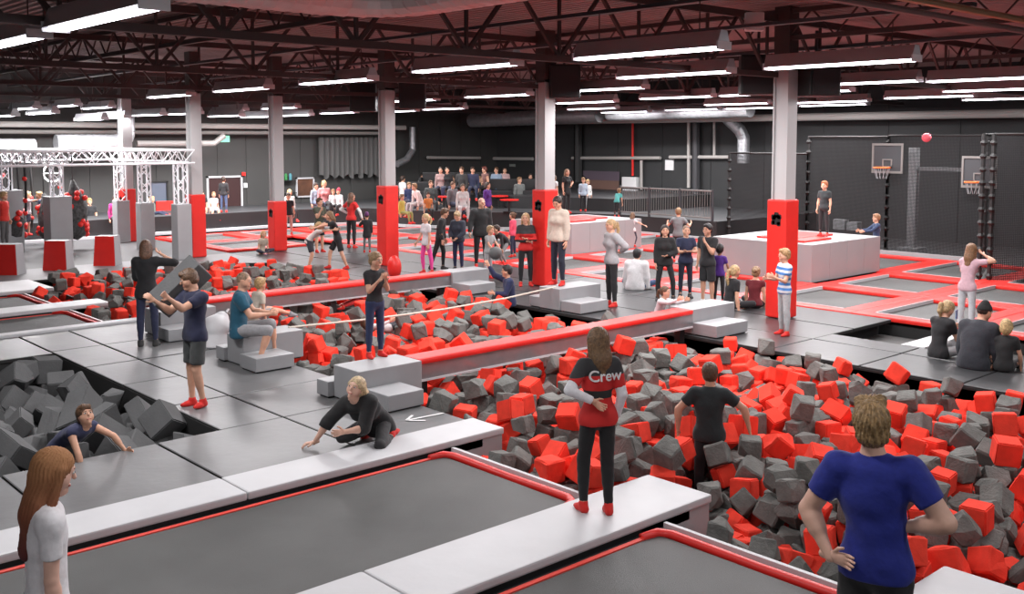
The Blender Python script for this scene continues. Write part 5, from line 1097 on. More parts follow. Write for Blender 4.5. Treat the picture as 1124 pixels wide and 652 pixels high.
712,5,165,90,169,2,468,737,-24,165,30,-104,2,464,751,-44,-57,8,2,0,454,828,-18,1,-1,-86,0,472,38,-41,138,-4,-69,1,472,66,-20,-105,-1,-92,0,471,289,-20,
-4,-7,-7,0,469,457,-23,41,-79,59,2,470,483,-21,0,0,104,1,466,543,-41,-165,-90,-19,0,470,634,-21,176,0,29,0,460,659,-36,-180,0,-54,0,474,681,-2,-96,-55,
175,2,460,125,-48,55,90,39,1,469,150,-67,-7,0,65,1,476,189,-13,12,-22,162,0,468,321,-40,177,-1,-99,0,480,420,6,-75,-82,131,2,474,486,0,51,90,-175,1,471,
540,-19,-43,90,152,1,463,708,-18,180,0,-106,1,475,774,-30,-59,12,169,0,480,15,-45,137,-1,95,1,465,118,-26,-180,0,-23,0,475,327,-18,-165,87,-173,0,476,510,
-20,-87,-12,104,0,480,574,-51,171,-39,-179,0,483,354,-17,-92,4,-122,0,487,800,7,102,86,-107,2,479,828,-18,50,-84,130,0,486,15,-21,94,-64,3,1,486,93,-20,
54,90,-66,0,492,159,-14,173,-78,-10,3,488,262,4,-127,86,-112,0,485,386,-14,90,0,-13,2,487,599,-41,57,-85,-147,2,491,795,-42,89,-86,73,3,486,828,4,-177,
-5,-84,1,492,85,-64,180,0,70,2,492,123,11,70,-90,70,2,489,379,-40,49,-90,-141,2,489,464,0,-89,10,94,1,494,571,-33,-23,50,167,0,489,626,-42,146,-84,124,
0,487,656,-88,159,90,75,0,491,824,-42,-52,-84,130,2,491,118,-12,178,-90,60,1,493,227,-42,61,-90,93,0,487,249,-66,-90,0,-23,0,496,286,-19,-9,-17,-5,0,495,
445,-44,90,9,88,2,492,488,-44,90,0,8,3,492,544,-20,90,0,-165,0,493,650,-23,90,0,170,1,492,702,-42,-32,90,-20,2,494,721,-17,153,-77,104,2,499,61,-34,90,
0,-129,0,498,52,-11,90,0,96,0,497,150,-42,90,0,-9,2,492,187,-43,6,-90,14,3,496,214,-18,-90,0,0,2,497,312,-15,95,2,-3,0,499,407,-40,1,85,-98,2,490,424,-18,
96,5,179,0,494,460,-22,-2,-9,-80,0,493,484,-22,6,90,-167,1,500,516,-23,98,-6,106,0,494,675,-20,180,0,85,1,500,754,-42,-32,-61,39,2,501,12,-64,91,90,-179,
2,503,181,-19,-123,-90,17,2,491,261,-20,91,86,-112,0,496,316,-39,-69,84,103,2,495,325,-63,-96,0,-167,2,493,352,-40,-50,90,7,1,499,651,0,90,0,-1,2,505,757,
-18,173,-29,-127,0,489,777,-64,-109,81,-108,2,502,54,11,0,0,-84,1,509,80,-7,156,43,150,0,512,372,0,15,-14,-68,0,508,519,-1,-10,1,-104,0,494,678,-42,-45,
-90,57,0,495,353,-62,-180,0,-87,2,489,800,-18,93,-86,73,2,508,18,-40,3,-90,4,2,516,262,2,-10,-1,-92,2,512,380,-26,67,-1,89,1,510,570,-56,156,49,30,0,516,
599,-43,32,-52,152,0,512,629,-23,0,0,-95,1,518,800,1,-90,0,-111,3,518,125,-20,-90,0,-5,0,525,152,-22,0,-42,171,3,517,234,0,86,10,101,1,503,425,-88,0,0,
-58,0,518,463,-25,-69,74,-58,0,517,465,-3,-106,-2,25,1,517,492,-18,90,0,-10,0,517,540,-43,180,0,-174,0,517,546,1,-140,-90,-17,0,515,626,-45,0,0,-85,0,518,
714,-20,90,0,75,0,518,827,0,68,90,-126,1,522,101,-43,90,0,-8,0,522,208,2,-71,8,173,0,521,228,-21,61,-79,123,0,521,254,-24,-20,-89,102,0,520,291,-37,-149,
-53,144,1,520,405,-18,-85,0,142,1,522,675,-17,120,90,71,2,524,730,3,0,0,-117,0,519,796,-22,0,0,-12,0,522,824,-22,-30,90,-134,0,526,35,-8,-81,-55,-93,1,
528,46,-28,26,-55,-93,2,524,317,-46,180,0,38,1,527,447,-46,90,0,122,0,529,650,-43,180,0,150,0,525,656,-66,-127,90,124,0,531,748,-20,-132,78,103,3,529,179,
-62,-90,0,-79,2,533,330,-23,57,-78,38,2,528,362,-46,175,-78,98,0,533,432,-19,28,76,-84,3,529,650,-21,-180,0,41,1,525,681,-40,19,90,72,0,528,761,-43,0,0,
-77,0,532,10,-20,-90,71,180,1,537,83,-20,-20,79,161,3,530,189,-16,108,0,-164,3,533,357,-20,79,1,12,2,528,512,-23,-87,-90,-13,1,539,622,-25,-157,46,7,0,
538,302,-19,-168,-12,-93,0,538,388,-18,28,78,0,1,542,479,-14,123,46,-71,0,528,516,-44,-90,0,-5,0,528,554,-88,19,-90,-111,2,539,575,-37,10,27,117,1,539,
703,-15,-9,59,67,1,547,62,5,82,23,141,2,545,122,-26,-70,28,-176,0,537,175,-38,61,-90,-55,0,544,274,-18,76,5,116,1,536,412,-41,25,90,121,0,544,541,-34,19,
-35,64,0,518,547,-21,39,-90,-3,1,541,785,-20,-90,0,-20,0,547,146,-40,98,81,-180,2,549,202,5,120,77,48,3,551,219,-17,24,77,48,2,546,246,-17,-75,-89,-173,
1,550,458,-32,-142,-33,30,2,544,558,-56,-180,29,96,3,545,600,-50,73,-47,15,1,548,821,-41,-5,-1,-18,2,532,18,-44,93,-90,3,0,547,55,-20,129,66,-34,1,552,
413,-15,-77,-1,-113,0,554,676,1,-59,90,73,3,548,726,-27,58,2,166,0,553,674,-22,180,90,69,0,551,792,-42,105,-90,165,0,559,15,-42,49,-90,-146,2,557,16,-18,
142,-90,-140,0,563,97,-42,-90,0,32,3,556,160,-90,128,90,-176,1,559,365,0,179,0,37,1,556,389,-38,-92,79,0,2,560,505,2,-180,90,-136,1,551,736,-47,58,7,174,
0,556,744,-71,118,-56,-106,2,555,810,-16,-98,85,-98,0,560,49,-88,-90,0,-28,3,566,277,0,-105,0,95,2,560,331,-25,180,45,-93,0,560,365,-22,177,89,-91,0,561,
504,-20,55,90,-135,0,566,574,-30,-68,17,173,0,561,624,-46,-6,-90,0,2,559,657,-88,-22,-90,-67,0,563,824,7,-168,86,-51,0,566,87,2,0,0,103,1,566,84,-20,90,
0,0,3,563,189,-40,68,85,-101,0,569,304,3,-38,-62,-133,0,564,518,-44,-90,0,166,2,566,650,-20,-180,0,35,0,571,695,-35,-151,-4,65,3,549,712,-63,173,-7,90,
2,565,775,-21,-91,31,-102,1,571,168,-22,-123,7,7,2,575,243,-3,-82,50,-161,2,570,415,-40,-13,-90,14,2,571,443,-42,3,5,145,1,577,473,-25,126,47,170,0,558,
490,-42,108,90,-172,3,573,623,-22,89,0,-86,3,562,17,-66,-17,-90,-156,2,566,52,-42,0,0,-124,2,575,54,-17,-96,90,-169,2,575,133,-22,84,1,-89,2,573,149,-45,
-84,-4,88,0,567,199,-19,-32,85,-101,1,574,524,-21,-137,-90,36,1,574,528,1,129,-90,38,0,569,547,-39,7,-2,88,1,574,600,-18,-91,5,-1,1,573,748,-20,54,80,57,
0,566,117,-68,32,90,-136,0,562,220,-42,180,0,79,1,570,390,-62,-82,90,8,2,580,725,-43,-64,4,-166,0,573,793,-40,-8,90,-8,1,572,648,-42,180,0,179,0,579,700,
-65,-68,-80,-46,0,586,320,-44,0,0,-98,2,583,355,-12,179,90,78,1,586,353,9,-32,90,102,1,584,360,-34,90,0,8,0,583,388,-15,123,90,33,0,574,754,-43,-56,80,
57,0,580,819,-15,-141,-86,159,0,588,13,-42,89,2,83,0,593,36,-43,90,-85,83,3,588,86,-21,1,85,94,1,592,221,4,94,-2,-152,0,586,315,-14,-28,0,137,2,589,501,
-20,179,83,60,0,576,596,-40,27,84,-169,0,594,793,-22,100,35,16,3,595,112,-20,-107,85,106,1,594,186,-20,-114,90,-104,0,596,189,4,25,-90,77,2,592,218,-20,
95,0,-180,2,580,283,-21,77,7,123,0,597,451,-44,46,-90,-16,2,592,550,-40,-89,7,0,0,597,585,-41,-90,84,162,0,599,57,6,-15,-81,17,0,600,60,-20,65,88,167,2,
592,85,-43,176,-1,-175,0,597,111,-42,5,2,-10,0,597,118,2,-91,85,106,1,597,150,-62,-178,-3,175,2,599,162,11,93,-2,172,0,601,257,-16,92,10,6,2,599,284,4,
67,77,-1,1,595,421,-46,-90,0,102,1,597,521,-42,-115,-90,16,0,601,577,-19,-89,-6,148,0,596,651,-22,143,-90,-145,0,597,763,-17,-22,-69,114,1,594,825,-39,
-57,90,11,0,606,89,5,-90,0,-134,3,600,157,-38,177,-2,-94,2,603,294,-17,58,-77,179,1,600,412,-23,90,0,1,2,599,448,-20,-90,0,-175,0,604,626,-15,-172,78,-175,
2,602,677,-43,87,-3,88,2,608,13,-16,169,1,-88,3,609,348,-24,-108,-14,78,0,594,494,-66,-176,-90,85,0,601,525,-20,90,0,178,1,607,624,-41,108,77,-177,2,609,
678,-18,73,-86,-139,0,607,705,-17,4,90,121,2,608,715,-41,77,-90,-60,0,606,742,-65,63,34,170,1,603,751,-37,111,1,-159,2,604,826,-16,-90,0,106,1,592,386,
-36,180,0,68,1,612,466,-67,96,0,28,1,607,159,-13,-86,87,-142,2,611,324,-35,-179,-89,167,0,618,377,-32,130,-28,-133,0,621,600,-9,-6,36,-139,2,617,192,-62,
-90,90,84,2,599,219,-88,90,0,-139,0,609,285,-39,104,0,-93,2,615,473,-45,82,-80,-72,1,614,497,-42,-90,0,8,0,618,518,2,180,0,161,1,615,552,-43,-91,-89,-179,
1,613,791,-44,165,18,-62,1,617,16,-44,106,-90,147,0,622,49,-64,-105,6,0,2,624,125,-23,-3,12,81,2,622,144,-63,179,85,175,2,619,499,-20,1,-84,-174,1,624,
546,-16,-5,-2,80,2,624,647,-40,107,-90,-47,2,627,654,-16,-124,-90,-15,3,618,85,-43,168,90,7,0,611,89,-19,0,0,-175,2,622,112,-46,-110,-90,114,1,628,182,
-37,-102,-8,-130,2,625,242,-40,-98,90,167,2,625,430,-42,97,80,-70,2,626,439,-20,86,-9,-45,1,627,444,3,-173,80,-70,2,617,755,-80,137,-47,-144,0,629,61,-44,
104,-7,-174,1,629,216,-43,22,-90,-29,0,628,252,-16,-22,90,162,0,631,279,-88,-39,90,46,2,623,522,-19,-135,90,36,1,632,573,-2,142,83,82,0,627,660,-88,57,
90,139,2,631,688,-18,-125,86,-10,2,632,714,2,4,-2,120,1,631,723,-42,-46,90,165,1,635,762,-42,-176,73,50,3,627,824,-66,-78,-90,-1,0,628,827,-22,23,90,-145,
1,640,94,0,55,-73,145,3,633,137,7,-3,-9,90,3,637,212,-19,-180,0,41,2,635,293,-40,29,-13,4,3,635,316,-63,88,2,165,0,636,396,-40,90,0,137,0,636,467,-27,-154,
-8,96,2,638,622,-20,-180,-54,-129,2,634,652,7,180,0,-137,0,633,690,-41,30,86,-10,3,634,724,-64,180,0,-72,2,635,801,-40,180,0,-62,0,640,16,-25,56,11,-91,
2,639,152,-20,143,-85,-5,0,639,246,7,-48,-90,-19,3,614,351,-48,119,58,18,1,639,403,-15,-105,-86,-171,2,634,418,-64,-180,-84,110,0,627,497,-66,0,0,-93,0,
637,787,-64,28,-90,48,3,643,178,-17,177,15,-17,1,644,187,6,-93,-15,-176,3,638,358,-64,-5,90,-167,2,648,71,-21,91,-12,-80,3,642,266,-60,-180,0,-11,3,644,
358,-41,-119,-90,27,0,647,501,-42,180,0,-45,2,624,522,-40,-90,0,4,0,638,551,-40,86,-1,90,2,648,50,-88,90,0,-8,2,629,115,-88,-159,90,-21,0,657,261,-26,17,
-59,-100,2,655,336,-88,90,0,92,3,655,453,-88,-116,-90,-3,0,658,556,-17,-100,6,-59,0,636,576,-25,-90,-7,82,0,658,589,-68,-47,90,-12,3,656,644,-41,180,10,
1,2,633,716,-20,63,85,-174,1,660,784,-41,0,13,-45,2,658,45,-38,53,90,-126,3,659,122,-2,90,0,167,2,656,122,-25,-114,90,-30,1,658,325,-17,173,0,-3,0,658,
826,-43,78,-84,95,0,664,78,1,-100,15,18,1,663,214,-44,-70,-90,-111,3,661,391,-64,-180,0,89,2,661,420,-40,0,0,-172,2,663,447,-20,110,-90,-38,1,664,478,-24,
40,58,135,2,662,585,-44,0,0,16,0,663,673,-41,13,-5,-5,2,662,722,1,-79,90,136,0,665,13,-12,57,-10,87,1,664,37,-62,-126,90,-128,2,642,93,-28,-20,52,-6,2,
666,145,-24,100,90,88,0,666,172,-19,11,67,90,0,665,221,-18,78,2,-170,3,664,287,-39,10,-54,76,2,667,298,-17,-171,35,91,0,665,316,-41,180,0,-96,0,666,422,
-16,76,90,58,0,663,454,-42,90,0,14,0,663,506,-18,-179,1,90,0,665,595,-22,90,0,-35,1,665,695,1,-122,-90,-52,0,666,703,-21,-180,0,20,1,664,727,-22,-162,90,
134,0,664,753,-41,180,0,105,0,666,756,-18,-90,0,101,0,667,784,-17,-134,77,137,0,666,811,-65,90,-85,95,2,667,15,-39,-170,0,0,2,664,68,-65,-153,-80,82,0,
668,96,-45,97,0,-180,0,666,194,-3,103,47,98,0,668,237,-41,4,90,95,0,667,345,-40,102,-2,176,0,668,369,-21,180,77,-92,0,668,395,-20,-90,0,168,1,668,529,-20,
0,0,90,0,667,619,-44,0,90,98,0,665,652,-66,90,0,-131,1,665,551,-64,130,90,22,0,669,620,-22,-88,-90,-92,1,669,828,-21,89,6,90,1,667,71,-43,-2,10,73,1,666,
557,-42,8,-90,-126,1,89,328,-42,8,89,-171,2,95,825,-21,-4,-80,77,1,457,262,-18,5,90,-80,0,425,688,-46,0,0,-98,1,530,209,-42,67,90,100,0,598,62,-44,-145,
-89,-30,0,]
FOAM_LEFT = [24,41,-7,-131,-46,32,0,20,107,6,-160,86,-67,3,15,161,8,102,20,-176,3,20,259,10,180,-34,-95,2,22,298,-3,0,0,-111,0,23,278,-33,-9,90,-85,2,23,344,15,180,
0,65,0,24,388,18,-53,-90,-3,0,35,433,-25,-97,87,63,1,23,194,-49,-45,-90,-130,0,23,325,-83,92,90,17,0,22,390,-9,78,-90,5,3,38,509,-85,-136,-90,125,1,24,
84,-21,-116,90,-92,0,29,517,-19,0,0,156,0,28,516,15,-90,0,-55,0,32,342,-51,11,90,-71,1,27,449,-83,-159,90,-98,0,36,38,-85,-90,0,169,1,50,234,-32,-55,28,
138,1,43,463,-53,85,90,-32,2,29,514,-53,-20,90,-78,0,47,478,-20,83,0,158,2,64,18,-26,-110,19,-97,2,32,150,-23,-90,0,-28,3,27,341,-19,90,0,62,0,31,93,-69,
-180,0,-172,1,34,150,-53,-114,90,160,2,29,270,-63,0,0,-67,0,66,302,-32,-154,48,155,1,63,49,3,-161,-50,-97,0,72,201,-26,-35,73,10,2,43,393,-32,-22,-90,13,
2,71,92,-29,-105,50,83,3,85,158,-1,-143,-90,-168,1,79,160,-60,-157,90,14,3,84,345,6,79,-10,-102,2,75,516,-50,-84,-6,-46,0,73,64,-23,-176,50,83,2,80,518,
-15,83,-82,177,0,87,440,-53,75,90,-34,2,85,450,-83,-28,-90,99,0,102,376,-15,8,-71,-8,1,103,480,-39,53,23,-108,1,85,150,-85,-62,-90,155,1,90,259,-69,180,
0,32,1,95,343,-25,-152,75,-151,3,90,398,-85,-90,0,171,1,94,337,-51,105,3,109,0,85,151,-33,-2,90,30,0,82,194,-52,-164,73,10,1,100,392,-53,59,-90,37,0,101,
418,-27,1,83,-85,3,89,41,-87,-170,-90,-127,2,89,20,-64,-130,90,56,3,84,95,-61,-9,80,18,1,119,223,-28,138,-42,176,1,99,517,-83,0,0,177,0,110,28,-26,0,0,
15,2,118,295,-23,-127,40,143,2,124,86,-30,-47,89,-37,3,130,450,-83,-71,90,-109,0,136,38,-5,90,0,15,1,141,26,-87,98,-90,-82,2,140,140,-83,-90,0,31,0,135,
437,-49,51,-90,40,0,134,505,-83,-60,90,-67,0,152,94,-85,-90,0,70,1,144,275,-67,-43,-89,73,2,154,345,-17,-175,83,-175,1,162,300,7,121,4,-117,1,148,389,-57,
34,90,146,2,158,178,-63,-62,-57,57,2,138,261,-90,-20,-90,91,3,143,338,-48,87,4,-18,0,159,117,-15,63,65,99,0,151,143,-43,90,31,-90,0,159,181,-27,136,-58,
63,0,153,392,-27,-118,90,159,0,157,448,-23,-80,-70,1,3,149,218,-42,180,42,-4,0,154,289,-41,-28,89,-106,2,159,395,0,-134,90,156,3,157,491,-53,97,-65,-7,
1,149,87,-55,126,-90,107,1,178,34,19,-127,60,-1,1,183,354,15,-98,27,-84,1,170,503,-31,106,-65,-7,3,140,29,-37,180,0,-75,0,173,240,-18,54,34,-21,3,188,324,
-90,-98,90,-136,3,185,290,-15,122,-59,159,0,177,445,-57,90,0,139,3,201,151,-72,-154,65,-106,1,208,214,-35,35,80,-163,1,201,385,-64,-122,90,-128,3,194,379,
-37,180,0,26,0,191,441,-17,-80,10,177,3,195,75,-15,116,-3,-176,3,195,110,-39,156,2,4,2,202,330,-43,-48,90,-155,0,209,174,-48,-91,-65,74,0,200,320,-70,-51,
90,-136,3,194,453,-87,84,-90,153,2,208,493,-57,90,0,157,2,190,509,-87,-46,90,136,2,200,268,-83,-180,0,169,0,201,272,-49,0,0,160,0,208,496,-27,-139,90,139,
2,183,26,-39,106,20,40,3,207,29,0,-31,60,-1,0,215,158,-8,-104,1,-10,1,213,420,-47,-121,-62,82,1,234,216,-10,180,-80,17,1,229,314,-7,97,-77,-150,1,224,439,
-2,110,-17,-25,1,207,44,-50,0,26,88,2,201,82,-75,-69,0,178,1,242,100,-23,-90,0,-98,1,237,31,-21,140,60,-1,1,246,261,-23,-104,-90,-89,2,252,266,-51,90,0,
67,1,237,322,-35,-98,10,172,1,254,520,-30,107,4,98,2,255,386,-65,102,-7,-31,1,249,376,-35,-104,-3,110,0,256,481,-68,150,0,95,2,252,140,-29,116,-90,-170,
0,259,143,-56,122,-90,176,3,261,208,-50,124,0,-160,1,262,413,-8,-132,-22,124,3,251,516,-83,92,-90,25,0,246,25,-52,99,60,-1,0,260,207,-90,-128,-90,-128,
3,255,273,-83,152,-90,99,0,256,449,-53,169,-86,11,2,252,96,-69,0,0,139,1,266,451,-24,179,-3,-157,0,278,91,0,120,-62,-8,3,280,166,-11,-145,0,-49,2,286,242,
20,-28,43,-15,2,258,326,-60,-33,90,86,3,286,346,-44,-51,9,-53,0,273,29,-83,108,-90,-19,0,292,225,-8,-80,-43,165,2,289,503,-66,-93,-45,9,3,307,148,-23,-76,
6,139,1,296,282,-53,-180,0,-116,0,308,393,-17,90,0,-86,1,304,25,61,57,90,-57,0,312,461,-23,-178,90,-160,2,310,516,-46,-151,52,-173,0,313,78,16,-176,-74,
68,2,272,409,-90,-75,-90,105,3,315,342,-19,-56,41,-167,1,317,448,-51,-77,90,172,1,309,103,-53,153,-86,-79,1,313,318,-69,180,0,168,1,320,389,8,-15,90,173,
3,312,80,-22,-86,0,13,3,320,188,-63,-135,7,20,0,313,31,-18,0,0,47,2,325,420,-11,11,-5,94,3,319,453,-83,-90,0,12,2,314,23,27,-90,0,117,0,330,268,-35,31,
50,12,0,332,203,12,71,46,164,2,321,511,-87,-104,90,171,2,318,220,-13,89,-43,165,3,309,274,-85,-73,90,-50,1,350,316,-39,-180,-51,-12,2,353,488,-61,-84,4,
64,1,346,49,11,-165,13,-63,2,346,132,-20,178,2,0,0,356,79,-23,68,-70,-111,1,355,194,-17,131,-23,-50,2,351,240,-70,86,-59,-147,0,349,390,-62,-89,-47,172,
1,366,30,-87,48,-90,138,2,353,26,-21,-180,9,-61,1,364,282,-90,179,90,120,3,358,438,-43,90,0,82,0,377,181,0,-37,50,12,1,341,217,-40,-167,25,-128,0,366,330,
-83,-52,-90,-105,0,372,400,-34,129,-6,108,2,363,142,-69,-180,0,-97,1,376,450,-11,38,-86,82,1,387,105,-18,-25,-39,47,1,376,265,-50,45,-90,-106,3,378,349,
-33,43,-42,31,1,369,29,-64,7,90,46,3,388,293,-28,-46,-38,28,2,395,43,-24,31,-22,-55,2,391,137,-10,-141,3,-86,3,383,498,-90,170,90,-97,3,393,516,-37,-90,
0,43,0,392,191,-24,116,-44,-164,2,379,210,-83,-90,0,156,3,399,475,-8,-174,-1,-148,0,383,382,-83,139,90,-139,0,418,164,-55,90,0,-65,1,408,212,-51,86,-90,
-159,1,401,330,-62,125,34,-157,1,403,505,-67,147,90,-110,2,405,443,-40,-120,78,1,1,428,348,-37,114,39,88,2,427,394,-49,90,0,119,2,428,326,-18,139,-12,9,
1,425,391,-15,155,-90,93,0,424,106,-57,-135,-85,51,1,427,394,19,-168,90,-63,0,429,42,-85,0,-90,0,1,435,272,-49,-139,90,-94,0,435,446,-64,57,-90,124,3,435,
20,-19,-90,0,-168,0,438,89,-29,179,-82,78,3,438,145,-31,-37,-84,-65,3,435,263,-83,92,-90,-26,0,430,496,-90,-77,-90,125,3,439,142,-11,-156,84,115,3,439,
265,-15,11,-90,94,0,426,438,-87,-92,-90,178,2,438,492,-9,90,0,-2,0,438,35,-53,-90,0,-178,2,441,95,-3,92,8,95,0,441,132,15,158,-84,-65,0,441,217,-40,-130,
-38,27,3,440,496,-43,90,0,102,0,443,504,-70,-90,90,0,3,25,38,-53,174,90,-8,0,368,92,-69,0,0,69,1,311,24,-72,0,0,-139,2,]
# ------------------------------------------------------------------ foam
from mathutils.bvhtree import BVHTree
M_FR = mat('foam_red', (.86, .06, .035), .9, noise=.1, nscale=9, bump=.15, bscale=90, spec=.2)
M_FG = mat('foam_grey', (.16, .16, .15), .95, noise=.18, nscale=9, bump=.5, bscale=40, spec=.2)
M_FD = mat('foam_charcoal', (.1, .102, .104), .85, noise=.12, nscale=3, bump=.2, bscale=30, spec=.3)
def chunk(sz, chip, seed):
    r = random.Random(seed); bm = bmesh.new(); bmesh.ops.create_cube(bm, size=1)
    for v in bm.verts: v.co = Vector([v.co[i]*sz[i] for i in range(3)])
    bmesh.ops.bevel(bm, geom=bm.edges[:], offset=.012 if not chip else .016, segments=2 if not chip else 1, affect='EDGES')
    if chip:
        # corners bitten off by wear
        for _ in range(r.choice((1, 2, 3))):
            c = Vector([r.choice((-1, 1))*sz[i]*.5 for i in range(3)]); nn = Vector([c[i]/sz[i]+r.uniform(-.35, .35) for i in range(3)]).normalized()
            p = c-nn*r.uniform(.05, .12)*sz[0]/.23
            g = bmesh.ops.bisect_plane(bm, geom=bm.verts[:]+bm.edges[:]+bm.faces[:], plane_co=p, plane_no=nn, clear_outer=True)
            ed = [e for e in bm.edges if e.is_boundary]
            if ed: bmesh.ops.contextual_create(bm, geom=ed)
        bmesh.ops.triangulate(bm, faces=[f for f in bm.faces if len(f.verts) > 4]); bmesh.ops.subdivide_edges(bm, edges=[e for e in bm.edges if e.calc_length() > .07], cuts=1)
        for v in bm.verts: v.co += Vector([r.gauss(0, .0035) for _ in range(3)])
    vs = [tuple(v.co) for v in bm.verts]; bm.verts.index_update(); fs = [tuple(v.index for v in f.verts) for f in bm.faces]; bm.free()
    return vs, fs
tilt = random.Random(2)
def decode(d, ox, oy, flip, w, l, dz):
    out = []
    for i in range(0, len(d), 7):
        x, y, z, a, b_, c, s = d[i:i+7]; x /= 100; y /= 100; z /= 100
        q = Euler((math.radians(a), math.radians(b_), math.radians(c))).to_quaternion(); q = Quaternion((tilt.gauss(0, 1), tilt.gauss(0, 1), .3), math.radians(tilt.gauss(0, 20))) @ q
        if flip: x, y = w-x, l-y; q = Quaternion((0, 0, 1), math.pi) @ q
        out.append((Vector((ox+x, oy+y, z+dz)), q, s))
    return out
HOLES = [(*at(778, 513, -.2), .3), (*at(770, 535, -.2), .28), (*at(391, 374, -.15), .22), (*at(410, 370, -.15), .25), (*at(425, 366, -.15), .22), (*at(404, 338, -.15), .3), (*at(116, 322, -.2), .25), (*at(540, 338, -.1), .35), (*at(78, 497, -.2), .3), (*at(92, 500, -.2), .2)]
def clear(p, r=.0):
    if any((p.x-h[0])**2+(p.y-h[1])**2 < (h[2]+r)**2 for h in HOLES): return False
    for y0, y1 in ((8.2, 8.74), (5.38, 6.12), (2.6, 3.3), (19.75, 20.4), (22.5, 24.19)):
        if p.x < 7.47 and y0-.14 < p.y < y1+.14: return False
    if p.x < 7.42 and p.y > 8.6 and p.y < 18: return False
    if p.x < 6.72: return False
    if p.x > 12.6 and p.y > 18.2: return False
    for y in (10.36, 16.66):
        if abs(p.y-y) < .32 and p.z > -.02: return False
    for xx in (7.78, 10.4, 13.04):
        for y in (10.36, 16.66):
            if abs(p.x-xx) < .2 and abs(p.y-y) < .2: return False
    return p.x < 12.98 and p.y < 24.0
SZ = [(.215, .215, .215), (.195, .195, .195), (.235, .235, .235), (.2, .22, .29)]
SZL = [(.34, .34, .34), (.3, .3, .62), (.26, .34, .55), (.2, .34, .5)]
DZ = .06
FRONT = [c for c in decode(FOAM_FRONT, 6.42, 2.0, False, 6.8, 8.4, DZ) if clear(c[0])]
DEEP = [c for c in decode(FOAM_FRONT, 6.42, 2.0, True, 6.8, 8.4, DZ-.2)+decode(FOAM_FRONT, 6.42, 10.42, False, 6.8, 8.4, DZ-.2)+decode(FOAM_FRONT, 6.42, 18.84, True, 6.8, 8.4, DZ-.2) if clear(c[0]) and c[0].z < -.2]
BACK = [c for c in decode(FOAM_FRONT, 6.42, 10.42, True, 6.8, 8.4, DZ)+decode(FOAM_FRONT, 6.42, 18.84, False, 6.8, 8.4, DZ) if clear(c[0])]
LEFT = [c for c in decode(FOAM_LEFT, .36, 10.36, False, 4.6, 5.4, -.04) if c[0].z < .06 and clear(c[0]+Vector((20, 0, 0))*0+Vector((0, 0, 0))) or (c[0].z < .06 and not any((c[0].x-h[0])**2+(c[0].y-h[1])**2 < (h[2]+.12)**2 for h in HOLES))]
def isred(p):
    f = math.sin(p.x*2.1+1.3*math.sin(p.y*1.7))+math.sin(p.y*2.4+p.x*.8)
    return random.random() < .46+.2*f*.5
rf = random.Random(5); random.seed(11)
NV = 3
shapes = {(s, red, k): chunk(SZ[s], (not red) or k == 2, 100+s*10+k+(5 if red else 0)) for s in range(4) for red in (0, 1) for k in range(NV)}
shapesL = {(s, k): chunk(SZL[s], k == 2, 300+s*10+k) for s in range(4) for k in range(NV)}
allc = [(c, isred(c[0]), random.randrange(NV), 'f') for c in FRONT+BACK+DEEP]
# which pieces show from the photograph's side: rays against boxes
def hits(items, SZt):
    vs = []; fs = []
    for i, (p, q, s) in enumerate(items):
        m = q.to_matrix(); h = [v/2 for v in SZt[s]]; n = len(vs)
        vs += [p+m @ Vector((a*h[0], b_*h[1], c*h[2])) for a in (-1, 1) for b_ in (-1, 1) for c in (-1, 1)]
        fs += [tuple(n+k for k in f) for f in ((0, 1, 3, 2), (4, 6, 7, 5), (0, 4, 5, 1), (2, 3, 7, 6), (0, 2, 6, 4), (1, 5, 7, 3))]
    t = BVHTree.FromPolygons(vs, fs); cnt = [0]*len(items); org = Vector((0, 0, CH))
    for py in range(270, 652, 3):
        for px in range(0, 1124, 3):
            d = Vector(ray(px, py)); g = (0-CH)/d.z; X, Y = d.x*g, d.y*g
            if SZt is SZ and not (6.5 < X < 13.15 and Y < 24.2 and not (X < 7.3 and 8.7 < Y < 17.5)): continue
            if SZt is SZL and not (X < 5 and 10.3 < Y < 15.8): continue
            r = t.ray_cast(org, d)
            if r[0] is not None: cnt[r[2]//6] += 1
    return cnt
cn = hits([c[0] for c in allc], SZ)
order = sorted(range(len(allc)), key=lambda i: -cn[i])
top300 = set(i for i in order[:300] if cn[i] > 2)
fm = {}
def inst(key, sh, m, loc, q, name):
    if key not in fm:
        me = bpy.data.meshes.new(name); me.from_pydata(sh[0], [], sh[1]); me.materials.append(m); fm[key] = me
    o = bpy.data.objects.new(name, fm[key]); COL.objects.link(o); o.location = loc; o.rotation_mode = 'QUATERNION'; o.rotation_quaternion = q; return o
zones = [('around the boy in the black T-shirt', at(778, 500), 1.5), ('behind the man in the blue T-shirt', at(960, 520), 2.0), ('beside the crew girl\'s white walkway', at(690, 540), 1.6), ('below the far deck edge near the seated trio', at(1010, 450), 2.0), ('under the nearer red beam', at(600, 410), 2.2)]
def zone(p):
    b_ = min(((math.hypot(p.x-c[0], p.y-c[1])/r, n) for n, c, r in zones)); return b_[1] if b_[0] < 1.2 else 'in the open part of the big foam pit'
for i in sorted(top300):
    (p, q, s), red, k, _ = allc[i]
    o = inst((s, red, k), shapes[(s, red, k)], M_FR if red else M_FG, p, q, 'foam_cube'); zn = zone(p) if p.y < 10.4 else 'between the two red beams'
    tag(o, ('red foam cube ' if red else 'grey worn foam cube ')+zn, 'foam cube', ('red' if red else 'grey')+' foam cubes '+zn)
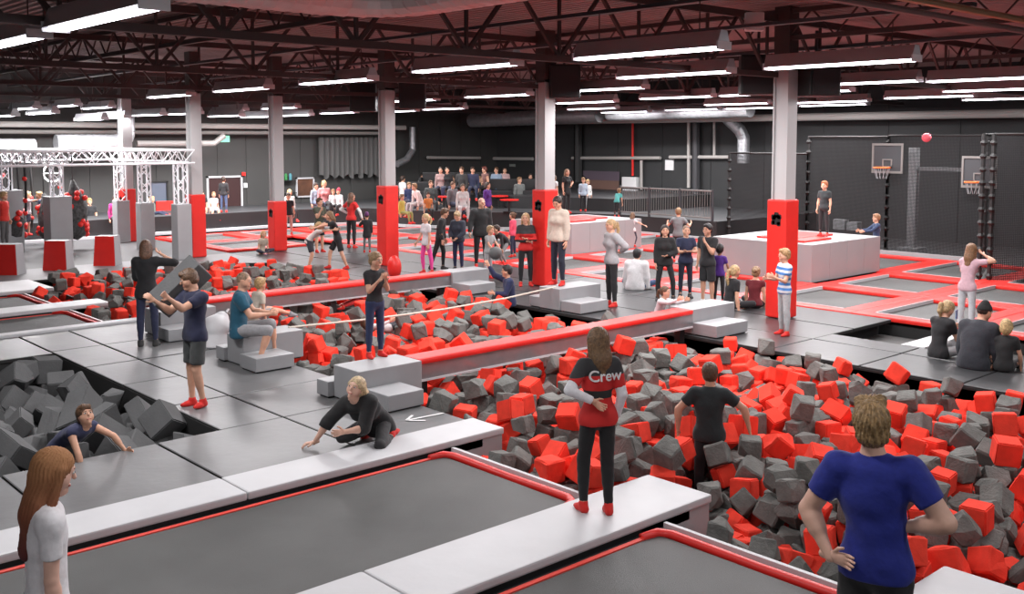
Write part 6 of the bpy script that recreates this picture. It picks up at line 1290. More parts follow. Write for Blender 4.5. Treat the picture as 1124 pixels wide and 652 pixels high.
def stuff(sel, name, red, label):
    vs = []; fs = []
    for i in sel:
        (p, q, s), rd, k, _ = allc[i]; m = q.to_matrix(); n = len(vs); sh = shapes[(s, rd, k)]
        vs += [tuple(p+m @ Vector(v)) for v in sh[0]]; fs += [tuple(j+n for j in f) for f in sh[1]]
    me = bpy.data.meshes.new(name); me.from_pydata(vs, [], fs); me.materials.append(M_FR if red else M_FG); o = bpy.data.objects.new(name, me); COL.objects.link(o)
    tag(o, label, 'foam cubes', kind='stuff')
rest = [i for i in range(len(allc)) if i not in top300]
for red in (0, 1):
    cw = ('grey', 'red')[red]
    stuff([i for i in rest if bool(allc[i][1]) == bool(red)], 'foam_fill', red, 'remaining smaller looking %s foam cubes filling the pits around and beyond the beams' % cw)
cl = hits(LEFT, SZL); vs = []; fs = []
for i, (p, q, s) in enumerate(LEFT):
    k = i % NV
    if cl[i] > 2:
        o = inst(('L', s, k), shapesL[(s, k)], M_FD, p, q, 'foam_block')
        zn = 'beside the climbing boy' if math.hypot(p.x-at(85, 495)[0], p.y-at(85, 495)[1]) < 1. else ('along the far edge of the left pit' if p.y > 14 else 'along the deck edge the boy with the block stands on' if p.x > 3.9 else 'in the middle of the left pit')
        w = 'long' if s else 'cubic'
        tag(o, '%s charcoal foam block %s' % (w, zn), 'foam block', '%s charcoal blocks %s' % (w, zn))
    else:
        sh = shapesL[(s, k)]; m = q.to_matrix(); n = len(vs); vs += [tuple(p+m @ Vector(v)) for v in sh[0]]; fs += [tuple(j+n for j in f) for f in sh[1]]
me = bpy.data.meshes.new('foam_fill'); me.from_pydata(vs, [], fs); me.materials.append(M_FD); o = bpy.data.objects.new('foam_fill', me); COL.objects.link(o); tag(o, 'half buried charcoal foam blocks under the others in the left pit', 'foam blocks', kind='stuff')
# ------------------------------------------------------------------ people
def TS(c, **k): return dict(col=c, sleeve=.62, **k)
def LS(c, **k): return dict(col=c, sleeve=1.98, **k)
def JE(c, **k): return dict(col=c, len=1.93, **k)
def SH(c, **k): return dict(col=c, len=.85, loose=.022, l1=.03, name='shorts', **k)
RS = ('sock', (.62, .02, .015)); WS = ('sock', (.6, .6, .6)); BS = ('shoe', (.03, .03, .03))
CHAIR = ((.12, 1, -.05), (0, .12, -1)); FLOORSIT = ((.55, .8, .12), (-.75, -.1, -.28)); KNEE = ((.15, .75, -.4), (0, -1, -.12)); LEGOUT = ((.12, 1, .25), (.02, 1, -.3))
HIP = ((.72, -.25, -.62), (-.72, .42, -.5)); HIPB = ((.62, -.45, -.62), (-.85, -.1, -.42)); CRSR = ((.18, .3, -.9), (-.9, .5, .1)); HEADH = ((.75, .35, .1), (-.55, .1, .85))
DOWN = ((.14, .02, -1), (.04, .2, -1))
# --- foreground
def ginger_mat():
    m = ramp_z('hair_ginger_dipped', [(0, (.06, .012, .012)), (1, (0, 0, 0))]); N = m.node_tree.nodes; cr = [n for n in N if n.type == 'VALTORGB'][0]; cr.color_ramp.interpolation = 'LINEAR'
    mr = [n for n in N if n.type == 'MAP_RANGE'][0]; mr.inputs[1].default_value = 1.12; mr.inputs[2].default_value = 1.62
    e = cr.color_ramp.elements; e[0].position = 0; e[0].color = (.09, .014, .018, 1); e[1].position = .45; e[1].color = (.2, .062, .028, 1); e.new(1.).color = (.36, .17, .07, 1)
    return m
person('girl with ginger hair in a white T-shirt at the left picture edge', 59, 842, ytop=488, face=100, sex='c', top=TS((.72, .71, .73), hem=-.1, loose=.012, lab='white T-shirt'), bot=JE(BLACKC), hair=('long', GINGER, .37, ginger_mat()), head=(0, 16, 0), ra=((.1, -.05, -1), (.03, .12, -1)), la=((.1, 0, -1), (.05, .12, -1)), sk=(.72, .44, .34), feet=RS, fat=.9)
person('man in a blue T-shirt seen from behind, hands on hips, at the lower right', 956, 802, ytop=437, face=172, top=TS((.012, .022, .22), hem=-.11, loose=.014), bot=dict(waist=-.095, col=(.012, .012, .013), len=1.1, loose=.03, l1=.03, name='shorts'), hair=('tousled', (.3, .19, .085)), ra=((.62, -.12, -.78), (-.86, .2, -.3)), la=((.5, -.02, -.87), (-.45, -.3, -.72)), rh=((-.9, .45, -.1), (.2, .3, 1)), lh=((-.95, -.25, -.05), (.1, .1, 1)), armf=1.15, sk=(.66, .40, .30), head=(-14, -4, -4), side=-4, feet=RS, curl=18, twist=0)
def crew_text(root, k):
    cu = bpy.data.curves.new('lettering', 'FONT'); cu.body = 'Crew'; cu.size = .14*k['s']; cu.align_x = 'CENTER'; cu.extrude = .002; cu.offset = .0015
    to = bpy.data.objects.new('t', cu); COL.objects.link(to); dg = bpy.context.evaluated_depsgraph_get(); me = bpy.data.meshes.new_from_object(to.evaluated_get(dg)); bpy.data.objects.remove(to)
    R_ = np.array([k['rt'], k['up'], -k['fw']]).T
    c = k['chest']+k['up']*.015*k['s']+k['rt']*.025
    body = [o for o in root.children if o.name.startswith('shirt')][0]; bv = BVHTree.FromPolygons([v.co for v in body.data.vertices], [p.vertices[:] for p in body.data.polygons])
    for v in me.vertices:
        w = Vector(c+R_@np.array([v.co.x, v.co.y, 0])); fwv = Vector(k['fw'])
        hit = bv.ray_cast(w-fwv*.5, fwv); z = v.co.z
        v.co = (hit[0] if hit[0] else w-fwv*.13)-fwv*(.011+z)
    me.materials.append(M_WHITEP); o = bpy.data.objects.new('lettering', me); COL.objects.link(o); o.parent = root; o['label'] = 'white lettering Crew'
def crew_mat(h):
    return ramp_z('crew_jersey_%d' % int(h*100), [(0, (.55, .02, .018)), (.555*h, (.55, .02, .018)), (.577*h, (.02, .02, .02)), (.617*h, (.55, .02, .018)), (.69*h, (.03, .03, .032)), (h, (0, 0, 0))])
person('crew girl in a red and black jersey standing on the white walkway', 656, 561, .04, ytop=357, face=-158, sex='f', top=dict(col=REDC, mat=crew_mat(1.72), sleeve=.75, hem=-.1, loose=.016, under=(.72, .72, .75), lab='red and black jersey'), bot=JE((.008, .008, .009), loose=.008), hair=('long', (.15, .085, .04), .27), ra=((.2, -.2, -.95), (-.1, .3, -.9)), la=HIPB, lh=((-.7, .1, -.55), (0, .3, 1)), rl=((-.04, -.12, -1), (0, -.1, -1)), ll=((.08, .12, -1), (.02, -.05, -1)), head=(-16, 6, 3), feet=RS, extra=crew_text)
person('boy in a black T-shirt standing waist deep in the foam, arms out', 778, 513, -.2, loc=at(778, 513, -.2), h=1.52, face=178, top=TS((.018, .024, .026), hem=-.12, loose=.02), bot=JE(BLACKC), hair=('short', BROWN), ra=((.78, .1, -.6), (.25, .15, -1)), la=((.7, -.1, -.75), (.0, .1, -1)), head=(-10, 8, 0))
bpy.data.objects['person.003'].location.z = -.62
person('blonde woman in black kneeling on the grey mat, one hand on the floor', 414, 482, h=1.68, face=-32, sex='f', pz=.2, pel=30, lean=56, side=8, head=(0, -14, -12), top=dict(col=(.012, .012, .013), sleeve=1.25, hem=-.16, loose=.03, sl=.035), bot=JE((.02, .02, .022)), hair=('bob', (.5, .38, .22), .13), rl=((.25, .95, -.2), (-.1, -1, -.12)), ll=((.4, .85, -.3), (-.25, -1, -.05)), rf=(0, -1, -.1), lf=(0, -1, -.1), ra=((.55, .5, -.72), (.45, .35, -.85)), rh=((.75, .6, -.12), (-.5, .8, 0)), la=((-.05, .35, -.8), (-.3, .8, .05)), sk=(.66, .4, .3))
person('boy in a navy vest climbing out of the left foam pit', 84, 500, -.7, loc=(at(80, 505, 0)[0]+.02, 10.72), h=1.42, face=42, pel=35, lean=62, top=dict(col=(.022, .026, .07), sleeve=.15, hem=-.1, loose=.015), bot=JE(BLACKC), hair=('short', (.1, .05, .025)), ra=((.15, .55, -.8), (0, .25, -1)), la=((.4, .75, -.45), (.2, .55, -.75)), lh=((.1, 1, -.1), (0, 0, 1)), rh=((0, 1, -.1), (-1, 0, .0)), head=(20, -25, 0), sk=(.6, .33, .22))
person('boy in a navy T-shirt and grey shorts carrying a foam block', 216, 446, ytop=293, face=-58, top=TS((.015, .018, .05), hem=-.1, loose=.02), bot=SH((.05, .055, .055)), hair=('short', (.12, .065, .035)), ra=((.05, .75, -.6), (.05, .75, .6)), la=((-.05, .9, -.35), (.1, .75, .6)), rl=((.02, .02, -1), (0, -.02, -1)), ll=((.02, .12, -1), (0, -.2, -1)), head=(30, 18, 6), sk=(.62, .35, .24))
x, y = at(216, 446); dd = (x*DX+y*DY)+.22; rx_, ry_, ru_ = ray(197, 314); g = dd/(rx_*DX+ry_*DY)
t = link('foam_block', MB().rbox(-.35, .35, -.14, .14, -.14, .14, .015), M_FD, loc=(rx_*g, ry_*g, CH+ru_*g)); t.rotation_mode = 'XYZ'
t.rotation_euler = (math.radians(30), math.radians(-43), math.atan2(RY, RX)+math.radians(20))
tag(t, 'charcoal foam block held up by the boy in the navy T-shirt', 'foam block')
person('woman in black with jeans seen from behind, hand raised to her head', 163, 380, ytop=262, face=168, sex='f', top=dict(col=(.012, .012, .014), sleeve=1.3, hem=-.16, loose=.025), bot=JE((.02, .025, .06)), hair=('long', (.12, .06, .035), .18), ra=((.85, .15, -.1), (-.95, .15, .62)), la=((.1, .3, -.9), (-.3, .7, -.3)), head=(-10, 10, 0), feet=BS)
person('man in a teal T-shirt sitting on the grey step box', 262, 369, .42, h=1.78, face=84, pz=.11, pel=0, lean=7, top=TS((.012, .085, .14), hem=-.12, loose=.022), bot=dict(col=(.27, .27, .28), len=1.2, loose=.02, l1=.02), hair=('buzz', (.25, .16, .1)), ra=((.1, .5, -.85), (-.25, .9, .05)), la=((.1, .5, -.85), (-.35, .9, .0)), rl=((.3, 1, .05), (.1, -.3, -1)), ll=((.1, 1, .12), (0, .1, -1)), head=(12, 8, 0), feet=('shoe', (.3, .3, .33)))
person('blond child with grey shorts sitting beside the man in teal', 279, 352, .42, h=1.25, face=120, pz=.08, lean=20, top=TS((.55, .5, .42)), bot=SH((.3, .3, .31)), hair=('short', BLOND), rl=LEGOUT, ll=LEGOUT, feet=('shoe', (.25, .25, .27)))
person('girl in a black top and jeans standing on the grey step box', 412, 392, .42, ytop=276, face=35, sex='f', top=TS((.014, .014, .016), hem=-.02), bot=JE((.02, .03, .085)), hair=('bun', (.26, .16, .08)), ra=((.15, .35, -.9), (-.4, .6, .75)), la=((.1, .4, -.9), (-.5, .5, .75)), head=(-8, 8, 0))
person('child in a spotted white top lying in the foam behind the girl in jeans', 424, 368, -.15, h=1.25, face=115, pz=.12, pel=-82, lean=-84, top=LS((.6, .55, .55)), bot=JE((.05, .05, .06)), hair=('long', BROWN, .12), rl=LEGOUT, ll=LEGOUT, ra=((.6, .3, .3), (.2, .8, .3)), sex='f')
person('child in a white shirt lying in the foam by the far beam', 410, 340, -.15, h=1.3, face=-80, pz=.12, pel=-84, lean=-86, top=LS((.62, .62, .63)), bot=JE((.5, .03, .03)), hair=('short', DKB), rl=LEGOUT, ll=LEGOUT)
person('boy in a navy sweatshirt sitting at the edge of the foam, arm raised', 560, 336, 0, h=1.5, face=-75, pz=.1, lean=8, top=LS((.014, .022, .07), loose=.025), bot=JE(BLACKC), hair=('short', (.015, .01, .01)), rl=((.2, .95, .05), (.1, .7, -.9)), ll=((.2, .9, .35), (0, .3, -1)), ra=((.2, .8, .35), (.1, .5, .9)), la=((.1, .4, -.9), (-.1, .9, .1)), sk=(.55, .3, .2))
person('child in white up to the chest in the far left foam', 116, 326, -.85, h=1.2, face=-70, lean=25, top=LS((.6, .6, .62)), bot=JE(BLACKC), hair=('short', BLACKC), head=(0, 15, 0))
x, y = at(236, 378); t = thing('bean_bag', 'pale grey bean bag behind the man in teal', 'bean bag', (x, y, 0))
link_surf('sack', [(*surf([PR((0, 0, .0), (0, 0, .2), .38, .25, .05, cuts=[((0, 0, 0), (0, 0, -1))]), PR((.05, 0, .25), (.15, .05, .4), .2, .1, .1)], .02), 0)], [M_WHITE], t); link('seam', MB().tube([(.2, .0, .48), (.26, .04, .52)], .02, 6), M_WHITE, t)
# --- children playing on the deck between the columns
def P(label, px, py, h, face, top, bot, hair, **k): return person(label, px, py, h=h, face=face, top=top, bot=bot, hair=hair, **k)
def PT(label, px, py, yt, face, top, bot, hair, **k): return person(label, px, py, ytop=yt, face=face, top=top, bot=bot, hair=hair, **k)
P('girl in a pale top bending forward and pulling another child\'s hands', 340, 295, 1.35, 70, TS((.6, .55, .52)), SH((.03, .03, .04)), ('bun', BLOND), sex='f', pel=28, lean=55, ra=((0, .95, .1), (0, 1, .15)), la=((0, .95, .1), (0, 1, .15)), rl=((.05, .35, -1), (0, -.3, -1)), ll=((.1, .1, -1), (0, -.3, -1)), head=(-20, -30, 0))
P('girl in a black T-shirt and shorts leaning back from a tug', 371, 295, 1.5, -80, TS(BLACKC), SH(BLACKC), ('long', (.2, .12, .06), .15), sex='f', lean=22, pel=8, ra=((0, .9, -.1), (0, 1, -.3)), la=((.1, .9, -.1), (0, 1, -.3)), rl=((.1, .5, -1), (0, .1, -1)), ll=((.1, -.2, -1), (0, -.4, -1)), head=(0, 10, 0))
PT('boy in an olive T-shirt with a hand at his face, behind the tugging girls', 351, 277, 217, 40, TS((.05, .055, .035)), SH(BLACKC), ('short', BROWN), ra=((.1, .5, -.8), (-.2, .5, .9)), la=CRSR)
PT('crew woman in red and white with long brown hair behind the tugging girls', 386, 272, 211, 140, dict(col=REDC, sleeve=.6, under=(.7, .7, .7), hem=-.05), JE(BLACKC), ('long', (.12, .06, .035), .25), sex='f', la=HIP, ra=((.6, .1, -.8), (.1, .3, -.9)), head=(30, 0, 0))
PT('child in a black coat and purple hat between the two red columns', 403, 277, 234, 178, LS(BLACKC, hem=-.3, loose=.03), JE((.12, .12, .12)), ('beanie', DKB, .1, (.09, .02, .09)), la=((.4, .5, -.5), (0, .9, .3)))
P('small blond child sitting beside the short red padded column', 288, 278, 1.2, 20, TS((.45, .38, .3)), JE((.03, .03, .05)), ('bob', BLOND, .1), sex='f', pz=.09, rl=FLOORSIT, ll=FLOORSIT, lean=20, feet=('sock', (.3, .02, .2)))
# --- group beyond the far beam
PT('blonde girl in a white T-shirt and pink trousers', 468, 300, 234, -60, TS((.62, .6, .62)), JE((.75, .06, .3)), ('pony', (.5, .36, .18), .18), sex='f', rl=((.05, .15, -1), (0, -.1, -1)), ll=((.05, -.2, -1), (0, -.1, -1)), ra=((.3, .1, -.9), (.1, .4, -.7)))
PT('person in black leaning towards the woman in the quilted jacket', 483, 296, 227, 80, LS(BLACKC), JE(BLACKC), ('short', BROWN), lean=12, rl=((.05, -.3, -1), (0, -.3, -1)), ll=((.05, .2, -1), (0, -.05, -1)), head=(0, 15, 0), feet=BS)
PT('woman in a navy quilted jacket looking down', 503, 297, 231, -30, LS((.02, .024, .04), loose=.035, hem=-.08, name='jacket'), JE((.015, .02, .06)), ('short', (.36, .25, .13)), sex='f', head=(-10, 25, 0), la=((.2, .2, -.9), (-.4, .6, -.5)), ra=((.2, .2, -.9), (-.4, .6, -.5)), feet=BS)
PT('bald man in a black sweatshirt', 528, 294, 216, 12, LS((.015, .016, .017), loose=.025, hem=-.14), JE(BLACKC), ('buzz', (.35, .2, .15)), fat=1.12, head=(-20, 8, 0), ra=((.3, .1, -.9), (.15, .35, -.8)), feet=RS)
PT('boy in a grey T-shirt holding a ball in front of the bald man', 536, 306, 248, 50, TS((.3, .31, .31)), JE((.4, .4, .41)), ('short', (.3, .2, .1)), lean=10, ra=((.1, .5, -.8), (-.1, .7, -.6)), la=((.1, .5, -.8), (-.1, .7, -.6)))
x, y = at(543, 306); tag(link('ball', MB().ball((0, 0, 0), .15, n=16), mat('ball_grey', (.12, .13, .13), .6), smooth=True, loc=(x-.15, y-.2, .62)), 'grey ball held by the boy in the grey T-shirt', 'ball')
P('child in black crouching behind the boy with the ball', 556, 290, 1.25, -60, LS(BLACKC), JE((.2, .2, .2)), ('short', DKB), pel=20, lean=55, rl=((.1, .7, -.8), (0, -.5, -1)), ll=((.1, .7, -.8), (0, -.5, -1)))
PT('crew woman in red and black leaning at the red column', 577, 314, 233, 10, dict(col=REDC, mat=crew_mat(1.66), sleeve=1.98, hem=-.08), JE(BLACKC), ('long', (.42, .28, .14), .22), sex='f', ra=((.2, .1, -.9), (-.7, .4, -.1)), la=CRSR, head=(20, 0, 0))
PT('small child in pink and navy behind the crew woman at the column', 563, 282, 233, -120, LS((.5, .05, .1)), JE(NAVY), ('bun', BROWN), sex='f')
person('woman in a cream sweater standing on the grey step box', 613, 313, .42, ytop=213, face=-38, sex='f', top=LS((.55, .48, .4), loose=.025, hem=-.08), bot=JE((.012, .015, .03), loose=.009), hair=('bun', (.03, .015, .01)), head=(-12, 22, 0), ll=((.05, .12, -1), (0, -.1, -1)))
person('girl in a grey sweater with a blonde ponytail on the step box', 671, 336, .0, ytop=239, face=-62, sex='f', top=LS((.33, .33, .34), loose=.028, hem=-.08), bot=JE((.014, .014, .016), loose=.009), hair=('pony', (.42, .28, .14), .26), ra=HIPB, la=HIPB, head=(0, 5, 0))
P('person in a white hoodie sitting on the dark mat', 697, 318, 1.72, 165, LS((.62, .62, .63), loose=.04, hem=-.1, hood=True, name='hoodie'), JE((.03, .06, .14)), ('short', BLACKC), pz=.1, rl=FLOORSIT, ll=FLOORSIT, lean=18)
PT('girl in a white T-shirt jumping on the court', 694, 272, 234, 150, TS((.65, .62, .63)), JE((.04, .04, .06)), ('bob', (.14, .07, .035), .1), sex='f', ra=((.8, .2, -.4), (.7, .2, -.3)), la=((.7, .1, -.5), (.5, .3, -.4)), rl=((.1, .4, -1), (0, -.4, -1)))
xb = onY(722, 340, 11.0)[0]; zb = height_at(xb, 11.0, 312)-1.2
person('small child in a white top standing in the foam behind the red beam', 0, 0, zb, loc=(xb, 11.0), h=1.2, face=60, sex='f', lean=25, top=LS((.62, .58, .6)), bot=JE((.5, .4, .42)), hair=('pony', BROWN, .15), ra=((.1, .9, 0), (0, .9, .4)), la=((.1, .9, -.1), (0, .9, .3)))
PT('woman with long dark hair in a black hoodie', 729, 330, 246, 5, LS((.014, .014, .015), loose=.025, hem=-.12, name='hoodie'), JE(BLACKC), ('long', (.02, .012, .01), .2), sex='f', la=((.3, .1, -.9), (-.75, .5, -.2)), ra=DOWN, ll=((.22, .1, -1), (.05, 0, -1)), rl=((.12, .1, -1), (.02, -.05, -1)), feet=BS)
PT('boy in a navy T-shirt with crossed arms', 752, 327, 247, 15, TS((.018, .024, .06)), JE((.012, .014, .03)), ('buzz', (.2, .12, .08)), ra=CRSR, la=CRSR, feet=BS)
PT('tall boy in a black T-shirt and striped shorts, hand at his mouth', 776, 334, 245, -35, TS(BLACKC, hem=-.1, loose=.02), dict(col=BLACKC, len=.95, loose=.025, l1=.03, name='shorts'), ('short', (.012, .01, .01)), la=((.1, .45, -.85), (-.4, .45, .95)), ra=DOWN, feet=WS, sk=(.5, .27, .18))
PT('boy in a grey T-shirt standing on the court by the railing', 744, 288, 228, 175, TS((.14, .145, .15)), JE(BLACKC), ('short', LBROWN), ra=((.5, .2, -.6), (.1, .7, .2)), la=((.5, .2, -.6), (.1, .7, .2)))
PT('child with curly black hair in a purple T-shirt', 789, 332, 270, 170, TS((.07, .02, .22)), JE(BLACKC), ('curly', (.012, .01, .01)), sk=(.3, .15, .09), ra=((.3, .1, -.9), (.1, .5, -.7)))
P('girl with a long blonde ponytail in black sitting before the platform', 800, 339, 1.62, 120, TS(BLACKC), JE(BLACKC), ('pony', (.45, .32, .16), .32), sex='f', pz=.1, rl=FLOORSIT, ll=FLOORSIT, lean=15, ra=((.2, -.1, -1), (.1, .1, -1)))
P('girl in a dark red top sitting with her back to us before the platform', 828, 338, 1.5, 165, dict(col=(.13, .012, .018), sleeve=.3, hem=-.05, neck=-.05), JE(BLACKC), ('bun', (.3, .19, .1)), sex='f', pz=.1, rl=FLOORSIT, ll=FLOORSIT, lean=10)
stripe = ramp_z('blue_white_stripes', [(0, (.6, .62, .66))]+[(.62+.042*i, ((.06, .2, .5) if i % 2 else (.6, .62, .66))) for i in range(13)]+[(1.4, (.5, .5, .5))])
PT('boy in a blue and white striped T-shirt and pale trousers by the right column', 860, 368, 273, -62, dict(col=(.3, .4, .6), mat=stripe, sleeve=.6, hem=-.08, loose=.02), JE((.42, .43, .44), loose=.014), ('short', (.36, .22, .1)), ra=((.15, .3, -.9), (-.3, .9, .1)), la=((.15, .3, -.9), (-.2, .9, .35)))
person('boy in black standing on the grey padded platform', 904, 259, .9, ytop=199, face=-28, top=TS((.015, .02, .022)), bot=JE(BLACKC), hair=('short', (.35, .12, .05)), ra=DOWN)
PT('small boy in a blue sweatshirt at the corner of the platform', 961, 293, 235, -70, LS((.03, .05, .11)), JE(NAVY), ('short', (.28, .14, .07)), ra=((.1, .7, -.5), (0, .9, -.1)), la=((.1, .7, -.5), (0, .9, -.1)))
# --- seated at the right
P('blonde woman in black sitting at the deck edge looking at a phone', 1030, 392, 1.66, 140, TS(BLACKC), dict(col=(.35, .35, .36), len=1.9), ('pony', (.4, .28, .14), .22), sex='f', pz=.1, rl=((.2, .95, .05), (0, .3, -1)), ll=((.2, .95, .1), (0, .3, -1)), lean=12, head=(10, 25, 0), ra=((.1, .4, -.9), (-.2, .85, .45)), la=((.1, .4, -.9), (-.2, .85, .4)))
P('girl in a pink top with a hand at her head standing on the trampoline', 1060, 366, 1.5, 150, TS((.62, .4, .45)), JE((.5, .5, .52)), ('long', (.22, .11, .05), .2), sex='f', lean=12, ra=((.8, .3, .15), (-.9, .15, .4)), la=((.3, .5, -.6), (-.3, .6, .5)))
P('man in a black beanie and dark sweater sitting at the deck edge', 1068, 404, 1.86, 155, LS((.022, .024, .032), loose=.03, hem=-.1), JE((.02, .02, .03)), ('beanie', DKB, .1, (.01, .01, .01)), pz=.11, rl=((.2, .95, .05), (0, .3, -1)), ll=((.2, .95, .1), (0, .3, -1)), lean=24, head=(25, 18, 0), fat=1.1)
P('blond child in a black T-shirt sitting rightmost at the deck edge', 1102, 408, 1.35, 172, TS((.013, .013, .014)), JE(BLACKC), ('bob', (.45, .32, .15), .03), pz=.1, rl=((.2, .95, .05), (0, .3, -1)), ll=((.2, .95, .1), (0, .3, -1)), lean=10, ra=((.25, .1, -.9), (.0, .4, -.8)))
x, y = at(1037, 384); tag(link('phone', MB().rbox(-.035, .035, -.005, .005, -.07, .07, .004), mat('phone_blue', (.2, .3, .5), .3), loc=(x+.25, y-.05, .52)), 'phone held by the blonde woman at the deck edge', 'phone')
# --- back ledge, left
zL = .6
def back(label, px, py, h, face, top, bot, hair, zz=zL, sit=True, **k):
    if sit:
        k.setdefault('pz', .46); k.setdefault('rl', CHAIR); k.setdefault('ll', CHAIR)
    return person(label, px, py, zz, h=h, face=face, top=top, bot=bot, hair=hair, **k)
back('child in black sitting left in the dark doorway group', 222, 232, 1.4, 0, TS(BLACKC), SH((.5, .5, .5)), ('short', DKB), pz=.1, zz=.62)
back('child in white sitting middle in the dark doorway group', 235, 232.5, 1.3, 10, TS((.6, .6, .6)), SH((.4, .4, .45)), ('bun', LBROWN), pz=.1, zz=.62, sex='f')
back('person in a dark jacket and jeans before the doorway', 246, 233, 1.25, 170, LS(BLACKC, name='jacket'), JE((.05, .08, .16)), ('short', DKB), sit=False)
back('person in red and black sitting right of the third column on the ledge', 318, 232, 1.5, 20, LS((.5, .48, .45)), JE(BLACKC), ('long', BLOND, .12), pz=.1, sex='f')
back('woman in a grey and pink top on the ledge before the curtain', 356, 231, 1.75, 10, LS((.5, .2, .2)), JE(BLACKC), ('bob', BLOND, .08), pz=.3, sex='f')
back('child in white sitting right of the woman before the curtain', 366, 231, 1.2, 10, LS((.6, .6, .6)), JE(BLACKC), ('short', LBROWN), pz=.2)
back('person in grey denim sitting left of the woman before the curtain', 347, 231, 1.5, 30, LS((.25, .3, .36)), JE((.1, .13, .2)), ('short', DKB), pz=.3)
back('child in a white shirt and red cap before the curtain', 372, 231, 1.25, -30, LS((.62, .62, .62)), JE(BLACKC), ('beanie', DKB, .1, (.6, .02, .05)), pz=.2)
person('boy in black on the court behind the short red padded column', 317, 258, 0, h=1.4, face=10, top=TS(BLACKC), bot=JE((.4, .3, .26)), hair=('short', DKB))
# obstacle course
person('child in a white and black top by the hanging nets', 70, 262, 0, h=1.6, face=150, top=TS((.6, .6, .58)), bot=SH(BLACKC), hair=('short', BLACKC), sex='m')
person('blond child in grey and red by the hanging straps', 32, 258, .3, h=1.3, face=90, top=TS((.5, .45, .47)), bot=SH((.05, .05, .08)), hair=('short', (.5, .34, .18)), ra=((.2, .9, .1), (0, 1, .1)))
person('child in a navy top facing the blond child by the straps', 45, 258, .3, h=1.3, face=-90, top=LS(NAVY), bot=JE(NAVY), hair=('short', BLOND), ra=((.2, .9, .1), (0, 1, .1)))
person('person in a black T-shirt and jeans sitting behind the gantry', 99, 246, .3, h=1.6, face=10, top=TS(BLACKC), bot=JE((.05, .1, .2)), hair=('short', BLOND), pz=.15, rl=CHAIR, ll=CHAIR)
person('child in magenta sitting left of the farthest red column', 127, 250, .3, h=1.5, face=20, top=LS((.4, .02, .15)), bot=JE(BLACKC), hair=('short', DKB), pz=.35, rl=CHAIR, ll=CHAIR)
person('child in grey sitting right of the red padded gantry column', 167, 238, .5, h=1.3, face=60, top=LS((.25, .27, .22)), bot=JE(NAVY), hair=('short', BLOND), pz=.1, rl=LEGOUT, ll=LEGOUT)
person('child in red at the left picture edge, arm stretched out', 6, 272, .3, h=1.5, face=60, top=TS((.6, .03, .02)), bot=JE((.1, .1, .1)), hair=('short', BLOND), ra=((.7, .2, .4), (.7, .2, .5)))
# --- crowd on the ledge in the corner
def crowd(label, px, py, face, top, bot, hair, zz=.6, pz=.3, h=1.68, **k): return back(label, px, py, h, face, top, bot, hair, zz=zz, pz=pz, **k)
crowd('person in a white shirt standing left in the crowd, beside the second column', 442, 222, 120, TS((.65, .65, .66)), JE((.05, .05, .06)), ('short', DKB), sit=False, zz=.62)
crowd('person in a yellow top low beside the second column', 441, 236, 60, LS((.5, .4, .08)), JE((.3, .3, .1)), ('short', LBROWN), h=1.3, pz=.1)
crowd('child in navy sitting left in the crowd', 449, 228, 20, LS((.02, .03, .09)), JE(NAVY), ('short', LBROWN), h=1.4)
crowd('person in a pale pink shirt leaning forward in the crowd', 461, 232, -60, LS((.6, .48, .46)), JE((.4, .35, .35)), ('short', LBROWN), lean=30)
crowd('person in grey standing in the crowd near the second column', 463, 216, 30, LS((.35, .34, .33)), JE((.2, .2, .2)), ('short', DKB), sit=False, h=1.6, zz=.6)
crowd('person in a dark jacket in the left half of the crowd', 473, 230, 10, LS((.04, .045, .045)), JE(BLACKC), ('short', BROWN))
crowd('woman in white with a shawl, upper left of the crowd', 484, 214, -10, LS((.3, .2, .19)), JE(NAVY), ('bob', DKB, .08), zz=1.06, sex='f')
crowd('woman in white and black beside the one with the shawl', 491, 214, 0, LS(BLACKC), JE(NAVY), ('bob', DKB, .08), zz=1.06, sex='f')
crowd('person in black in the upper middle of the crowd, legs crossed', 507, 214, -20, LS((.03, .03, .03)), JE(BLACKC), ('short', BROWN), zz=1.06)
crowd('person in a navy coat in the upper middle of the crowd', 519, 214, 0, LS((.02, .025, .06)), JE(NAVY), ('short', DKB), zz=1.06)
crowd('person in a sleeveless top, upper right of the crowd', 534, 213, -60, dict(col=(.2, .1, .09), sleeve=.1), JE(BLACKC), ('short', (.12, .03, .02)), zz=1.06, lean=10)
crowd('girl in pink and white, right in the crowd', 554, 212, 5, LS((.45, .3, .3)), JE((.4, .4, .42)), ('long', DKB, .15), zz=.95, sex='f')
crowd('man in a grey jacket and jeans, far right of the crowd', 570, 226, 30, LS((.13, .14, .135)), JE((.05, .1, .22)), ('short', LBROWN), zz=.6, pz=.35)
crowd('person in dark red beside the cream sweater woman\'s column', 582, 222, 10, LS((.1, .015, .03)), JE(BLACKC), ('short', DKB), zz=.6, pz=.4)
crowd('woman in white with long hair, middle of the crowd', 508, 236, 5, LS((.55, .53, .52)), JE((.5, .45, .45)), ('long', BROWN, .2), sex='f')
crowd('person in a red top among the tables', 497, 222, 10, LS((.4, .03, .03)), JE(BLACKC), ('short', BROWN))
crowd('person in brown among the tables', 516, 224, 30, LS((.15, .08, .05)), JE(BLACKC), ('short', DKB))
crowd('person in grey plaid left of the woman in white', 497, 232, 40, LS((.12, .11, .12)), JE(NAVY), ('short', BROWN))
crowd('person in a charcoal sweater low at the left tables', 480, 227, 70, LS((.03, .03, .035)), JE(BLACKC), ('short', DKB), lean=15)
crowd('person with a maroon scarf in the second row of the crowd', 488, 221, -40, LS((.16, .03, .04)), JE(NAVY), ('bob', BROWN, .08), sex='f', lean=10)
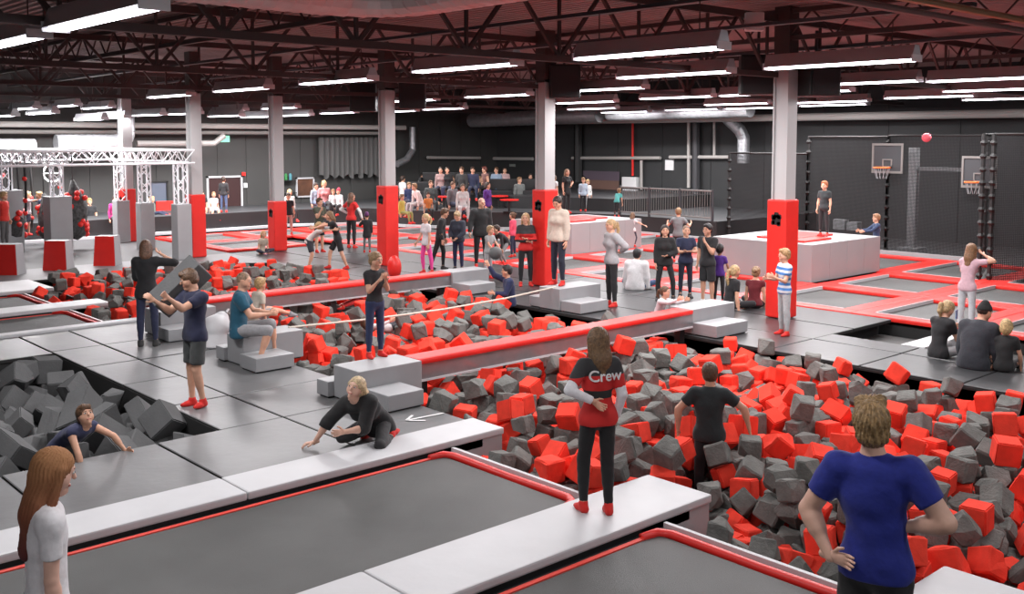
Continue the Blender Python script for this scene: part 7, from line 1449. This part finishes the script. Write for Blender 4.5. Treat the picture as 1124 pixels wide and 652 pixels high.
crowd('person in a bottle green top between the red tables', 526, 222, 60, LS((.02, .07, .04)), JE(BLACKC), ('short', LBROWN))
crowd('person in light denim resting at the upper right of the crowd', 545, 213, -20, LS((.2, .26, .34)), JE((.06, .09, .16)), ('short', BROWN), zz=1.0)
crowd('child in an orange top sitting in front of the left tables', 470, 233, 10, TS((.5, .16, .04)), JE(BLACKC), ('short', DKB), h=1.25, pz=.12)
person('woman in purple behind the bald man', 535, 252, 0, h=1.7, face=60, sex='f', top=LS((.08, .015, .18)), bot=JE(BLACKC), hair=('bob', DKB, .1))
# tables and sofas of the corner
def table(px, py, zz, label):
    x, y = at(px, py, zz); t = thing('cafe_table', label, 'table', (x, y, zz)); link('tabletop', MB().tube([(0, 0, .42), (0, 0, .46)], .34, 16), M_RED, t); link('leg', MB().tube([(0, 0, 0), (0, 0, .42)], .04, 8), M_BLK, t); link('foot', MB().tube([(0, 0, 0), (0, 0, .03)], .22, 14), M_BLK, t)
for a in ((487, 229, .6, 'low red round table left in the seated crowd'), (503, 219, .6, 'low red round table in the middle of the crowd'), (548, 228, .6, 'low red round table right of the woman in white'), (559, 233, .6, 'low red round table at the front of the ledge'), (541, 217, .62, 'low red round table upper right in the crowd')): table(*a)
def sofa(px, py, zz, L, label, rz=0):
    x, y = at(px, py, zz); t = thing('sofa', label, 'sofa', (x, y, zz), rz); link('seat', MB().rbox(-L, L, -.3, .3, .05, .3, .04), M_BLACK, t); link('backrest', MB().rbox(-L, L, .28, .42, .05, .72, .04), M_BLACK, t)
    s = MB()
    for q in (-1, 1): s.rbox(*sorted((q*L, q*(L+.12))), -.3, .42, .05, .5, .03)
    link('armrest', s, M_BLACK, t)
rz_ = math.radians(-42)
sofa(484, 208, 1.06, .8, 'black sofa under the upper left of the crowd', rz_); sofa(524, 208, 1.06, .8, 'black sofa under the upper middle of the crowd', rz_); sofa(560, 217, .9, 1.0, 'black sofa at the right of the crowd', rz_); sofa(462, 219, .7, 1.0, 'black sofa at the left of the crowd', rz_)
# --- standing on the right ledge
back('child with brown hair in white behind the cream sweater woman', 608, 232, 1.3, 140, TS((.62, .6, .6)), JE(BLACKC), ('bob', BROWN, .05), sit=False)
back('woman in black on the ledge behind the cream sweater woman', 622, 234, 1.55, 40, TS(BLACKC, hem=-.2), JE(BLACKC), ('long', (.2, .11, .06), .15), sit=False, sex='f', la=HIP)
back('child in a blue striped top standing on the ledge by the low opening', 640, 232, 1.2, 10, LS((.35, .42, .5)), JE(BLACKC), ('short', LBROWN), sit=False)
back('child in white standing close behind the child in blue stripes', 645, 231, 1.1, 20, LS((.6, .6, .58)), JE((.5, .5, .5)), ('short', BLOND), sit=False)
back('child in turquoise bending down at the ledge edge', 677, 238, 1.0, 160, TS((.08, .35, .33)), JE(BLACKC), ('short', LBROWN), sit=False, lean=45, pel=20)
SC.view_settings.exposure = 0.08
w = bpy.data.worlds.new('world'); SC.world = w; w.use_nodes = True; w.node_tree.nodes['Background'].inputs[0].default_value = (.75, .78, .85, 1); w.node_tree.nodes['Background'].inputs[1].default_value = .1
